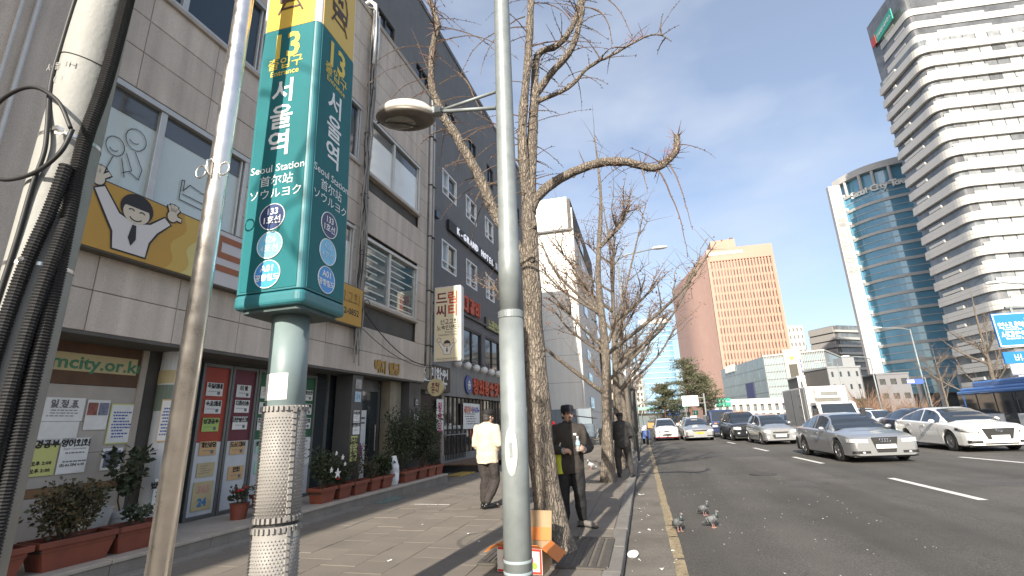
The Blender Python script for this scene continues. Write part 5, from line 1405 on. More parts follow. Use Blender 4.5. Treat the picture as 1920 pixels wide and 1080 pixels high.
MB().box(0, 2.35, 0, .08, 3.2, 4.75).build('panel', M_WHITE, ws); MB().tube([(3.25, .3, 0), (3.25, .3, 5.0)], .13, 10).build('mast', M_GALV, ws)
MB().tube([(1, .2, 3.6), (3.25, .3, 3.6)], .05, 8).build('boom', M_GALV, ws); MB().tube([(1, .2, 4.4), (3.25, .3, 4.4)], .05, 8).build('boom', M_GALV, ws); MB().tube([(.4, .3, 0), (.4, .3, 3.2)], .06, 8).build('leg', M_GALV, ws)
gs_ = empty('green_sign', (13.4, 100, -.1), 0, 'green expressway sign on a mast above the waiting traffic', 'sign')
MB().box(0, 2.6, 0, .08, 3.2, 4.8).build('panel', mat('road_green', (.02, .32, .22), .45), gs_); text(gs_, '강변북로\nSeoul', FY(1.3, -.02, 4.2), .5, M_WLET); text(gs_, '↓', FY(1.3, -.02, 3.5), .6, M_WLET)
MB().tube([(-.9, .2, 0), (-.9, .2, 4.9)], .13, 10).build('mast', M_GALV, gs_); MB().tube([(-.9, .2, 4.3), (1, .2, 4.3)], .06, 8).build('boom', M_GALV, gs_)
# small far signs and signals
for (x, y, z, w, h, m, lab) in ((4.0, 95, 1.9, 1.0, .8, 'road_blue', 'left one of two small blue square signs far ahead'), (5.4, 95, 1.9, 1.0, .8, 'road_blue', 'right one of two small blue square signs far ahead'),
                                (8.2, 95, 1.8, 1.3, .8, 'road_green', 'small green striped sign far ahead by the pines'), (12.5, 92, 1.6, .8, .8, 'road_blue', 'small blue sign far ahead under the green one')):
    o = empty('small_sign', (x, y, 0), 0, lab, 'sign'); MB().box(0, w, 0, .05, z, z+h).build('panel', _M[m], o); MB().tube([(w/2, .06, -.1), (w/2, .06, z+h)], .05, 6).build('post', M_GALV, o)
    MB().box(w*.25, w*.4, -.012, -.002, z+.15, z+h-.15).build('mark', M_WLET, o); MB().box(w*.6, w*.72, -.012, -.002, z+.15, z+h-.15).build('mark', M_WLET, o)
# ------------------------------------------------------------ trees
def add_bark():
    m = mat('ginkgo_bark', (0.225, 0.188, 0.15), 0.9, var=0.32, vs=11, speck=.35, ss=45, detail=9)
    n, l = m.node_tree.nodes, m.node_tree.links
    g = n.new('ShaderNodeNewGeometry'); ws = n.new('ShaderNodeTexNoise'); ws.inputs['Scale'].default_value = 7; ws.inputs['Detail'].default_value = 4
    ad = n.new('ShaderNodeVectorMath'); ad.operation = 'MULTIPLY_ADD'; ad.inputs[1].default_value = (.09, .09, .09)
    l.new(g.outputs['Position'], ws.inputs['Vector']); l.new(ws.outputs['Color'], ad.inputs[0]); l.new(g.outputs['Position'], ad.inputs[2])
    mp = n.new('ShaderNodeMapping'); mp.inputs['Scale'].default_value = (30, 30, 6.5); l.new(ad.outputs[0], mp.inputs['Vector'])
    vo = n.new('ShaderNodeTexVoronoi'); vo.feature = 'DISTANCE_TO_EDGE'; vo.inputs['Scale'].default_value = 1.0; l.new(mp.outputs['Vector'], vo.inputs['Vector'])
    rg = n.new('ShaderNodeMapRange'); rg.inputs['From Max'].default_value = .22; l.new(vo.outputs['Distance'], rg.inputs['Value'])
    fn = n.new('ShaderNodeTexNoise'); fn.inputs['Scale'].default_value = 60; fn.inputs['Detail'].default_value = 5; l.new(g.outputs['Position'], fn.inputs['Vector'])
    su = n.new('ShaderNodeMath'); su.operation = 'MULTIPLY_ADD'; su.inputs[1].default_value = .5; l.new(fn.outputs['Fac'], su.inputs[0]); l.new(rg.outputs['Result'], su.inputs[2])
    bp = n.new('ShaderNodeBump'); bp.inputs['Strength'].default_value = .8; bp.inputs['Distance'].default_value = .025; l.new(su.outputs[0], bp.inputs['Height']); l.new(bp.outputs['Normal'], n['Principled BSDF'].inputs['Normal'])
    # the furrows are coloured darker than the ridges
    bs_in = n['Principled BSDF'].inputs['Base Color']; src = bs_in.links[0].from_socket; mr = n.new('ShaderNodeMapRange'); mr.inputs['To Min'].default_value = .55; l.new(rg.outputs['Result'], mr.inputs['Value'])
    mx = n.new('ShaderNodeMixRGB'); mx.blend_type = 'MULTIPLY'; mx.inputs['Fac'].default_value = 1; l.new(src, mx.inputs['Color1']); l.new(mr.outputs['Result'], mx.inputs['Color2']); l.new(mx.outputs['Color'], bs_in)
    return m
M_BARK = add_bark()
M_TWIG = mat('twig_bark', (0.15, 0.105, 0.08), 0.85, var=.25, vs=8)
M_SHOOT = mat('red_brown_shoot', (0.20, 0.09, 0.06), 0.8)
M_BUD = mat('old_fruit', (0.24, 0.135, 0.09), 0.8, var=.3, vs=30)

def crook(p, q, n, amp, r):
    """a crooked way from p to q"""
    p, q = V(p), V(q); L = (q-p).length; out = [p]
    for i in range(1, n):
        out.append(p.lerp(q, i/n) + V((r.uniform(-1, 1), r.uniform(-1, 1), r.uniform(-1, 1)))*amp*L)
    return out + [q]
def twig(b, p, d, L, r0, r, droop=.35, spurs=True, n=5, bud=None):
    """one long thin branchlet that bends over, with the short spurs of a ginkgo"""
    d = V(d).normalized(); pts = [V(p)]; step = L/n
    for i in range(n):
        d = (d + V((r.uniform(-.12, .12), r.uniform(-.12, .12), -droop*.35 + r.uniform(-.08, .08)))).normalized()
        pts.append(pts[-1]+d*step)
    b.tube(pts, [r0*(1-.75*i/n) for i in range(n+1)], 4, cap=False)
    if spurs:
        k = int(L/.055)
        for i in range(k):
            t = r.uniform(0, n-.01); j = int(t); q = pts[j].lerp(pts[j+1], t-j)
            e = V((r.uniform(-1, 1), r.uniform(-1, 1), r.uniform(-.4, 1))).normalized()*r.uniform(.012, .03)
            b.tube([q, q+e], [.0065, .005], 3, cap=False)
            if bud is not None and r.random() < .25: bud.ell(q+e*1.2, .013, .013, .013, 5, 4)
    return pts
def shoots(b, p, r, n=9, L=.30):
    for _ in range(n):
        e = V((r.uniform(-1, 1), r.uniform(-1, 1), r.uniform(-.3, 1.2))).normalized()*r.uniform(.4, 1)*L
        b.tube([V(p), V(p)+e*.6, V(p)+e], [.005, .004, .002], 3, cap=False)

# the near tree, limb by limb
t1 = empty('ginkgo_tree', (0, 0, 0), 0, 'big bare ginkgo with arching limb beside the lamp pole', 'tree', 'bare ginkgos along the kerb')
r = random.Random(42)
def dense(pts, n=4): return smoothpath(pts, n)
def rads(a, c, n, k=1.0): return [a+(c-a)*(i/(n-1))**k for i in range(n)]
TR = [(-1.16, 6.15, -.03), (-1.19, 6.15, .18), (-1.21, 6.15, .41), (-1.26, 6.15, .89), (-1.28, 6.15, 1.39), (-1.30, 6.15, 2.19), (-1.31, 6.15, 3.06), (-1.31, 6.15, 3.91), (-1.30, 6.15, 4.62)]
P = dense(TR, 7); n = len(P); b = MB()
rd = []
for i, p in enumerate(P):
    z = p.z; rr0 = .178 + .085*math.exp(-z/.25) - .018*z
    rd.append(max(rr0, .10))
b.tube(P, rd, 28)
# knobbly, fluted trunk
import mathutils
b.v = [tuple(V(v) + (V(v)-V((-1.27, 6.15, v[2]))).normalized()*(mathutils.noise.noise(V((v[0]*9, v[1]*9, v[2]*2.2)))*.022 + mathutils.noise.noise(V((v[0]*25, v[1]*25, v[2]*5)))*.008)) for v in b.v]
b.build('trunk', M_BARK, t1, smooth=True)
# pruning scars and burrs on the near trunk
for (a, z, q) in ((-95, 1.75, .045), (-110, 3.0, .05), (-80, 3.6, .05), (-50, 4.1, .045)):
    rr0 = .178-.018*z; c = V((-1.29+cos(R(a))*rr0, 6.15+sin(R(a))*rr0, z)); MB().ell(c, q*.9, q*.5, q*1.3, 10, 8).build('burr', M_BARK, t1, smooth=True)
# roots flaring out
for a in (95, 160, 235, 290):
    c, s_ = cos(R(a)), sin(R(a)); MB().tube([(-1.17+c*.10, 6.15+s_*.10, .22), (-1.17+c*.24, 6.15+s_*.24, .06), (-1.17+c*.42, 6.15+s_*.42, -.03)], [.09, .075, .04], 8).build('root', M_BARK, t1, smooth=True)
LIMBS = {
 'a': ([(-1.30, 6.15, 4.30), (-1.34, 6.1, 5.14), (-1.31, 6.05, 5.83), (-1.18, 6.0, 6.8), (-1.09, 6.0, 7.9), (-0.98, 5.9, 9.06), (-0.82, 5.9, 10.7)], .085, .035),
 'b': ([(-1.28, 6.15, 4.30), (-1.24, 6.2, 5.18), (-1.18, 6.2, 5.9), (-1.12, 6.2, 6.45)], .082, .07),
 'c': ([(-1.15, 6.2, 6.08), (-1.08, 6.23, 7.0), (-0.75, 6.27, 7.17), (-0.53, 6.3, 7.45), (-0.38, 6.33, 7.86), (-0.24, 6.37, 8.68), (-0.19, 6.4, 10.1)], .058, .025),
 'd': ([(-1.12, 6.2, 6.30), (-0.85, 6.17, 6.61), (-0.54, 6.13, 6.9), (-0.36, 6.1, 7.37), (-0.29, 6.07, 7.72), (-0.12, 6.03, 8.59), (0.18, 6.0, 9.7)], .06, .025),
 'e': ([(-1.14, 6.2, 6.15), (-0.64, 6.28, 6.36), (-0.29, 6.36, 6.73), (0.04, 6.44, 6.91), (0.68, 6.52, 7.21), (0.98, 6.6, 7.08)], .038, .006),
 'f': ([(-1.27, 6.15, 4.38), (-1.14, 6.19, 4.6), (-0.84, 6.24, 4.83), (-0.37, 6.28, 4.99), (0.04, 6.33, 5.0), (0.47, 6.37, 4.84), (0.66, 6.41, 4.94), (0.81, 6.46, 5.11), (0.85, 6.5, 5.36)], .075, .042),
 'g': ([(-1.32, 6.15, 3.45), (-1.55, 6.12, 3.93), (-1.77, 6.09, 4.31), (-1.96, 6.05, 4.84), (-2.14, 6.02, 5.25), (-2.38, 5.99, 5.74), (-2.54, 5.96, 6.02), (-2.63, 5.93, 6.27), (-2.71, 5.89, 6.54), (-2.72, 5.86, 6.93), (-2.68, 5.83, 7.3), (-2.59, 5.8, 7.62), (-2.64, 5.76, 7.86), (-2.77, 5.73, 8.35), (-2.87, 5.7, 9.1)], .085, .035)}
tw_, sh_, bu_ = MB(), MB(), MB()
for k, (pts, ra, rb_) in LIMBS.items():
    Pp = dense(pts, 5); nn = len(Pp); rr_ = rads(ra, rb_, nn)
    rr_ = [q*(1+r.uniform(-.07, .09)) for q in rr_]
    b = MB().tube(Pp, rr_, 12)
    b.v = [tuple(V(v)+V((mathutils.noise.noise(V(v)*14), mathutils.noise.noise(V(v)*14+V((5, 5, 5))), mathutils.noise.noise(V(v)*11)))*.012) for v in b.v]
    for q_ in range(int(nn*.5)):
        i_ = r.randrange(2, nn-1); a_ = r.uniform(0, 6.28); d_ = (Pp[i_]-Pp[i_-1]).normalized(); o_ = d_.orthogonal().normalized(); o_ = Matrix.Rotation(a_, 3, d_) @ o_
        b.ell(Pp[i_]+o_*rr_[i_]*.85, rr_[i_]*r.uniform(.25, .45), rr_[i_]*r.uniform(.25, .45), rr_[i_]*r.uniform(.25, .5), 7, 5)
    b.build('limb', M_BARK, t1, smooth=True)
    # branchlets
    cnt = {'a': 34, 'b': 14, 'c': 28, 'd': 28, 'e': 22, 'f': 14, 'g': 46}[k]
    for i in range(cnt):
        t = r.uniform(.12, .98); q = Pp[int(t*(nn-1))]
        if k == 'f' and t < .3: continue
        d = V((r.uniform(-1, 1), r.uniform(-.6, .6), r.uniform(-.2, .7)))
        twig(tw_, q, d, r.uniform(.35, 1.25) if k in 'ag' else r.uniform(.2, .7), r.uniform(.007, .014), r, droop=r.uniform(.2, .75))
    for i in range({'f': 14, 'g': 9}.get(k, 3)):
        t = r.uniform(.45, 1.0) if k == 'f' else r.uniform(.5, .95)
        shoots(sh_, Pp[int(t*(nn-1))], r, 8, .28)
# arching branchlets seen against the sky
for (p, d, L, dr) in (((-2.66, 5.84, 7.25), (-1, -.2, .25), 1.15, .45), ((-2.62, 5.8, 7.3), (1, .1, .45), 1.5, .5), ((-2.70, 5.87, 6.7), (-.8, -.2, .3), .9, .7), ((-2.70, 5.88, 6.5), (-.7, -.2, .1), .8, .7), ((-2.6, 5.9, 6.6), (1, 0, .35), .55, .1),
                      ((-2.3, 5.9, 6.75), (.55, 0, -.6), 1.2, .3), ((-1.3, 6.05, 5.9), (1, 0, .1), .55, .1), ((-1.2, 6.0, 7.4), (-1, -.2, .5), 1.5, .65), ((-1.2, 6.0, 7.6), (-.8, .1, .4), 1.3, .9), ((-1.15, 6, 7.8), (.5, 0, .3), 1.4, 1.1),
                      ((-.3, 6.07, 7.8), (1, 0, .3), 1.3, 1.0), ((-.4, 6.1, 7.6), (.6, -.2, .2), 1.3, 1.3), ((.66, 6.4, 4.96), (.35, 0, -.75), 1.15, .35), ((.5, 6.37, 4.86), (.4, .1, -.75), 1.4, .25), ((.3, 6.35, 4.95), (.2, 0, -1), .5, .1),
                      ((-1.33, 6.1, 5.1), (-1, -.2, .5), .5, .2), ((-2.1, 6.0, 5.2), (-1, -.1, .05), .45, .0), ((-1.9, 6.05, 4.8), (.9, 0, .05), .5, .0), ((-2.2, 6.0, 5.45), (-.7, 0, -.5), .4, .1), ((-1.95, 6.05, 4.8), (-.4, 0, -.9), .5, .1)):
    twig(tw_, p, d, L, .013, r, droop=dr, n=9)
tw_.build('twigs', M_TWIG, t1, kind='stuff'); sh_.build('young_shoots', M_SHOOT, t1, kind='stuff')
tgx = MB().box(-1.88, -.55, 5.44, 6.76, .001, .0035).build('grate_bed', M_JOINT, pave)
tg = empty('tree_grate', (-1.2, 6.1, 0), 0, 'slotted dark tree grate round the foot of the near ginkgo', 'tree grate')
for i in range(15):
    x = -.62+i*.088
    MB().box(x, x+.05, -.62, .62, .004, .016).build('bar', mat('grate_iron', (.10, .09, .08), .7, metal=.3, var=.3, vs=12), tg)
f = MB(); f.box(-.68, .68, -.68, -.622, .004, .02); f.box(-.68, .68, .622, .68, .004, .02); f.box(-.68, -.622, -.62, .62, .004, .02); f.box(.662, .70, -.62, .62, .004, .02); f.build('frame', mat('grate_iron', (0, 0, 0)), tg)

def ginkgo(x, y, h, seed, label, tr=.17, fruit=True, limbs=9, lean=(0, 0), fork=3.0, z0=0, group='bare ginkgos along the kerb', fixed=()):
    r = random.Random(seed); o = empty('ginkgo_tree', (x, y, z0), 0, label, 'tree', group)
    P = smoothpath([(0, 0, -.03), (lean[0]*.3, lean[1]*.3, h*.12), (lean[0]*.8, lean[1], h*.32), (lean[0]+r.uniform(-.1, .1), lean[1], h*.55), (lean[0]*1.3+r.uniform(-.15, .15), lean[1]*1.2, h*.78), (lean[0]*1.6, lean[1]*1.3, h)], 6)
    n = len(P); b = MB().tube(P, [max(.012, tr*(1-.92*(max(p.z, 0)/h)**.9)+.06*math.exp(-max(p.z, 0)/.2)) for p in P], 14)
    b.v = [tuple(V(v)+V((mathutils.noise.noise(V(v)*7), mathutils.noise.noise(V(v)*7+V((3, 3, 3))), 0))*.02) for v in b.v]
    b.build('trunk', M_BARK, o, smooth=True)
    tw, bu = MB(), MB(); allp = []
    lb = list(fixed)
    for i in range(limbs):
        t = r.uniform(fork/h, .80); q = P[min(n-1, int(t*(n-1)))]; a = r.uniform(0, 2*pi) if i > 1 else (pi if i else 0)
        Ln = (h-q.z)*r.uniform(.35, .62); up_ = r.uniform(.75, 1.7)
        e = q+V((cos(a), sin(a), up_)).normalized()*Ln; m_ = q.lerp(e, .5)+V((cos(a), sin(a), 0))*Ln*.10
        lb.append((q, m_, e))
    for L_ in lb:
        pts = smoothpath([V(p) for p in L_], 5); nn = len(pts); r0 = tr*r.uniform(.28, .42)
        MB().tube(pts, rads(r0, .012, nn), 8).build('limb', M_BARK, o, smooth=True)
        allp += pts[2:]
        for k in range(5):
            q = pts[int(r.uniform(.2, .92)*(nn-1))]; d = (pts[-1]-pts[0]).normalized()
            sub = crook(q, q+(d+V((r.uniform(-.8, .8), r.uniform(-.8, .8), r.uniform(-.1, .7)))).normalized()*r.uniform(.5, 1.4), 4, .05, r)
            MB().tube(sub, rads(r0*.42, .006, len(sub)), 6).build('branch', M_BARK, o, smooth=True); allp += sub[1:]
    allp += P[int(n*.55):]
    for i in range(420):
        q = r.choice(allp); twig(tw, q, (r.uniform(-1, 1), r.uniform(-1, 1), r.uniform(-.1, 1.2)), r.uniform(.25, .9), .0075, r, droop=.15, n=3, spurs=False)
    if fruit:
        for i in range(520):
            q = r.choice(allp)+V((r.uniform(-.12, .12), r.uniform(-.12, .12), r.uniform(-.1, .12))); bu.ell(q, .022, .022, .022, 5, 4)
        bu.build('old_fruit', M_BUD, o, kind='stuff')
    tw.build('twigs', M_TWIG, o, kind='stuff'); return o
ginkgo(-1.0, 12.7, 9.6, 1, 'second bare ginkgo from the camera, right of the man with a bottle', tr=.165, lean=(.24, 0), limbs=8,
       fixed=[((.20, 0, 3.2), (-.64, -.2, 4.15), (-1.25, -.3, 4.7)), ((.22, 0, 4.0), (-.4, 0, 5.4), (-1.2, 0, 6.6)), ((.28, 0, 3.4), (.75, .3, 4.6), (1.65, .8, 7.5))])
ginkgo(-.85, 16.2, 9.0, 2, 'third bare ginkgo along the kerb, beside the man in black seen from behind', tr=.16, lean=(.10, 0), limbs=11)
ginkgo(-.8, 21.5, 9.2, 3, 'fourth bare ginkgo along the kerb by the round sign', tr=.14, limbs=9)
ginkgo(-.8, 27.5, 9.4, 4, 'fifth bare ginkgo along the kerb past the round sign', tr=.14, limbs=9)
ginkgo(-.8, 34, 9.0, 5, 'sixth bare ginkgo along the kerb near the parked scooter', tr=.14, limbs=8, fruit=False)
ginkgo(-.9, 43, 9.0, 6, 'farthest bare ginkgo but one along the left kerb', tr=.14, limbs=8, fruit=False)
ginkgo(-.9, 55, 9.0, 8, 'farthest bare ginkgo along the left kerb', tr=.14, limbs=8, fruit=False)
ginkgo(25.6, 45, 10.6, 9, 'bare tree before the white tower at the right', tr=.22, limbs=12, fruit=False, lean=(.3, 0), z0=.05, fork=2.5, group='bare trees across the road')
ginkgo(30, 60, 8, 10, 'smaller bare tree right of the blue tower foot', tr=.14, limbs=9, fruit=False, z0=.05, group='bare trees across the road')
def shrub(x, y, h, w, seed, label, z0=.05):
    r = random.Random(seed); o = empty('bare_shrub', (x, y, z0), 0, label, 'shrub', 'bare brown shrubs across the road'); tw = MB()
    for i in range(170):
        a = r.uniform(0, 2*pi); q = V((cos(a)*r.uniform(0, w*.3), sin(a)*r.uniform(0, w*.3), r.uniform(0, h*.3)))
        twig(tw, q, (cos(a)*.7, sin(a)*.7, r.uniform(.6, 1.6)), r.uniform(.4, .8)*h, .022, r, droop=.1, n=4, spurs=False)
    tw.build('stems', mat('brown_stem', (.25, .16, .11), .9), o, kind='stuff')
shrub(22.5, 60, 5.2, 4.5, 31, 'tall brown leafless shrub left of the blue tower foot'); shrub(25.5, 66, 4.2, 4.5, 32, 'lower brown leafless shrub by the tower lamps'); shrub(34, 75, 4.5, 5, 33, 'brown leafless shrub before the white tower base')
shrub(29, 70, 3.8, 5, 34, 'brown leafless shrub between the two towers')

# pines in the median far ahead
M_NEED = mat('pine_needles', (0.10, 0.105, 0.055), 0.8, var=.35, vs=1.2)
def pine(x, y, h, w, seed, label):
    r = random.Random(seed); o = empty('pine_tree', (x, y, -.1), 0, label, 'tree', 'pines in the median')
    tp = smoothpath([(0, 0, 0), (.15, 0, h*.3), (-.1, 0, h*.65), (.1, 0, h*.95)], 5); MB().tube(tp, rads(.26, .05, len(tp)), 8).build('trunk', mat('pine_bark', (.16, .085, .055), .9, var=.2), o, smooth=True)
    nd = MB(); 
    for i in range(34):
        z = h*(.34+.64*(i/33)); ww = w*.5*(1-.75*max(0, (z/h-.36)/.64)**1.3)*r.uniform(.65, 1.1); a = r.uniform(0, 2*pi)
        e = V((cos(a)*ww, sin(a)*ww, z+r.uniform(-.1, .35))); MB().tube([V((0, 0, z-.3)), e*.5+V((0, 0, z*.5)), e], [.05, .04, .015], 5).build('bough', M_BARK, o)
        for k in range(3):
            c = V((0, 0, z)).lerp(e, .35+.32*k); rx = w*.10*r.uniform(.8, 1.4)
            for q in range(70):
                p = c+V((r.gauss(0, rx*.6), r.gauss(0, rx*.6), r.gauss(0, .17))); s = r.uniform(.16, .40); d1 = V((r.uniform(-1, 1), r.uniform(-1, 1), r.uniform(-.5, .9))).normalized()*s; d2 = V((r.uniform(-1, 1), r.uniform(-1, 1), r.uniform(-.3, .3))).normalized()*s*.35
                nd.add([p-d2, p+d2, p+d1], [(0, 1, 2)])
    nd.build('crown', M_NEED, o, kind='stuff')
pine(7.6, 88, 11.2, 9.5, 51, 'largest pine with layered boughs in the middle distance'); pine(10.5, 96, 9.0, 8, 52, 'pine right of the largest one, above the blank sign'); pine(3.6, 92, 7.4, 6.5, 53, 'smaller pine left of the largest one')
pine(44, 118, 4, 5, 54, 'small clipped pine beside the truck roof')
# ------------------------------------------------------------ vehicles
M_CGL = mat('car_glass', (0.016, 0.022, 0.03), 0.04, spec=0.7, coat=.5)
M_CHROME = mat('chrome', (0.72, 0.72, 0.72), 0.12, metal=1.0)
M_LENS = mat('headlamp_lens', (0.55, 0.56, 0.56), 0.08, spec=.8, coat=1.0, var=.4, vs=25)
M_TYRE = mat('tyre', (0.018, 0.018, 0.018), 0.8, var=.2, vs=20)
M_RIM = mat('alloy_rim', (0.28, 0.285, 0.29), 0.3, metal=.8)
M_TRIM = mat('black_trim', (0.016, 0.016, 0.017), 0.5)
M_PLATE = mat('number_plate', (0.72, 0.72, 0.70), 0.4)
def paint(name, c, metal=0.0, rough=.3): return mat(name, c, rough, metal=metal, coat=.9, spec=.5)
def lerp_tab(tab, d):
    if d <= tab[0][0]: return tab[0][1]
    for (a, u), (c, v) in zip(tab, tab[1:]):
        if d <= c:
            t = (d-a)/(c-a); t = t*t*(3-2*t)*.5 + t*.5; return u+(v-u)*t
    return tab[-1][1]
def wheel(parent, x, y, r, w, spokes=7, rimm=None):
    o = empty('wheel', (x, y, r), parent=parent); s = 1 if x > 0 else -1
    Mx = Matrix.Rotation(R(90)*s, 3, 'Y')
    MB().lathe([(r*.62, -w/2), (r*.93, -w/2), (r, -w/2+.035), (r, w/2-.035), (r*.93, w/2), (r*.64, w/2), (r*.62, w/2-.03)], 28, M=Mx).build('tyre', M_TYRE, o, smooth=False)
    rim = MB(); rim.lathe([(r*.63, w/2-.02), (r*.66, w/2-.004), (r*.60, w/2-.006), (r*.58, w/2-.06), (.0, w/2-.07)], 28, M=Mx); 
    for k in range(spokes):
        a = 2*pi*k/spokes; p = V((cos(a)*r*.12, sin(a)*r*.12, w/2-.01)); q = V((cos(a)*r*.60, sin(a)*r*.60, w/2-.012)); t = V((-sin(a), cos(a), 0))
        rim.add([Mx @ (p-t*.028), Mx @ (q-t*.022), Mx @ (q+t*.022), Mx @ (p+t*.028), Mx @ (p-t*.028-V((0, 0, .04))), Mx @ (q-t*.022-V((0, 0, .04))), Mx @ (q+t*.022-V((0, 0, .04))), Mx @ (p+t*.028-V((0, 0, .04)))], [(0, 1, 2, 3), (0, 4, 5, 1), (3, 2, 6, 7)])
    rim.lathe([(r*.16, w/2-.03), (r*.15, w/2+.002), (.01, w/2+.004)], 14, M=Mx)
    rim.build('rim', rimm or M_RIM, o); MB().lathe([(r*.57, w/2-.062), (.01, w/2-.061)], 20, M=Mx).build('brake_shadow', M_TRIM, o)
    return o
def car(label, loc, rz, pm, S, group='cars on the road'):
    """a car lofted from its side profile; S holds the measures; the nose points to -Y"""
    L, W = S['L'], S['W']; hw = W/2
    o = empty('car', (loc[0], loc[1], roadz(loc[0])), rz, label, 'car', group)
    o.rotation_euler = (0, R(-.97) if loc[0] < 13.6 else 0, rz)
    axl = S['ax']; ra = S['wr']+.045
    top, belt, wid = S['top'], S['belt'], S['wid']
    ds = sorted(set([round(L*i/64, 4) for i in range(65)] + [a+ra*cos(pi*k/14) for a in axl for k in range(15)] + [.015, .04, .08, .13, L-.015, L-.05]))
    ds = [d for d in ds if 0 <= d <= L]
    def zb(d):
        z = lerp_tab(S.get('bot', [(0, .22), (.3, .19), (L-.4, .2), (L, .28)]), d)
        for a in axl:
            if abs(d-a) < ra: z = max(z, S['wr']-.01+math.sqrt(ra*ra-(d-a)**2))
        return z
    def sec(d):
        w = lerp_tab(wid, d)*hw; b0 = zb(d); zs = lerp_tab(belt, d); zc = max(lerp_tab(top, d), zs); zm = max(lerp_tab([(0, .45), (L, .5)], d), b0+.035)
        z3 = max(zs-.13, zm+.02); z4 = max(zs-.03, z3+.01)
        return [(w-.06, b0), (w-.012, b0+.03), (w, zm), (w-.006, z3), (w-.035, z4), (w-.10, z4+.04 if z4+.04 < zc else zc), (w*.55, zs+(zc-zs)*.9 if zc > z4+.04 else zc), (0, zc)]
    b = MB(); secs = [sec(d) for d in ds]; m = len(secs[0])
    for s in (1, -1):
        o0 = len(b.v); b.v += [(s*p[0], d-L/2, p[1]) for d, q in zip(ds, secs) for p in q]
        for i in range(len(ds)-1):
            for k in range(m-1):
                f = (o0+i*m+k, o0+(i+1)*m+k, o0+(i+1)*m+k+1, o0+i*m+k+1); b.f.append(f if s > 0 else f[::-1]); b.mi.append(0)
        for i, fl in ((0, 1), (len(ds)-1, -1)):
            f = tuple(o0+i*m+k for k in range(m)); c = len(b.v); b.v.append((0, ds[i]-L/2, secs[i][0][1])); f = f+(c,); b.f.append(f if s*fl > 0 else f[::-1]); b.mi.append(0)
    body = b.build('body', pm, o, smooth=True)
    e = body.modifiers.new('edge', 'EDGE_SPLIT'); e.split_angle = R(38)
    # dark underside and wheel housings
    MB().box(-hw+.09, hw-.09, -L/2+.10, L/2-.12, .17, .62).build('underbody', M_TRIM, o)
    # greenhouse
    G = S['cab']; g0, g1 = G['top'][0][0], G['top'][-1][0]
    gd = sorted(set([g0+(g1-g0)*i/36 for i in range(37)] + [G['ws'], G['rs'], G['bp']-.04, G['bp']+.04, G['s0'], G['s1']]))
    def gsec(d):
        zt = lerp_tab(G['top'], d); w0 = lerp_tab(wid, d)*hw-.085; z0 = lerp_tab(belt, d)-.03; wr = lerp_tab(G['wr'], d)*hw; t = max(0, min(1, (zt-z0)/.42)); wr = w0+(wr-w0)*t
        return [(w0, z0), (w0+(wr-w0)*.5, z0+(zt-.07-z0)*.5), (wr, max(zt-.07, z0)), (wr-.05, max(zt-.03, z0)), (wr-.14, zt-.008), (wr*.4, zt), (0, zt)]
    gs = [gsec(d) for d in gd]; m = len(gs[0]); P = {}
    def cls(d, k, s):
        side = 'r' if s > 0 else 'l'
        if k < 2:
            if G['s0'] < d < G['s1'] and abs(d-G['bp']) > .04: return 'sf'+side if d < G['bp'] else 'sr'+side
            return 'roof'
        if k >= 3 and d < G['ws']: return 'ws'
        if k >= 3 and d > G['rs']: return 'rw'
        return 'roof'
    for s in (1, -1):
        for i in range(len(gd)-1):
            for k in range(m-1):
                q = [(s*gs[i][k][0], gd[i]-L/2, gs[i][k][1]), (s*gs[i+1][k][0], gd[i+1]-L/2, gs[i+1][k][1]), (s*gs[i+1][k+1][0], gd[i+1]-L/2, gs[i+1][k+1][1]), (s*gs[i][k+1][0], gd[i]-L/2, gs[i][k+1][1])]
                P.setdefault(cls((gd[i]+gd[i+1])/2, k, s), MB()).add(q if s > 0 else q[::-1], [(0, 1, 2, 3)])
    for k, bb in P.items():
        ob = bb.build({'roof': 'roof', 'ws': 'windscreen', 'rw': 'rear_window'}.get(k, 'side_window'), pm if k == 'roof' else M_CGL, o)
        wm = ob.modifiers.new('weld', 'WELD'); wm.merge_threshold = .002
        for pl in ob.data.polygons: pl.use_smooth = True
    # interior glimpses
    for x in (-.38, .38): MB().ell((x, G['bp']-L/2-.05, lerp_tab(belt, 2)+.16), .10, .06, .14, 10, 8).build('headrest', M_TRIM, o)
    for a in axl:
        for s in (1, -1): wheel(o, s*(hw-.105), a-L/2, S['wr'], .20, S.get('sp', 7))
    # lamps wrap the corner
    def strip_(nm, xa, d1, zlo, zhi, m_, push=.010, n=14):
        """a lamp or intake that starts on the nose at x = xa and wraps round the corner to the station d1"""
        w0 = lerp_tab(wid, 0)*hw; path = [(xa+(w0-xa)*k/4, 0.0, 0) for k in range(5)] + [(lerp_tab(wid, d1*k/n)*hw, d1*k/n, 1) for k in range(1, n+1)]
        ln = [0]
        for p, q in zip(path, path[1:]): ln.append(ln[-1]+math.hypot(q[0]-p[0], q[1]-p[1]))
        for s in (1, -1):
            bb = MB(); pts = []
            for (x, d, sd_), l_ in zip(path, ln):
                t = l_/ln[-1]; px = push*.75 if sd_ else 0; zl, zh = zlo(t), zhi(t)
                pts.append(((s*(x+px), d-L/2-push, zl), (s*(x+px), d-L/2-push, zh)))
            for i in range(len(pts)-1):
                q = [pts[i][0], pts[i+1][0], pts[i+1][1], pts[i][1]]; bb.add(q if s > 0 else q[::-1], [(0, 1, 2, 3)])
            bb.build(nm, m_, o)
    S['lamps'](strip_)
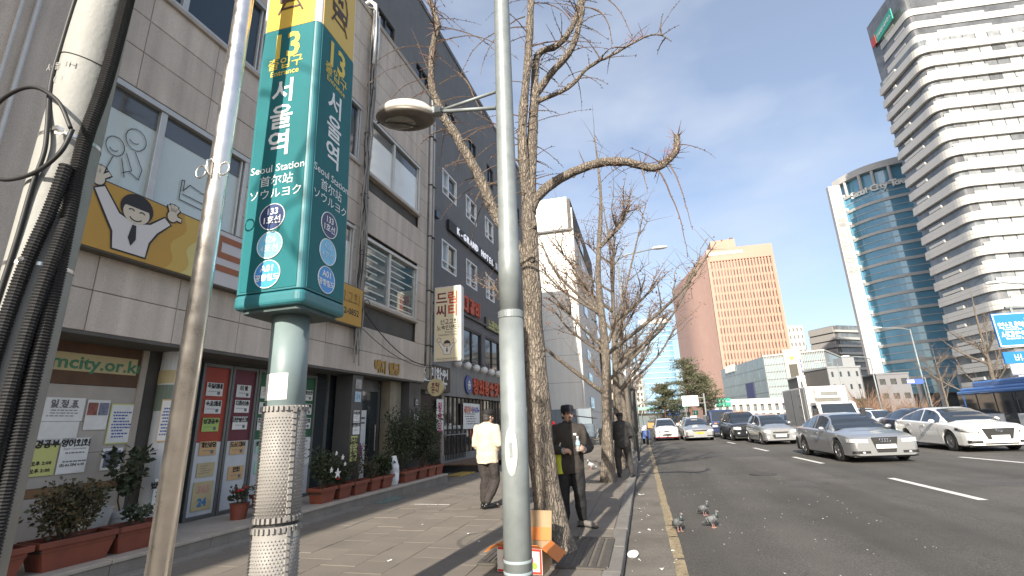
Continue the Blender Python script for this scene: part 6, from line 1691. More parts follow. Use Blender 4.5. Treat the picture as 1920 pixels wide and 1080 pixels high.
    for s in (1, -1):
        mb = MB().ell((s*(hw+.06), S['mir']-L/2, S['mirz']), .10, .055, .065, 14, 8); mb.build('mirror', pm, o, smooth=True)
        MB().bar((s*(hw-.09), S['mir']-L/2+.02, S['mirz']-.05), (s*(hw+.02), S['mir']-L/2+.01, S['mirz']-.02), .04).build('mirror_arm', M_TRIM, o)
        for dd in S.get('handles', ()): MB().box(s*(hw-.004)-.012, s*(hw-.004)+.012, dd-L/2, dd-L/2+.19, lerp_tab(belt, dd)-.13, lerp_tab(belt, dd)-.10).build('door_handle', pm, o)
        for dd in S.get('seams', ()):
            bb = MB(); z0, z1 = .30, lerp_tab(belt, dd)-.03; w = lerp_tab(wid, dd)*hw
            bb.add([(s*(w+.0015), dd-L/2-.005, z0+.15), (s*(w+.0015), dd-L/2+.005, z0+.15), (s*(w-.002), dd-L/2+.005, z1-.1), (s*(w-.002), dd-L/2-.005, z1-.1)], [(0, 1, 2, 3)]); bb.build('door_seam', M_TRIM, o)
    S['front'](o, -L/2)
    return o
def plate(o, y, z, w=.50, h=.11, m=None, s='27가 4605'):
    MB().box(-w/2, w/2, y-.018, y-.002, z-h/2, z+h/2).build('number_plate', m or M_PLATE, o); text(o, s, FY(0, y-.0195, z), h*.8, M_BLACK, bold=.001)
def trap(o, nm, y, z0, z1, w0, w1, m, t=.02):
    MB().slab([(-w0, y, z0), (w0, y, z0), (w1, y, z1), (-w1, y, z1)][::-1], (0, -t, 0)).build(nm, m, o, bevel=.006)
def bars(o, y, z0, z1, w0, w1, n, m):
    for k in range(n):
        t = (k+.5)/n; z = z0+(z1-z0)*t; w = w0+(w1-w0)*t-.02; MB().box(-w, w, y-.006, y, z-.006, z+.006).build('grille_bar', m, o)
# --- saloons
def audi_front(o, y):
    trap(o, 'grille_frame', y+.012, .30, .735, .25, .36, M_CHROME, .025); trap(o, 'grille', y-.006, .31, .725, .235, .345, M_TRIM, .016); bars(o, y-.023, .33, .70, .24, .34, 9, mat('grille_dark', (.05, .05, .05), .4))
    plate(o, y-.025, .47, .52, .115, s='27가 4605')
    for k in range(4): MB().tube([(-.102+.068*k+.045*cos(t), y-.034, .64+.045*sin(t)) for t in [2*pi*i/20 for i in range(21)]], .007, 6, cap=False).build('emblem_ring', M_CHROME, o)
    for s in (1, -1): MB().ell((s*.60, y-.012, .305), .04, .02, .03, 10, 6).build('fog_lamp', M_LENS, o)
def audi_lamps(st): st('headlamp', .44, .30, lambda t: .575+.02*t, lambda t: .665+.05*t, M_LENS); st('air_intake', .42, .10, lambda t: .28, lambda t: .35, M_TRIM)
SED = dict(L=4.92, W=1.86, wr=.335, ax=(.95, 3.79), sp=9, mir=1.72, mirz=.98, handles=(2.35, 3.35), seams=(1.55, 2.72, 3.72),
    top=[(0, .68), (.03, .72), (.09, .76), (.3, .82), (.8, .90), (1.3, .985), (4.05, 1.07), (4.6, 1.06), (4.88, .98), (4.92, .9)], belt=[(0, .655), (.03, .68), (.1, .72), (.4, .80), (1.0, .87), (2, .93), (3.8, .98), (4.6, .98), (4.92, .86)],
    wid=[(0, .80), (.02, .86), (.06, .905), (.13, .94), (.28, .972), (.6, .992), (1.2, 1), (3.6, 1), (4.3, .965), (4.75, .88), (4.92, .74)],
    cab=dict(top=[(1.22, .96), (1.5, 1.10), (1.85, 1.29), (2.15, 1.40), (2.5, 1.45), (2.9, 1.46), (3.3, 1.42), (3.7, 1.31), (4.25, 1.06)], wr=[(1.2, .80), (2.1, .64), (3.3, .63), (4.25, .72)], ws=2.12, rs=3.40, bp=2.78, s0=1.66, s1=3.98), lamps=audi_lamps, front=audi_front)
M_SILV = paint('silver_paint', (0.40, 0.41, 0.42), .65, .28)
car('silver saloon with four linked rings on its dark grille', (6.62, 19.50), R(3), M_SILV, SED)
def son_front(o, y):
    trap(o, 'grille_frame', y+.010, .40, .745, .34, .46, M_CHROME, .022); trap(o, 'grille', y-.006, .41, .735, .325, .445, M_TRIM, .014); bars(o, y-.021, .42, .72, .34, .44, 7, mat('grille_dark', (0, 0, 0)))
    plate(o, y-.024, .47, .50, .11, s='54나 7392')
    MB().tube([(.085*cos(t), y-.034, .665+.042*sin(t)) for t in [2*pi*i/20 for i in range(21)]], .007, 6, cap=False).build('emblem_ring', M_CHROME, o)
    MB().bar((-.035, y-.034, .635), (-.02, y-.034, .695), .012).build('emblem_bar', M_CHROME, o); MB().bar((.02, y-.034, .635), (.035, y-.034, .695), .012).build('emblem_bar', M_CHROME, o); MB().bar((-.03, y-.034, .66), (.03, y-.034, .67), .012).build('emblem_bar', M_CHROME, o)
    MB().box(-.45, .45, y-.012, y+.02, .245, .285).build('lower_intake', M_TRIM, o)
    for s in (1, -1):
        for k in range(7): MB().box(s*(.56+.04*k)-.011, s*(.56+.04*k)+.011, y-.022, y-.012, .36, .376).build('day_lamp', M_LENS, o)
def son_lamps(st): st('headlamp', .54, .52, lambda t: .60+.11*t, lambda t: .665+.12*t, M_TRIM, .008); st('headlamp_lens', .57, .36, lambda t: .615+.10*t, lambda t: .655+.10*t, M_LENS, .013); st('air_intake', .50, .10, lambda t: .29, lambda t: .365+.02*t, M_TRIM)
SON = dict(SED); SON.update(L=4.86, W=1.865, ax=(.93, 3.73), sp=5, mir=1.62, mirz=1.00, front=son_front, lamps=son_lamps, handles=(2.30, 3.25), seams=(1.5, 2.62, 3.6),
    top=[(0, .70), (.03, .745), (.09, .79), (.3, .86), (.7, .93), (1.2, 1.02), (4.2, 1.10), (4.7, 1.08), (4.86, .95)], belt=[(0, .67), (.03, .70), (.1, .755), (.4, .84), (1.0, .90), (2, .95), (3.8, 1.02), (4.6, 1.03), (4.86, .88)],
    cab=dict(top=[(1.08, .99), (1.4, 1.14), (1.8, 1.32), (2.1, 1.42), (2.45, 1.47), (2.85, 1.475), (3.3, 1.43), (3.8, 1.29), (4.42, 1.09)], wr=[(1.1, .80), (2.1, .64), (3.3, .62), (4.4, .70)], ws=2.08, rs=3.42, bp=2.66, s0=1.52, s1=4.10))
M_WHP = paint('white_car_paint', (0.74, 0.74, 0.73), 0, .25)
car('gleaming white saloon at the right edge with wide black grille', (11.05, 22.2), R(1.0), M_WHP, SON)
def spark_front(o, y):
    trap(o, 'grille', y-.002, .56, .62, .34, .36, M_TRIM, .012); MB().box(-.36, .36, y-.026, y-.014, .615, .645).build('chrome_bar', M_CHROME, o); trap(o, 'lower_grille', y-.002, .30, .50, .34, .40, mat('grille_dark', (0, 0, 0)), .012); plate(o, y-.012, .44, .50, .11, s='33다 8120')
    for s in (1, -1): MB().ell((s*.60, y+.0, .36), .075, .03, .07, 14, 8).build('fog_lamp', M_LENS, o, smooth=True)
def spark_lamps(st): st('headlamp', .46, .40, lambda t: .56+.10*t, lambda t: .68+.13*t, M_LENS)
HAT = dict(L=3.62, W=1.62, wr=.29, ax=(.66, 3.04), sp=6, mir=1.25, mirz=1.03, handles=(2.0,), seams=(1.1, 2.25),
    top=[(0, .74), (.06, .82), (.35, .92), (.8, 1.02), (3.5, 1.1), (3.62, .95)], belt=[(0, .70), (.1, .80), (.5, .88), (1.5, .95), (3.2, 1.06), (3.62, .9)], wid=[(0, .82), (.03, .88), (.10, .93), (.3, .975), (.7, 1), (3.0, 1), (3.45, .94), (3.62, .84)],
    cab=dict(top=[(.66, .98), (1.0, 1.16), (1.35, 1.36), (1.6, 1.45), (2.0, 1.51), (2.5, 1.52), (3.05, 1.46), (3.3, 1.36), (3.58, 1.08)], wr=[(.6, .82), (1.6, .68), (3.1, .66), (3.6, .74)], ws=1.56, rs=3.12, bp=2.05, s0=1.02, s1=3.2), lamps=spark_lamps, front=spark_front)
car('small silver hatchback with round fog lamps behind the silver saloon', (6.45, 29.5), R(3), M_SILV, HAT)
def suv_front(o, y):
    trap(o, 'grille', y-.002, .66, .88, .42, .46, M_TRIM, .012)
    for z in (.70, .77, .84): MB().box(-.40, .40, y-.026, y-.012, z-.012, z+.012).build('chrome_bar', M_CHROME, o)
    plate(o, y-.01, .50, .50, .11, s='61라 2547')
    for s in (1, -1): MB().ell((s*.66, y+.0, .46), .08, .03, .05, 12, 8).build('fog_lamp', M_LENS, o)
def suv_lamps(st): st('headlamp', .50, .22, lambda t: .66+.02*t, lambda t: .81+.03*t, M_LENS)
SUV = dict(L=4.70, W=1.90, wr=.37, ax=(.88, 3.6), sp=6, mir=1.55, mirz=1.20, handles=(2.2, 3.2), seams=(1.4, 2.55, 3.5),
    top=[(0, .88), (.06, .98), (.4, 1.06), (1.1, 1.14), (4.6, 1.2), (4.70, 1.0)], belt=[(0, .84), (.1, .94), (.5, 1.0), (1.5, 1.05), (4.3, 1.10), (4.70, .95)], wid=[(0, .80), (.03, .86), (.10, .92), (.3, .97), (.7, 1), (4.2, 1), (4.55, .95), (4.70, .88)],
    cab=dict(top=[(1.05, 1.10), (1.35, 1.30), (1.7, 1.58), (1.95, 1.69), (2.4, 1.74), (3.2, 1.75), (4.1, 1.68), (4.4, 1.5), (4.68, 1.15)], wr=[(1.0, .84), (1.9, .72), (4.1, .70), (4.7, .78)], ws=1.92, rs=4.2, bp=2.5, s0=1.42, s1=4.3), bot=[(0, .30), (4.7, .32)], lamps=suv_lamps, front=suv_front)
suv = car('glossy black off-roader with chrome bars and roof marker lights', (5.95, 34.9), R(3), paint('black_car_paint', (.014, .016, .022)), SUV)
for x in (-.16, 0, .16): MB().ell((x, -.4, 1.78), .06, .05, .03, 8, 6).build('roof_marker', mat('amber_lens', (.7, .25, .05), .3), suv)
def sm_front(o, y):
    trap(o, 'grille', y-.002, .60, .68, .16, .20, M_TRIM, .012); trap(o, 'lower_grille', y-.002, .34, .44, .30, .34, M_TRIM, .012); plate(o, y-.012, .50, .40, .09, s='48마 1039')
    MB().box(-.74, .74, y-.012, y+.06, .22, .275).build('red_lip', mat('red_trim', (.30, .015, .03), .4), o)
H2 = dict(HAT); H2.update(front=sm_front, L=3.62, W=1.66)
car('small white hatchback with red front lip alone in the kerb lane', (1.42, 38.6), R(1), M_WHP, H2)
def taxi_front(o, y):
    trap(o, 'grille', y-.002, .60, .70, .40, .52, M_TRIM, .012); MB().box(-.5, .5, y-.026, y-.014, .655, .675).build('chrome_bar', M_CHROME, o); plate(o, y-.012, .50, .50, .11, mat('yellow_plate', (.75, .45, .04), .4), '서울 31')
S3 = dict(SON); S3.update(front=taxi_front, lamps=audi_lamps)
tx = car('silver taxi with yellow plate and roof lamp beside the white hatchback', (3.38, 37.4), R(2), M_SILV, S3)
MB().box(-.22, .22, -.35, -.1, 1.47, 1.60).build('taxi_lamp', M_WHITE, tx, bevel=.03)
# background traffic: same makers, fewer parts seen
i = 0
COLS = [paint('grey_car_paint', (.16, .165, .17), .4), M_WHP, paint('dark_blue_paint', (.03, .04, .08), .3), M_SILV, paint('black_car_paint', (0, 0, 0))]
for (x, y, S_, c, lab) in ((13.2, 29.0, SED, 2, 'dark blue saloon half hidden between the silver and white saloons'), (14.6, 37, SON, 1, 'white saloon waiting behind the dark blue one'), (17.6, 47, SUV, 1, 'white off-roader far across the lanes'),
                           (11.5, 45, SED, 0, 'grey saloon far behind the delivery truck'), (15.0, 56, HAT, 3, 'silver hatchback far across the lanes'), (9.0, 66, SUV, 1, 'white off-roader far ahead in the middle lane'), (2.4, 72, SED, 0, 'grey saloon far ahead by the left kerb'), (6.0, 76, SON, 1, 'white saloon far ahead under the blank sign'), (12.0, 78, HAT, 3, 'silver hatchback far ahead by the pines'), (4.2, 84, SED, 4, 'black saloon farthest ahead by the pines'), (16.5, 84, SON, 1, 'white saloon far ahead near the white podium'), (19.5, 64, SON, 3, 'silver saloon far across near the tower lamps')):
    car(lab, (x, y), R(2), COLS[c], S_)

# --- white refrigerated box truck
tk = empty('box_truck', (9.35, 27.6, roadz(9.35)), R(1), 'white refrigerated delivery truck behind the silver saloon', 'truck')
M_TRW = mat('truck_white', (.66, .65, .62), .4, var=.06, vs=2, coat=.3)
M_BOXS = mat('box_side_grey', (.36, .365, .36), .5, var=.10, vs=1.5, streak=.12)
cb_ = MB(); prof = [(0, .45), (-.02, .95), (.10, 1.18), (.42, 1.88), (.60, 1.96), (1.35, 1.98), (1.35, .45)]
cb_.slab([(-.87, p[0], p[1]) for p in prof], (1.74, 0, 0)); cb_.build('cab', M_TRW, tk, bevel=.05, seg=3)
MB().add([(-.78, .085, 1.19), (.78, .085, 1.19), (.70, .395, 1.85), (-.70, .395, 1.85)], [(0, 1, 2, 3)]).build('windscreen', M_CGL, tk)
for s in (1, -1):
    q = [(s*.885, .28, 1.22), (s*.885, 1.1, 1.20), (s*.885, 1.1, 1.80), (s*.885, .55, 1.80)]; MB().add(q if s > 0 else q[::-1], [(0, 1, 2, 3)]).build('side_window', M_CGL, tk)
    MB().box(s*1.05-.10, s*1.05+.10, .20, .30, 1.20, 1.62).build('mirror', M_TRIM, tk, bevel=.03); MB().bar((s*.87, .3, 1.6), (s*1.05, .26, 1.55), .03).build('mirror_arm', M_TRIM, tk)
    MB().box(s*.66-.16, s*.66+.16, -.045, -.02, .72, .88).build('headlamp', M_LENS, tk, bevel=.01)
    for y in (.75, 4.0): wheel(tk, s*.74, y, .36, .2, 5)
trap(tk, 'grille', -.022, .70, .86, .44, .44, M_TRIM, .012); MB().box(-.88, .88, -.12, .05, .36, .60).build('bumper', M_TRW, tk, bevel=.03); plate(tk, -.125, .47, .44, .12, mat('green_plate', (.05, .25, .14), .4), '82바 51')
MB().box(-.95, .95, 1.45, 5.6, .72, 2.78).build('box_body', M_TRW, tk, bevel=.02)
MB().box(-.957, -.952, 1.75, 5.55, .80, 2.70).build('box_side', M_BOXS, tk); MB().box(-.975, -.958, 2.3, 2.36, .8, 2.7).build('door_bar', M_TRW, tk); MB().box(-.97, -.958, 3.9, 3.93, .8, 2.7).build('door_seam', M_TRIM, tk)
for z in (1.2, 1.8, 2.4): MB().box(-.985, -.958, 2.5, 2.7, z, z+.06).build('hinge', M_GALV, tk)
MB().box(-.62, .62, 1.05, 1.448, 2.16, 2.66).build('cooling_unit', M_TRW, tk, bevel=.04); MB().box(-.40, .40, 1.035, 1.046, 2.28, 2.48).build('cooling_grille', M_BOXS, tk)
for k in range(6): MB().box(-.40, .40, 1.025, 1.034, 2.295+.032*k, 2.305+.032*k).build('cooling_slat', M_TRIM, tk)
MB().box(-.4, .4, .2, 5.4, .45, .70).build('chassis', M_TRIM, tk)
# --- blue pickup truck
pk = empty('pickup_truck', (5.55, 39.0, roadz(5.55)), R(3), 'dark blue cab-over pickup with loaded bed behind the off-roader', 'truck')
M_PKB = paint('pickup_blue', (.03, .045, .11), .3)
c2 = MB(); prof = [(0, .42), (-.02, .92), (.08, 1.14), (.38, 1.86), (.55, 1.94), (1.45, 1.96), (1.45, .42)]
c2.slab([(-.85, p[0], p[1]) for p in prof], (1.7, 0, 0)); c2.build('cab', M_PKB, pk, bevel=.05, seg=3)
MB().add([(-.76, .065, 1.16), (.76, .065, 1.16), (.68, .355, 1.82), (-.68, .355, 1.82)], [(0, 1, 2, 3)]).build('windscreen', M_CGL, pk)
for s in (1, -1):
    MB().box(s*.62-.17, s*.62+.17, -.04, -.02, .72, .88).build('headlamp', M_LENS, pk, bevel=.01); MB().box(s*1.0-.09, s*1.0+.09, .22, .30, 1.2, 1.55).build('mirror', M_TRIM, pk, bevel=.02); MB().ell((s*.55, -.05, .98), .11, .04, .04, 10, 6).build('indicator', mat('amber_lens', (0, 0, 0)), pk)
    for y in (.75, 3.6): wheel(pk, s*.72, y, .33, .2, 5)
MB().box(-.86, .86, -.10, .03, .34, .56).build('bumper', M_PKB, pk, bevel=.03); plate(pk, -.105, .45, .44, .11, None, '90사 33'); MB().box(-.86, .86, 1.55, 4.6, .65, 1.02).build('bed', M_PKB, pk); MB().box(-.70, .6, 1.8, 4.2, 1.021, 1.6).build('load', mat('tarpaulin', (.42, .44, .46), .7, var=.3, vs=3), pk, bevel=.08)
# --- blue city bus
bu = empty('city_bus', (20.6, 29.0, -.09), R(-.5), 'blue city bus with dark windows and roof pods at the right edge', 'bus')
M_BUSB = mat('bus_blue', (.06, .20, .52), .35, coat=.5, var=.04); M_BUSW = mat('bus_white', (.62, .64, .64), .4, coat=.3)
MB().box(0, 2.45, 0, 11.0, .30, 1.22).build('lower_body', M_BUSW, bu, bevel=.06); MB().box(0.005, 2.445, 0.005, 10.995, 1.225, 2.42).build('window_wall', M_CGL, bu)
MB().box(-.02, 2.47, -.02, 11.02, 2.42, 2.66).build('cant_rail', M_BUSB, bu, bevel=.09, seg=3); MB().box(.15, 2.30, .1, 10.9, 2.60, 2.86).build('roof', M_BUSB, bu, bevel=.11, seg=3)
MB().box(.22, 2.2, .6, 9.6, 2.80, 3.22).build('roof_pod', M_BUSB, bu, bevel=.12, seg=3); MB().box(.40, 2.0, .9, 3.2, 3.08, 3.2).build('roof_unit', M_BUSW, bu, bevel=.05)
for y in (.1, 1.9, 3.7, 5.5, 7.3, 9.0, 10.3): MB().box(-.010, .004, y, y+(.07 if y < 10 else .12), 1.226, 2.42).build('pillar', M_BUSB if y > 10 else M_TRIM, bu)
for (y0, y1) in ((1.5, 2.6), (5.8, 6.9)): MB().box(-.012, -.001, y0, y1, .35, 2.35).build('door', M_CGL, bu)
for y in (2.9, 8.6):
    for x in (.2, 2.25): wheel(bu, x-.1 if x < 1 else x+.0, y, .46, .26, 8)
MB().box(-.012, -.001, 3.4, 5.6, .95, 1.12).build('route_strip', mat('bus_strip', (.45, .47, .48), .4), bu)
# --- delivery scooter parked by the far trees
sc_ = empty('motor_scooter', (-.05, 33.0, -.11), R(10), 'parked delivery scooter with blue leg shield by the far trees', 'scooter')
for y in (-.6, .62): MB().tube([(0, y+.22*cos(t), .25+.22*sin(t)) for t in [2*pi*k/20 for k in range(21)]], .05, 6, cap=False).build('wheel', M_TYRE, sc_)
MB().slab([(-.22, -.45, .35), (.22, -.45, .35), (.24, -.42, .85), (-.24, -.42, .85)], (0, .06, 0)).build('leg_shield', mat('scooter_blue', (.06, .12, .35), .4), sc_, bevel=.02)
MB().box(-.14, .14, -.1, .75, .38, .70).build('seat_body', M_TRIM, sc_, bevel=.05); MB().tube([(-.32, -.30, 1.0), (0, -.42, .92), (.32, -.30, 1.0)], .018, 6).build('handlebar', M_DARK, sc_); MB().box(-.22, .22, .45, .9, .72, 1.15).build('delivery_box', M_WHITE, sc_, bevel=.03); MB().tube([(0, -.42, .9), (0, -.6, .25)], .03, 6).build('fork', M_GALV, sc_)
# ------------------------------------------------------------ people and pigeons
_tex = bpy.data.textures.new('cloth_folds', 'CLOUDS'); _tex.noise_scale = .13; _tex.noise_depth = 2
def fuse(b, name, m, parent, voxel=.010, smooth=4, fold=0.0):
    """closed overlapping volumes fused into one continuous skin"""
    o = b.build(name, m, parent)
    r_ = o.modifiers.new('fuse', 'REMESH'); r_.mode = 'VOXEL'; r_.voxel_size = voxel; r_.use_smooth_shade = True
    if smooth: s = o.modifiers.new('soften', 'SMOOTH'); s.factor = .5; s.iterations = smooth
    if fold: d = o.modifiers.new('folds', 'DISPLACE'); d.texture = _tex; d.strength = fold; d.mid_level = .5; d.texture_coords = 'LOCAL'
    return o
def limb(b, pts, rad, n=12):
    b.tube(pts, rad, n)
    for p, r0 in ((pts[0], rad[0]), (pts[-1], rad[-1])): b.ell(p, r0, r0, r0, 12, 8)
def loft(b, secs, n=22):
    """closed stack of elliptical rings: (x, y, z, rx, ry)"""
    vs = []; fs = []
    for (x, y, z, rx, ry) in secs:
        for k in range(n): a = 2*pi*k/n; vs.append((x+rx*cos(a), y+ry*sin(a), z))
    m = len(secs)
    for i in range(m-1):
        for k in range(n): fs.append((i*n+k, i*n+(k+1) % n, (i+1)*n+(k+1) % n, (i+1)*n+k))
    fs.append(tuple(reversed(range(n)))); fs.append(tuple(range((m-1)*n, m*n))); b.add(vs, fs)
def hand(b, w, d, pn, curl=.5, side=1):
    """palm, four unequal bent fingers and a thumb; w wrist, d pointing direction, pn palm side"""
    w, d, pn = V(w), V(d).normalized(), V(pn).normalized(); sd = d.cross(pn).normalized()*side
    pn = (pn - d*pn.dot(d)).normalized()
    b.tube([w, w+d*.045, w+d*.085], [.026, .036, .034], 10); b.ell(w+d*.085, .034, .034, .030, 10, 8)
    for i, ln in enumerate((.066, .075, .070, .054)):
        p = w+d*.088+sd*((1.5-i)*.0195); d1 = (d*cos(curl)+pn*sin(curl)).normalized(); d2 = (d*cos(curl*2.3)+pn*sin(curl*2.3)).normalized()
        q = p+d1*ln*.55; e = q+d2*ln*.5; b.tube([p-d*.015, p, q, e], [.0105, .0105, .0095, .008], 8); b.ell(e, .008, .008, .008, 8, 6); b.ell(q, .0097, .0097, .0097, 8, 6)
    p = w+d*.028+sd*.028; q = p+(sd*.75+d*.6+pn*.25).normalized()*.036; e = q+(d*.8+pn*.6).normalized()*.032
    b.tube([p-sd*.012, p, q, e], [.014, .0135, .0115, .009], 8); b.ell(e, .009, .009, .009, 8, 6)
M_SKIN = mat('skin', (.48, .29, .21), .55, var=.10, vs=18)
M_HAIR = mat('black_hair', (.02, .018, .017), .6, var=.3, vs=40)
def head(b, c, yaw, pitch=0.0):
    Mx = Matrix.Rotation(yaw, 3, 'Z') @ Matrix.Rotation(pitch, 3, 'X'); c = V(c)
    def E(p, a, q, r_): b.ell(c + Mx @ V(p), a, q, r_, 16, 12, Mx)
    E((0, .012, .035), .076, .094, .085); E((0, -.02, -.03), .062, .070, .085); E((0, -.045, -.085), .036, .036, .028)
    E((0, -.094, -.012), .012, .018, .022); E((0, -.086, .012), .009, .012, .03); E((0, -.082, .032), .05, .016, .012); E((0, -.084, -.055), .026, .012, .009)
    for s in (-1, 1): E((s*.076, .012, -.008), .010, .020, .030); E((s*.040, -.066, -.022), .022, .020, .022)
    return c, Mx
def person(label, loc, rz, J, C, head_yaw=0.0, cap=True, group=None, hair=True, moustache=False, sc=1.0, vox=.010):
    o = empty('person', loc, rz, label, 'person', group); o.scale = (sc, sc, sc)
    b = MB()
    hc, Mx = head(b, J['head'], head_yaw, J.get('nod', 0))
    nk = V(J['neck']); limb(b, [nk-V((0, 0, .06)), nk, V(J['head'])-V((0, 0, .06))-Mx @ V((0, -.01, 0))], [.065, .054, .052])
    loft(b, [(x, y, z, rx*.88, ry*.86) for (x, y, z, rx, ry) in J['torso']])
    for s in 'AB':
        sh, el, wr = V(J['sh'+s]), V(J['el'+s]), V(J['wr'+s])
        limb(b, [sh, sh.lerp(el, .5), el, el.lerp(wr, .4), wr], [.052, .046, .040, .038, .027])
        if 'hd'+s in J: hand(b, wr, *J['hd'+s])
        hp, kn, an, to = V(J['hp'+s]), V(J['kn'+s]), V(J['an'+s]), V(J['to'+s])
        limb(b, [hp, hp.lerp(kn, .5), kn, kn.lerp(an, .35), an], [.082, .070, .052, .052, .036]); limb(b, [an+V((0, 0, -.02)), an.lerp(to, .6)+V((0, 0, -.03)), to], [.035, .033, .026])
    fuse(b, 'body', C['skin'], o, .009, 2)
    jk = MB(); loft(jk, J['torso'])
    for s in 'AB':
        sh, el, wr = V(J['sh'+s]), V(J['el'+s]), V(J['wr'+s])
        limb(jk, [sh, sh.lerp(el, .5), el, el.lerp(wr, .5), el.lerp(wr, .93)], [.070, .078, .074, .066, .052])
    jk.tube([nk-V((0, 0, .07)), nk+V((0, 0, .035))], [.085, .070], 16)
    fuse(jk, 'jacket', C['jacket'], o, vox+.001, 7, .036)
    tr = MB(); hA, hB = V(J['hpA']), V(J['hpB']); zc = J['torso'][0][2]
    loft(tr, [((hA.x+hB.x)/2, hA.y, hA.z-.10, .165, .112), ((hA.x+hB.x)/2, hA.y, hA.z+.02, .178, .125), ((hA.x+hB.x)/2, hA.y, hA.z+.12, .165, .118)])
    for s in 'AB':
        hp, kn, an = V(J['hp'+s]), V(J['kn'+s]), V(J['an'+s])
        limb(tr, [hp, hp.lerp(kn, .5), kn, kn.lerp(an, .5), an+V((0, 0, .05))], [.112, .106, .092, .084, .068])
    fuse(tr, 'trousers', C['trousers'], o, vox+.001, 2, .034)
    for s in 'AB':
        an, to = V(J['an'+s]), V(J['to'+s]); d = (to-an); d.z = 0; d.normalize(); sb = MB()
        heel = V((an.x, an.y, 0))-d*.05
        sb.tube([heel+V((0, 0, .04)), heel+d*.08+V((0, 0, .048)), heel+d*.18+V((0, 0, .040)), heel+d*.255+V((0, 0, .030))], [.040, .045, .046, .030], 12); sb.ell(heel+d*.25+V((0, 0, .03)), .036, .036, .028, 12, 8); sb.ell(heel+V((0, 0, .045)), .040, .040, .042, 12, 8); sb.tube([heel+d*.03+V((0, 0, .04)), an+V((0, 0, .03))], [.045, .045], 12)
        sb.v = [(p[0], p[1], max(p[2], .012)) for p in sb.v]
        fuse(sb, 'shoe', C['shoe'], o, .008, 2)
        sl = MB().tube([heel-d*.035, heel+d*.28], [.046, .042], 10); sl.v = [(p[0], p[1], min(max(p[2], 0), .014)) for p in sl.v]; sl.build('sole', C.get('sole', M_TRIM), o)
    # hair, cap, eyes
    if hair:
        hb = MB(); hb.ell(hc+Mx @ V((0, .022, .030)), .081, .095, .088, 18, 12, Mx); hb.ell(hc+Mx @ V((0, .050, -.03)), .070, .062, .055, 14, 10, Mx)
        fuse(hb, 'hair', C.get('hair', M_HAIR), o, .008, 1, .01)
    if cap:
        cp = MB(); cp.v = []; Mc = Matrix.Translation(hc) @ Mx.to_4x4()
        l = MB().lathe([(.090, .035), (.094, .050), (.095, .085), (.090, .122), (.070, .140), (.01, .146)], 24); cp.v = [tuple(Mc @ V((p[0], p[1]*1.16+.006, p[2]))) for p in l.v]; cp.f = l.f; cp.mi = l.mi
        cp.build('cap', C['cap'], o, smooth=True, bevel=0)
        vz = MB(); pts = [(.085*cos(t), -.085-.062*sin(t)*1.0, .042-.018*sin(t)) for t in [pi*k/12 for k in range(13)]]; vz.slab([tuple(Mc @ V(p)) for p in pts], (0, 0, .007)); vz.build('peak', C['cap'], o)
    for s in (-1, 1):
        MB().ell(hc+Mx @ V((s*.031, -.086, .008)), .011, .006, .005, 8, 6, Mx).build('eye', M_BLACK, o)
        MB().ell(hc+Mx @ V((s*.033, -.091, .026)), .018, .005, .004, 8, 6, Mx).build('eyebrow', M_HAIR, o)
    MB().ell(hc+Mx @ V((0, -.094, -.055)), .022, .006, .005, 8, 6, Mx).build('mouth', mat('lips', (.22, .085, .07), .5), o)
    if moustache: MB().ell(hc+Mx @ V((0, -.095, -.040)), .030, .008, .008, 10, 6, Mx).build('moustache', mat('grey_hair', (.06, .055, .05), .7), o); MB().ell(hc+Mx @ V((0, -.078, -.092)), .030, .018, .022, 10, 6, Mx).build('beard', mat('grey_hair', (0, 0, 0)), o)
    return o
def cl(n, c, r_=.8, sheen=.1): return mat(n, c, r_, var=.18, vs=7, bump=.15, bs=160)
T0 = [(x, y, z, rx*1.10, ry*1.05) for (x, y, z, rx, ry) in [(0, .0, .72, .185, .135), (0, 0, .80, .195, .142), (0, 0, .95, .190, .140), (0, -.005, 1.10, .198, .142), (0, -.005, 1.24, .210, .140), (0, .005, 1.33, .222, .125), (0, .01, 1.385, .195, .10), (0, .012, 1.43, .10, .08)]]
# man with the bottle
J = dict(head=(.01, -.015, 1.545), neck=(0, .005, 1.42), torso=T0, shA=(-.185, .005, 1.345), elA=(-.262, -.06, 1.065), wrA=(-.075, -.215, 1.035), hdA=((1, -.25, .05), (0, .6, -1), .75, 1),
         shB=(.190, .005, 1.345), elB=(.300, -.02, 1.07), wrB=(.232, -.215, 1.045), hdB=((-.55, -.75, .25), (-1, .4, 0), .8, -1), hpA=(-.095, 0, .84), hpB=(.095, 0, .84), knA=(-.105, -.03, .47), knB=(.115, -.02, .47), anA=(-.115, -.02, .085), anB=(.135, .03, .085), toA=(-.13, -.20, .04), toB=(.32, -.06, .04))
pm_ = person('man in black cap and dark vest jacket holding a water bottle by the tree', (-1.12, 7.42, 0), R(4), J,
       dict(skin=M_SKIN, jacket=cl('brown_black_jacket', (.032, .026, .022)), trousers=cl('black_trousers', (.010, .010, .011)), shoe=mat('grey_shoe', (.13, .12, .11), .7, var=.3, vs=20), cap=cl('navy_cap', (.012, .013, .018))), head_yaw=R(28), moustache=True)
lm = MB(); loft(lm, [(-.135, -.02, .715, .072, .125), (-.14, -.02, .85, .072, .13), (-.142, -.02, .99, .070, .128)]); fuse(lm, 'lime_side_panel', mat('lime_cloth', (.42, .45, .03), .6, var=.15, vs=9), pm_, .012, 2)
MB().bar((-.10, -.165, 1.15), (-.155, -.145, 1.02), .022, .012).build('reflective_stripe', mat('silver_stripe', (.55, .55, .5), .4), pm_)
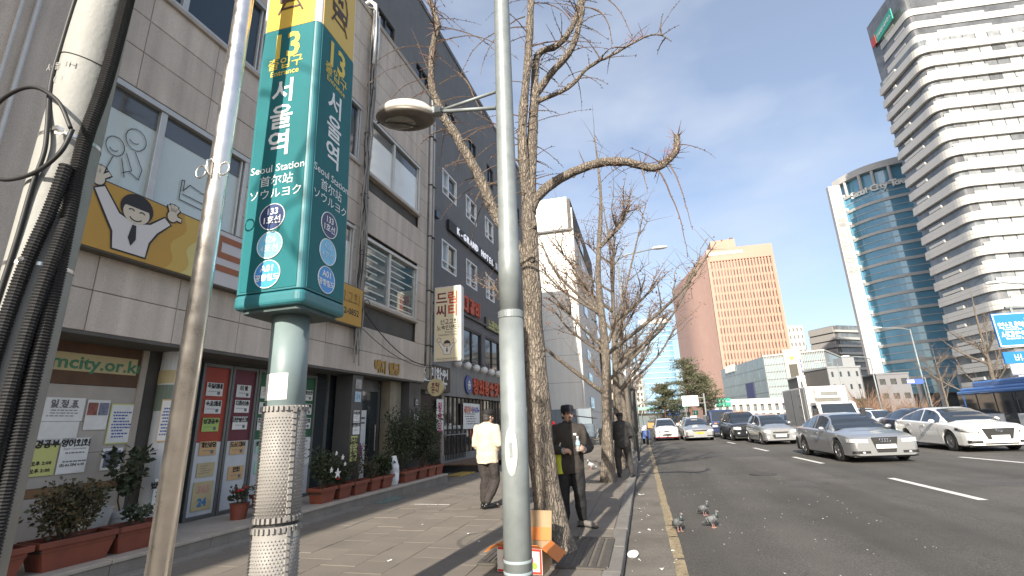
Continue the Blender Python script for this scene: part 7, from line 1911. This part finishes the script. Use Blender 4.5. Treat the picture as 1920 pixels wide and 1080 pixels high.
for k in range(3): MB().obox((.095+.014*k, -.155, 1.27-.004*k), (.005, 0, 0), (0, .006, 0), (.003, 0, .008+.004*k)).build('chest_mark', M_PAPER, pm_)
MB().box(.085, .135, -.160, -.150, 1.250, 1.258).build('chest_mark', M_PAPER, pm_)
for (p, q) in (((-.10, -.195, 1.04), (-.045, -.230, 1.035)), ((.240, -.190, 1.045), (.225, -.24, 1.055))): MB().tube([p, q], [.046, .043], 14).build('knit_cuff', mat('speckled_knit', (.30, .28, .28), .9, var=.8, vs=90), pm_)
bo = empty('water_bottle', (-.945, 7.130, 1.035), 0, 'clear plastic water bottle with blue label in the man\'s hand', 'bottle')
MB().lathe([(.030, 0), (.031, .01), (.031, .075), (.029, .08), (.031, .085), (.031, .125), (.026, .148), (.014, .168), (.013, .180)], 18).build('flask', mat('clear_plastic', (.62, .70, .72), .08, trans=.7, spec=.6), bo, smooth=True)
MB().lathe([(.0322, .085), (.0322, .128)], 18).build('label', mat('bottle_label', (.30, .52, .66), .5, var=.6, vs=60), bo); MB().lathe([(.0155, .178), (.0155, .202), (.013, .204)], 14).build('cap', M_PAPER, bo)
# man in the cream jacket, from behind
TC = [(-.01, .0, .76, .205, .150), (-.005, 0, .84, .212, .155), (0, 0, 1.0, .200, .150), (0, .0, 1.14, .205, .150), (0, .0, 1.26, .215, .145), (0, .005, 1.36, .232, .125), (0, .01, 1.415, .20, .10), (0, .012, 1.46, .10, .08)]
J = dict(head=(-.03, -.02, 1.565), neck=(0, .005, 1.44), torso=TC, shA=(-.195, .0, 1.37), elA=(-.245, .03, 1.08), wrA=(-.150, -.12, .95), shB=(.195, .0, 1.37), elB=(.225, .02, 1.08), wrB=(.13, -.12, .95),
         hpA=(-.10, 0, .86), hpB=(.09, 0, .86), knA=(-.13, -.06, .47), knB=(.05, -.02, .47), anA=(-.02, .06, .085), anB=(.085, -.02, .085), toA=(-.13, -.12, .04), toB=(.08, -.22, .04))
cm = person('man in cream jacket and black cap walking away on the pavement', (-2.84, 8.82, 0), R(172), J, dict(skin=M_SKIN, jacket=cl('cream_jacket', (.55, .475, .37)), trousers=cl('dark_brown_trousers', (.034, .028, .026)), shoe=mat('black_leather', (.012, .012, .012), .25), cap=cl('black_cap', (.014, .013, .013)), hair=mat('salt_pepper_hair', (.045, .042, .04), .7)), head_yaw=R(-25))
MB().tube([(-.14, -.03, .775), (-.06, .155, .765), (.1, .15, .77), (.2, .0, .775)], .012, 6).build('hem_band', cl('cream_jacket', (0, 0, 0)), cm)
# man in dark padded jacket, mostly behind the lamp pole
J2 = dict(J); J2.update(wrA=(-.25, -.06, .84), elA=(-.27, .03, 1.08), hdA=((0, -.1, -1), (1, 0, 0), .35, 1), wrB=(.25, -.06, .84), elB=(.27, .03, 1.08), hdB=((0, -.1, -1), (-1, 0, 0), .35, -1), anA=(-.11, .02, .085), toA=(-.13, -.16, .04), knA=(-.11, -.02, .47), anB=(.11, -.02, .085), toB=(.12, -.2, .04), knB=(.11, -.02, .47))
person('man in dark padded jacket mostly hidden behind the lamp pole', (-2.40, 9.05, 0), R(150), J2, dict(skin=M_SKIN, jacket=mat('dark_padded_nylon', (.018, .02, .022), .35, var=.2, vs=8, bump=.4, bs=25), trousers=cl('black_trousers', (0, 0, 0)), shoe=M_TRIM, cap=M_HAIR), cap=False)
# man seen from behind by the kerb
J3 = dict(J2); J3.update(head=(0, -.01, 1.53), wrA=(-.15, -.20, .98), wrB=(.16, -.20, .98), elA=(-.29, -.02, 1.08), elB=(.29, -.02, 1.08), hpA=(-.10, 0, .84), hpB=(.10, 0, .84), knA=(-.16, -.02, .47), knB=(.13, -.02, .47), anA=(-.20, .02, .085), anB=(.13, .0, .085), toA=(-.25, -.15, .04), toB=(.15, -.2, .04))
J3['hdA'] = ((.8, -.5, 0), (0, 1, 0), .6, 1); J3['hdB'] = ((-.8, -.5, 0), (0, 1, 0), .6, -1)
p3 = person('man in black jacket and cap seen from behind at the kerb', (-.64, 13.65, 0), R(183), J3, dict(skin=M_SKIN, jacket=cl('charcoal_jacket', (.028, .027, .027)), trousers=cl('charcoal_trousers', (.034, .030, .029)), shoe=M_TRIM, cap=cl('black_cap', (0, 0, 0)), hair=mat('salt_pepper_hair', (0, 0, 0))), sc=.97)
bp = MB(); loft(bp, [(0, .012, .86, .155, .140), (0, .012, 1.1, .16, .140), (0, .012, 1.36, .13, .122)]); fuse(bp, 'back_panel', cl('grey_back_panel', (.055, .05, .047)), p3, .013, 2)
# far figures
person('person in red jacket behind the near tree', (-4.5, 24, 0), R(30), J2, dict(skin=M_SKIN, jacket=cl('red_jacket', (.48, .02, .03)), trousers=cl('black_trousers', (0, 0, 0)), shoe=M_TRIM, cap=M_HAIR), cap=False, vox=.018, sc=1.02)
TB = [(0, .05, .80, .17, .13), (0, .0, .92, .18, .14), (0, -.14, 1.0, .19, .15), (0, -.30, 1.06, .19, .15), (0, -.40, 1.10, .15, .12)]
J4 = dict(J2); J4.update(torso=TB, head=(0, -.56, 1.10), neck=(0, -.45, 1.10), shA=(-.18, -.36, 1.06), elA=(-.22, -.42, .80), wrA=(-.16, -.52, .58), shB=(.18, -.36, 1.06), elB=(.22, -.42, .80), wrB=(.16, -.52, .58)); J4['hdA'] = ((0, -.2, -1), (1, 0, 0), .4, 1); J4['hdB'] = ((0, -.2, -1), (-1, 0, 0), .4, -1)
person('person in dark blue bending over a cart by the hoarding', (-2.6, 30.6, 0), R(60), J4, dict(skin=M_SKIN, jacket=cl('dusty_blue_jacket', (.06, .075, .11)), trousers=cl('black_trousers', (0, 0, 0)), shoe=M_TRIM, cap=M_HAIR), cap=False, vox=.018)
ct = empty('hand_cart', (-3.6, 31.0, 0), R(20), 'loaded hand cart under grey tarpaulin by the hoarding', 'cart')
MB().box(-.6, .6, -.4, .4, .35, .42).build('bed', M_DARK, ct); MB().box(-.55, .55, -.36, .36, .42, 1.25).build('load', mat('cart_tarpaulin', (.10, .13, .16), .7, var=.4, vs=3), ct, bevel=.12, seg=3); MB().tube([(.6, -.3, .4), (.95, -.3, .95), (.95, .3, .95), (.6, .3, .4)], .02, 6).build('handle', M_GALV, ct); MB().slab([(-.7, -.5, 1.75), (.7, -.5, 1.55), (.7, .5, 1.55), (-.7, .5, 1.75)], (0, 0, .03)).build('awning', M_DARK, ct)
for x in (-.5, .5): MB().tube([(x, 0, .42), (x, 0, 1.7)], .018, 6).build('pole', M_DARK, ct)
for x in (-.35, .35): MB().tube([(x, -.42+.0, .18+.0), (x, .42, .18)], .17, 12).build('wheel', M_TYRE, ct)

def pigeon(loc, rz, label, light=False, headup=.0, sc=1.0):
    o = empty('pigeon', loc, rz, label, 'pigeon', 'pigeons on the ground'); o.scale = (sc, sc, sc)
    gm = mat('pigeon_grey', (.11, .115, .125), .6, var=.35, vs=30) if not light else mat('pigeon_pale', (.42, .42, .42), .6, var=.3, vs=30)
    b = MB(); Mt = Matrix.Rotation(R(-24), 3, 'X')
    b.ell((0, 0, .135), .062, .105, .062, 16, 12, Mt); b.ell((0, -.055, .165), .050, .055, .058, 14, 10); b.tube([(0, -.075, .18), (0, -.085, .225), (0, -.088, .258+headup)], [.038, .026, .022], 12); b.ell((0, -.095, .268+headup), .023, .029, .024, 12, 8); b.tube([(0, .08, .10), (0, .14, .075), (0, .20, .055)], [.036, .028, .018], 10)
    for s in (-1, 1): b.tube([(s*.022, 0, .10), (s*.026, -.005, .06)], [.024, .013], 8)
    fuse(b, 'body', gm, o, .0065, 3)
    nk_ = MB(); nk_.tube([(0, -.074, .175), (0, -.086, .222), (0, -.089, .250+headup)], [.041, .029, .024], 12); nk_.build('neck_sheen', mat('neck_green', (.075, .095, .09), .4, metal=.3, var=.4, vs=40), o, smooth=True)
    for s in (-1, 1):
        w = MB(); w.ell((s*.052, .03, .135), .016, .098, .045, 12, 8, Matrix.Rotation(R(-26), 3, 'X')); w.build('wing', mat('wing_grey', (.16, .165, .175), .6, var=.35, vs=30) if not light else gm, o, smooth=True)
        for k in (0, 1): MB().obox((s*.067, .035+.035*k, .125-.018*k), (.003, 0, 0), (0, .009, .0), (0, .01, .028)).build('wing_bar', M_BLACK, o)
        lg = MB().tube([(s*.026, -.005, .062), (s*.028, -.008, .006)], .0055, 6)
        for a in (-.5, 0, .5): lg.tube([(s*.028, -.008, .006), (s*.028+.035*sin(a), -.008-.038*cos(a), .003)], [.005, .003], 5)
        lg.tube([(s*.028, -.008, .006), (s*.028, .018, .003)], [.004, .003], 5); lg.build('leg', mat('pink_leg', (.40, .20, .17), .6), o); MB().ell((s*.020, -.108, .274+headup), .004, .004, .004, 6, 5).build('eye', mat('orange_eye', (.5, .12, .02), .3), o)
    MB().tube([(0, -.115, .266+headup), (0, -.142, .258+headup)], [.0075, .002], 6).build('beak', M_DARK, o); MB().ell((0, -.121, .270+headup), .006, .006, .005, 6, 5).build('cere', M_PAPER, o)
pigeon((.33, 7.85, roadz(.33)), R(28), 'plump pigeon facing the camera on the yellow edge line', sc=.90)
pigeon((.81, 8.10, roadz(.81)), R(55), 'pigeon with pale wing patch right of the other two', sc=.85)
pigeon((.80, 9.05, roadz(.8)), R(40), 'farthest of three pigeons on the road', sc=.82)
pigeon((-1.72, 15.7, .004), R(-60), 'pale pigeon on the pavement between tree and bottle man', light=True)
pigeon((-3.3, 21.5, .004), R(100), 'small grey pigeon far off on the pavement', sc=1.0)
# ------------------------------------------------------------ planters and plants along the office step
M_TERRA = mat('terracotta_plastic', (.20, .055, .032), .55, var=.15, vs=5, streak=.1, rnd=.12)
M_SOIL = mat('soil', (.05, .037, .027), .95, var=.3, vs=30)
M_LEAF = mat('dark_leaf', (.030, .045, .018), .6, var=.4, vs=18, rnd=.15)
M_LEAF2 = mat('olive_leaf', (.050, .048, .020), .6, var=.4, vs=18)
M_DRYL = mat('dry_leaf', (.10, .065, .03), .8, var=.4, vs=20)
M_STEM = mat('plant_stem', (.075, .055, .035), .8, var=.2, vs=10)
def trough(loc, rz, w, d, h, label):
    o = fempty('planter', loc, label, 'planter', 'terracotta planters on the step'); o.rotation_euler = (0, 0, R(-2)+rz)
    b = MB(); t = .80
    b.add([(-d/2*t, -w/2*t, 0), (d/2*t, -w/2*t, 0), (d/2*t, w/2*t, 0), (-d/2*t, w/2*t, 0), (-d/2, -w/2, h), (d/2, -w/2, h), (d/2, w/2, h), (-d/2, w/2, h)], [(0, 3, 2, 1), (0, 1, 5, 4), (1, 2, 6, 5), (2, 3, 7, 6), (3, 0, 4, 7)])
    b.build('tub', M_TERRA, o)
    r_ = MB(); e = .022
    r_.box(d/2-.004, d/2+e, -w/2-e, w/2+e, h-.045, h+.012); r_.box(-d/2-e, -d/2+.004, -w/2-e, w/2+e, h-.045, h+.012); r_.box(-d/2+.004, d/2-.004, -w/2-e, -w/2+.004, h-.045, h+.012); r_.box(-d/2+.004, d/2-.004, w/2-.004, w/2+e, h-.045, h+.012); r_.build('rim', M_TERRA, o, bevel=.006)
    MB().box(-d/2+.01, d/2-.01, -w/2+.01, w/2-.01, h-.09, h-.03).build('soil', M_SOIL, o); return o
def leafball(b, c, rx, ry, rz_, n, s, r, up=.3):
    for _ in range(n):
        while True:
            q = V((r.uniform(-1, 1), r.uniform(-1, 1), r.uniform(-1, 1)))
            if q.length < 1: break
        q = q*(.55+.45*q.length); p = V(c)+V((q.x*rx, q.y*ry, q.z*rz_)); L = s*r.uniform(.6, 1.3)
        d = (V((r.uniform(-1, 1), r.uniform(-1, 1), r.uniform(-.6, 1)))+q*.7).normalized(); sd = d.orthogonal().normalized(); sd = (Matrix.Rotation(r.uniform(0, 6.28), 3, d) @ sd)*L*.34; nn = d.cross(sd).normalized()*L*.10
        b.add([p, p+d*L*.5+sd+nn, p+d*L, p+d*L*.5-sd+nn], [(0, 1, 2), (0, 2, 3)])
def plant(loc, label, h, w, n, s, m, seed, stems=4, dry=0, cat='plant', extra=None, form='bush'):
    o = fempty('potted_plant', loc, label, cat, 'plants along the step'); r = random.Random(seed); st_ = MB(); lf = MB(); dl = MB()
    for k in range(stems):
        a = 2*pi*k/stems+r.uniform(-.4, .4); top = V((cos(a)*w*.28, sin(a)*w*.28, h*r.uniform(.6, 1.0))); pts = crook((cos(a)*.02, sin(a)*.02, -.03), top, 4, .05, r); st_.tube(pts, [.010, .009, .007, .006, .004], 5)
        if form == 'sparse':
            for j in range(5): leafball(lf, pts[-1]*(.45+.14*j), w*.16, w*.16, h*.09, n//(stems*5), s, r)
        if form == 'bush':
            for j in range(3): leafball(lf, pts[2].lerp(pts[-1], j/2), w*.30, w*.30, h*.22, n//(stems*3), s, r)
    if form == 'bush': leafball(lf, (0, 0, h*.55), w*.5, w*.5, h*.45, n//2, s, r)
    if dry: leafball(dl, (0, 0, h*.5), w*.5, w*.5, h*.45, dry, s, r); dl.build('dry_leaves', M_DRYL, o, kind='stuff')
    st_.build('stems', M_STEM, o); lf.build('foliage', m, o, kind='stuff')
    return o
# big troughs at the left
XS = .26
for (s, lab) in ((3.30, 'long terracotta trough at the left edge'), (4.08, 'long terracotta trough in front of the notice board'), (4.72, 'terracotta trough beside the white round column')):
    trough((XS, s, .205), 0, .70 if s < 4.5 else .58, .30, .26, lab)
plant((XS-.02, 4.02, .44), 'dense brownish bush in the trough before the notice board', .54, .58, 1200, .045, M_LEAF2, 61, 7, 340)
plant((XS, 3.30, .44), 'dark leafy plant in the trough at the left edge', .42, .5, 500, .055, M_LEAF, 62, 5, 120)
plant((XS, 4.72, .44), 'small two-stemmed green plant in the trough by the column', .26, .5, 170, .055, M_LEAF, 63, 2, form='sparse')
def pot(loc, prof, m, label, name='flower_pot'):
    o = fempty(name, loc, label, 'pot', 'loose pots on the step'); MB().lathe(prof, 24).build('vessel', m, o, smooth=False); MB().lathe([(.01, prof[-1][1]-.03), (prof[-1][0]*.93, prof[-1][1]-.03)], 20).build('soil', M_SOIL, o); return o
M_CHINA = mat('white_glaze', (.55, .55, .53), .35, var=.08, vs=6)
pot((-.18, 4.55, .205), [(.10, 0), (.105, .03), (.135, .22), (.17, .42), (.178, .44)], M_CHINA, 'tall ribbed white flower pot behind the troughs')
o = pot((-.16, 4.86, .205), [(.115, 0), (.135, .30), (.145, .305), (.145, .36), (.135, .365)], M_CHINA, 'white paint bucket used as a flower pot')
MB().lathe([(.1255, .12), (.1315, .21)], 24).build('printed_band', M_BLUEP, o)
plant((-.16, 4.86, .55), 'tall sparse rubber plant in the white bucket', .78, .62, 330, .085, M_LEAF, 64, 3, form='sparse')
plant((-.18, 4.55, .62), 'small dark plant in the tall white pot', .30, .3, 120, .06, M_LEAF, 65, 2, form='sparse')
# middle group by the metro sign
trough((XS, 6.72, .205), 0, .34, .30, .30, 'squat orange brown tub left of the metro sign post')
plant((XS, 6.72, .50), 'tub of red and yellow blossoms left of the metro sign post', .24, .36, 420, .045, M_LEAF, 66, 6)
fo_ = plant((.05, 6.40, .42), 'dark red cyclamen behind the orange brown tub', .22, .34, 160, .05, M_LEAF, 67, 4)
rd_ = random.Random(9)
def blooms(parent, m, n, c, rx, rz_):
    for k in range(n): MB().ell((c[0]+rd_.uniform(-rx, rx), c[1]+rd_.uniform(-rx, rx), c[2]+rd_.uniform(-rz_, rz_)), .026, .026, .018, 8, 6).build('bloom', m, parent)
blooms(fo_, mat('red_petal', (.35, .015, .02), .6), 9, (.04, 0, .20), .12, .05)
pot((.05, 6.40, .205), [(.10, 0), (.13, .2), (.14, .22)], M_TERRA, 'dark round pot behind the orange brown tub')
o = plant((.16, 7.02, .46), 'yellow pansies beside the orange brown tub', .18, .26, 180, .04, M_LEAF, 68, 4); blooms(o, mat('yellow_petal', (.65, .40, .02), .6), 6, (.03, 0, .16), .09, .04)
trough((.22, 7.06, .205), 0, .28, .28, .27, 'dark tub of pansies close behind the metro sign post')
for k, (s, w, lab) in enumerate(((7.92, .40, 'first tub right of the metro sign post'), (8.42, .38, 'second tub right of the metro sign post'), (8.92, .44, 'third tub right of the metro sign post'), (9.44, .36, 'fourth tub right of the post, before the entrance pillar'), (9.90, .40, 'fifth tub right of the post, before the entrance'),
                                 (10.90, .62, 'wide tub under the tall entrance shrub'), (11.52, .44, 'first of three small tubs before the right pillar'), (12.02, .40, 'second of three small tubs before the right pillar'), (12.46, .38, 'last tub at the end of the step'))):
    trough((XS+.06, s, .205), 0, w, .28, .24, 'terracotta '+lab)
pl = plant((XS+.04, 7.95, .42), 'bushy plant with star ornaments in the first tub right of the post', .62, .50, 700, .055, M_LEAF, 70, 6)
def star(parent, p, r0, m):
    pts = [(p[0]+.0, p[1]+(r0 if k % 2 == 0 else r0*.42)*sin(pi*k/5), p[2]+(r0 if k % 2 == 0 else r0*.42)*cos(pi*k/5)) for k in range(10)]; MB().slab(pts, (.012, 0, 0)).build('star_ornament', m, parent)
for (y, z, q) in ((.02, .26, .09), (-.16, .33, .05), (.14, .52, .05), (-.05, .60, .04), (.22, .40, .04)): star(pl, (.27, y, z), q, M_PAPER)
blooms(pl, mat('red_petal', (0, 0, 0)), 3, (.2, .2, .2), .05, .05)
plant((XS+.04, 8.42, .42), 'low dark plant in the second tub right of the post', .42, .42, 420, .05, M_LEAF, 71, 5, 60)
plant((XS+.04, 8.95, .42), 'thin dry stems in the third tub right of the post', .75, .40, 220, .04, M_LEAF2, 72, 6, 90)
plant((XS+.04, 9.44, .42), 'wispy plant in the fourth tub right of the post', .40, .36, 260, .045, M_LEAF2, 73, 5)
plant((XS+.04, 9.90, .42), 'fan of green blades in the fifth tub right of the post', .42, .42, 460, .07, M_LEAF, 74, 6)
plant((XS-.06, 10.85, .42), 'tall dark shrub in the wide tub before the entrance', 1.25, .80, 2000, .055, M_LEAF, 75, 8)
plant((XS-.06, 11.95, .42), 'tall leafy shrub with white flowers before the right pillar', 1.35, .95, 2400, .055, M_LEAF, 76, 9)
plant((XS, 12.46, .42), 'low green plant in the last tub of the step', .40, .40, 300, .05, M_LEAF, 77, 4)
ws_ = fempty('plastic_bag', (XS+.02, 10.38, .205), 'crumpled white plastic bag figure standing between the tubs', 'plastic bag')
b = MB(); loft(b, [(0, 0, 0, .11, .10), (0, 0, .10, .14, .12), (0, .02, .25, .12, .11), (.0, -.02, .36, .13, .12), (0, 0, .50, .10, .09), (0, .01, .60, .05, .05)]); fuse(b, 'bag', mat('white_plastic', (.72, .74, .76), .35), ws_, .012, 1, .05)

# ------------------------------------------------------------ cardboard fruit box at the foot of the lamp pole
M_CARD = mat('brown_cardboard', (.36, .24, .14), .8, var=.10, vs=9); M_ORC = mat('orange_card', (.55, .17, .03), .6, var=.06, vs=6); M_WHC = mat('white_card', (.62, .58, .52), .6, var=.06, vs=6)
bx = empty('fruit_carton', (-1.33, 5.36, 0), R(-6), 'open orange and white fruit carton between lamp pole and tree', 'carton')
t = .006
for (nm, a) in (('front_panel', (-.24, .24, -.17, -.17+t, .004, .235)), ('back_panel', (-.24, .24, .17-t, .17, .004, .235)), ('side_panel', (-.24, -.24+t, -.164, .164, .004, .235)), ('side_panel', (.24-t, .24, -.164, .164, .004, .235)), ('bottom', (-.234, .234, -.164, .164, .004, .010))):
    MB().box(*a).build(nm, M_WHC if nm == 'front_panel' else M_CARD, bx)
MB().slab([(-.24, .17, .235), (.24, .17, .235), (.24, .23, .52), (-.24, .23, .52)], (0, .006, 0)).build('back_flap', M_CARD, bx)
MB().slab([(-.234, .160, .24), (.234, .160, .24), (.234, .195, .36), (-.234, .195, .36)], (0, .004, 0)).build('inner_flap', M_ORC, bx)
MB().slab([(.24, -.17, .235), (.24, .17, .235), (.41, .12, .15), (.41, -.20, .13)], (0, 0, .006)).build('side_flap', M_ORC, bx)
MB().slab([(-.24, -.17, .235), (-.24, .17, .235), (-.44, .10, .16), (-.42, -.10, .15)], (0, 0, .006)).build('side_flap', M_ORC, bx)
MB().slab([(-.24, -.172, .235), (.24, -.172, .235), (.22, -.235, .275), (-.22, -.235, .275)], (0, .004, .004)).build('front_flap', M_ORC, bx)
M_REDC = mat('carton_red', (.50, .03, .02), .6)
f = MB(); f.box(-.235, .235, -.1735, -.171, .008, .028); f.box(-.235, .235, -.1735, -.171, .21, .232); f.box(.215, .235, -.1735, -.171, .028, .21); f.build('red_border', M_REDC, bx)
for (x, z, q) in ((.10, .13, .05), (-.13, .12, .05), (.16, .08, .03)): disc(bx, 'printed_fruit', frame((x, -.174, z), (1, 0, 0), (0, 0, 1)), q, M_REDC if q > .04 else mat('printed_leaf', (.25, .33, .06), .6), .001, 18)

# ------------------------------------------------------------ litter, drain plates, small marks on the ground
r = random.Random(17)
def scrap(x, y, z, s, label, m=None):
    o = tag(bpy.data.objects.new('litter_scrap', None), label, 'litter', 'scraps of litter'); bpy.data.objects.remove(o)
    b = MB(); n = 7; pts = [(s*(1+r.uniform(-.4, .3))*cos(2*pi*k/n), s*.7*(1+r.uniform(-.4, .3))*sin(2*pi*k/n), r.uniform(.001, .012+s*.2)) for k in range(n)]
    b.add(pts+[(0, 0, .008)], [(k, (k+1) % n, n) for k in range(n)]); o = b.build('litter_scrap', m or M_PAPER); o.location = (x, y, z); o.rotation_euler = (0, 0, r.uniform(0, 6)); return tag(o, label, 'litter', 'scraps of litter')
cup = empty('paper_bowl', (-.28, 6.45, -.112), R(20), 'white paper bowl lying in the gutter by the kerb', 'bowl', 'scraps of litter'); l = MB().lathe([(.04, 0), (.060, .032), (.066, .033), (.062, .028), (.038, .005)], 18); l.build('shell', M_PAPER, cup); cup.rotation_euler = (R(25), R(-10), 0)
for k, (x, y, s) in enumerate(((-.24, 13.4, .07), (-.22, 11.3, .08), (-.09, 7.88, .03), (-.22, 7.7, .035), (-.21, 6.28, .025), (.18, 6.71, .02), (-.25, 9.6, .04), (-.1, 9.0, .03), (-.2, 15.5, .06), (-.25, 18, .06), (-.18, 8.6, .03), (.02, 5.95, .035))):
    scrap(x, y, roadz(x)+.006, s, ['crumpled white scrap in the gutter near the man at the kerb', 'large white scrap in the gutter below the second tree'][k] if k < 2 else 'small white scrap lying in the gutter')
for k, (x, y, s) in enumerate(((-2.48, 6.77, .03), (-2.17, 6.36, .025), (-3.9, 9.03, .035), (-2.6, 11.5, .04), (-3.4, 7.3, .02), (-2.9, 5.4, .03), (-1.6, 9.9, .03))): scrap(x, y, .006, s, 'small white scrap lying on the pavement')
sp = MB()
for k in range(170):
    x, y = r.uniform(-.3, 3.2)**1.0, r.uniform(5.2, 18); s = r.uniform(.006, .016); z = roadz(x)+.010; a = r.uniform(0, 6)
    sp.add([(x+s*cos(a+q*pi/2)*(1 if q % 2 else .5), y+s*sin(a+q*pi/2)*1.6, z) for q in range(4)], [(0, 1, 2, 3)])
o = sp.build('road_crumbs', M_PAPER); tag(o, 'pale crumbs and specks scattered over the near lane', 'crumbs', kind='stuff')
mp_ = empty('metal_mat', (-5.22, 9.55, .006), R(-2), 'greenish worn metal plate on the pavement by the step', 'plate')
MB().box(-.20, .20, -.38, .38, 0, .012).build('plate', mat('green_plate_metal', (.13, .19, .18), .6, var=.3, vs=9), mp_)
pv = empty('white_pavement_mark', (-4.05, 9.12, .005), 0, 'thin white painted line on the pavement', 'marking')
MB().box(-.36, .36, -.02, .02, 0, .002).build('paint', M_WLINE, pv)
# manholes and wheel-worn bits on the road
def manhole(x, y, r0, label):
    o = empty('manhole_cover', (x, y, roadz(x)+.006), 0, label, 'manhole'); MB().lathe([(r0, 0), (r0, .006), (r0*.93, .006), (r0*.9, .002), (.01, .002)], 30).build('cover', mat('cast_iron', (.07, .065, .06), .6, metal=.5, var=.3, vs=12), o)
manhole(2.9, 14.8, .33, 'round iron manhole cover in the near lane')
# orange barriers and fence far ahead, crowd of small posts
for k in range(12):
    o = empty('road_barrier', (1.0+1.25*k, 88, -.1), 0, '%s road barrier from the left in the far orange and white row' % ('first', 'second', 'third', 'fourth', 'fifth', 'sixth', 'seventh', 'eighth', 'ninth', 'tenth', 'eleventh', 'twelfth')[k], 'barrier', 'row of road barriers far ahead')
    MB().slab([(-.55, -.25, 0), (.55, -.25, 0), (.55, .25, 0), (-.55, .25, 0)], (0, 0, .45)).build('base', mat('barrier_orange', (.62, .23, .06), .5), o); MB().box(-.5, .5, -.12, .12, .45, .85).build('top', M_WHITE if k % 2 else mat('barrier_orange', (0, 0, 0)), o)
gn = empty('bus_shelter', (-6.5, 95, 0), 0, 'long pale green roofed bus shelter far ahead', 'shelter'); MB().box(0, 15, 0, 2, 3.0, 3.5).build('roof', mat('shelter_green', (.22, .42, .34), .5), gn)
for k in range(6): MB().tube([(.5+2.8*k, 1, 0), (.5+2.8*k, 1, 3)], .08, 8).build('post', M_GALV, gn)
MB().box(0, 15, 1.9, 1.95, .3, 2.4).build('pane', M_PG, gn)
# bicycle wheel glimpsed behind the man at the kerb
bc = empty('bicycle', (-.50, 15.6, 0), R(5), 'bicycle leaning at the kerb beyond the man in black', 'bicycle')
for y in (-.5, .5): MB().tube([(0, y+.32*cos(t), .34+.32*sin(t)) for t in [2*pi*k/24 for k in range(25)]], .02, 6, cap=False).build('wheel', mat('pale_tyre', (.38, .36, .26), .7), bc)
MB().tube([(0, -.5, .34), (0, -.38, .85), (0, .15, .80), (0, .5, .34), (0, .05, .32), (0, -.36, .80)], .016, 6).build('frame', M_DARK, bc); MB().box(-.06, .06, .05, .28, .92, .97).build('saddle', M_TRIM, bc, bevel=.02); MB().tube([(0, .15, .8), (0, .17, .93)], .014, 6).build('seat_post', M_GALV, bc); MB().tube([(-.25, -.42, 1.0), (0, -.38, .98), (.25, -.42, 1.0)], .013, 6).build('handlebar', M_DARK, bc); MB().tube([(0, -.38, .85), (0, -.38, .98)], .014, 6).build('stem', M_GALV, bc)
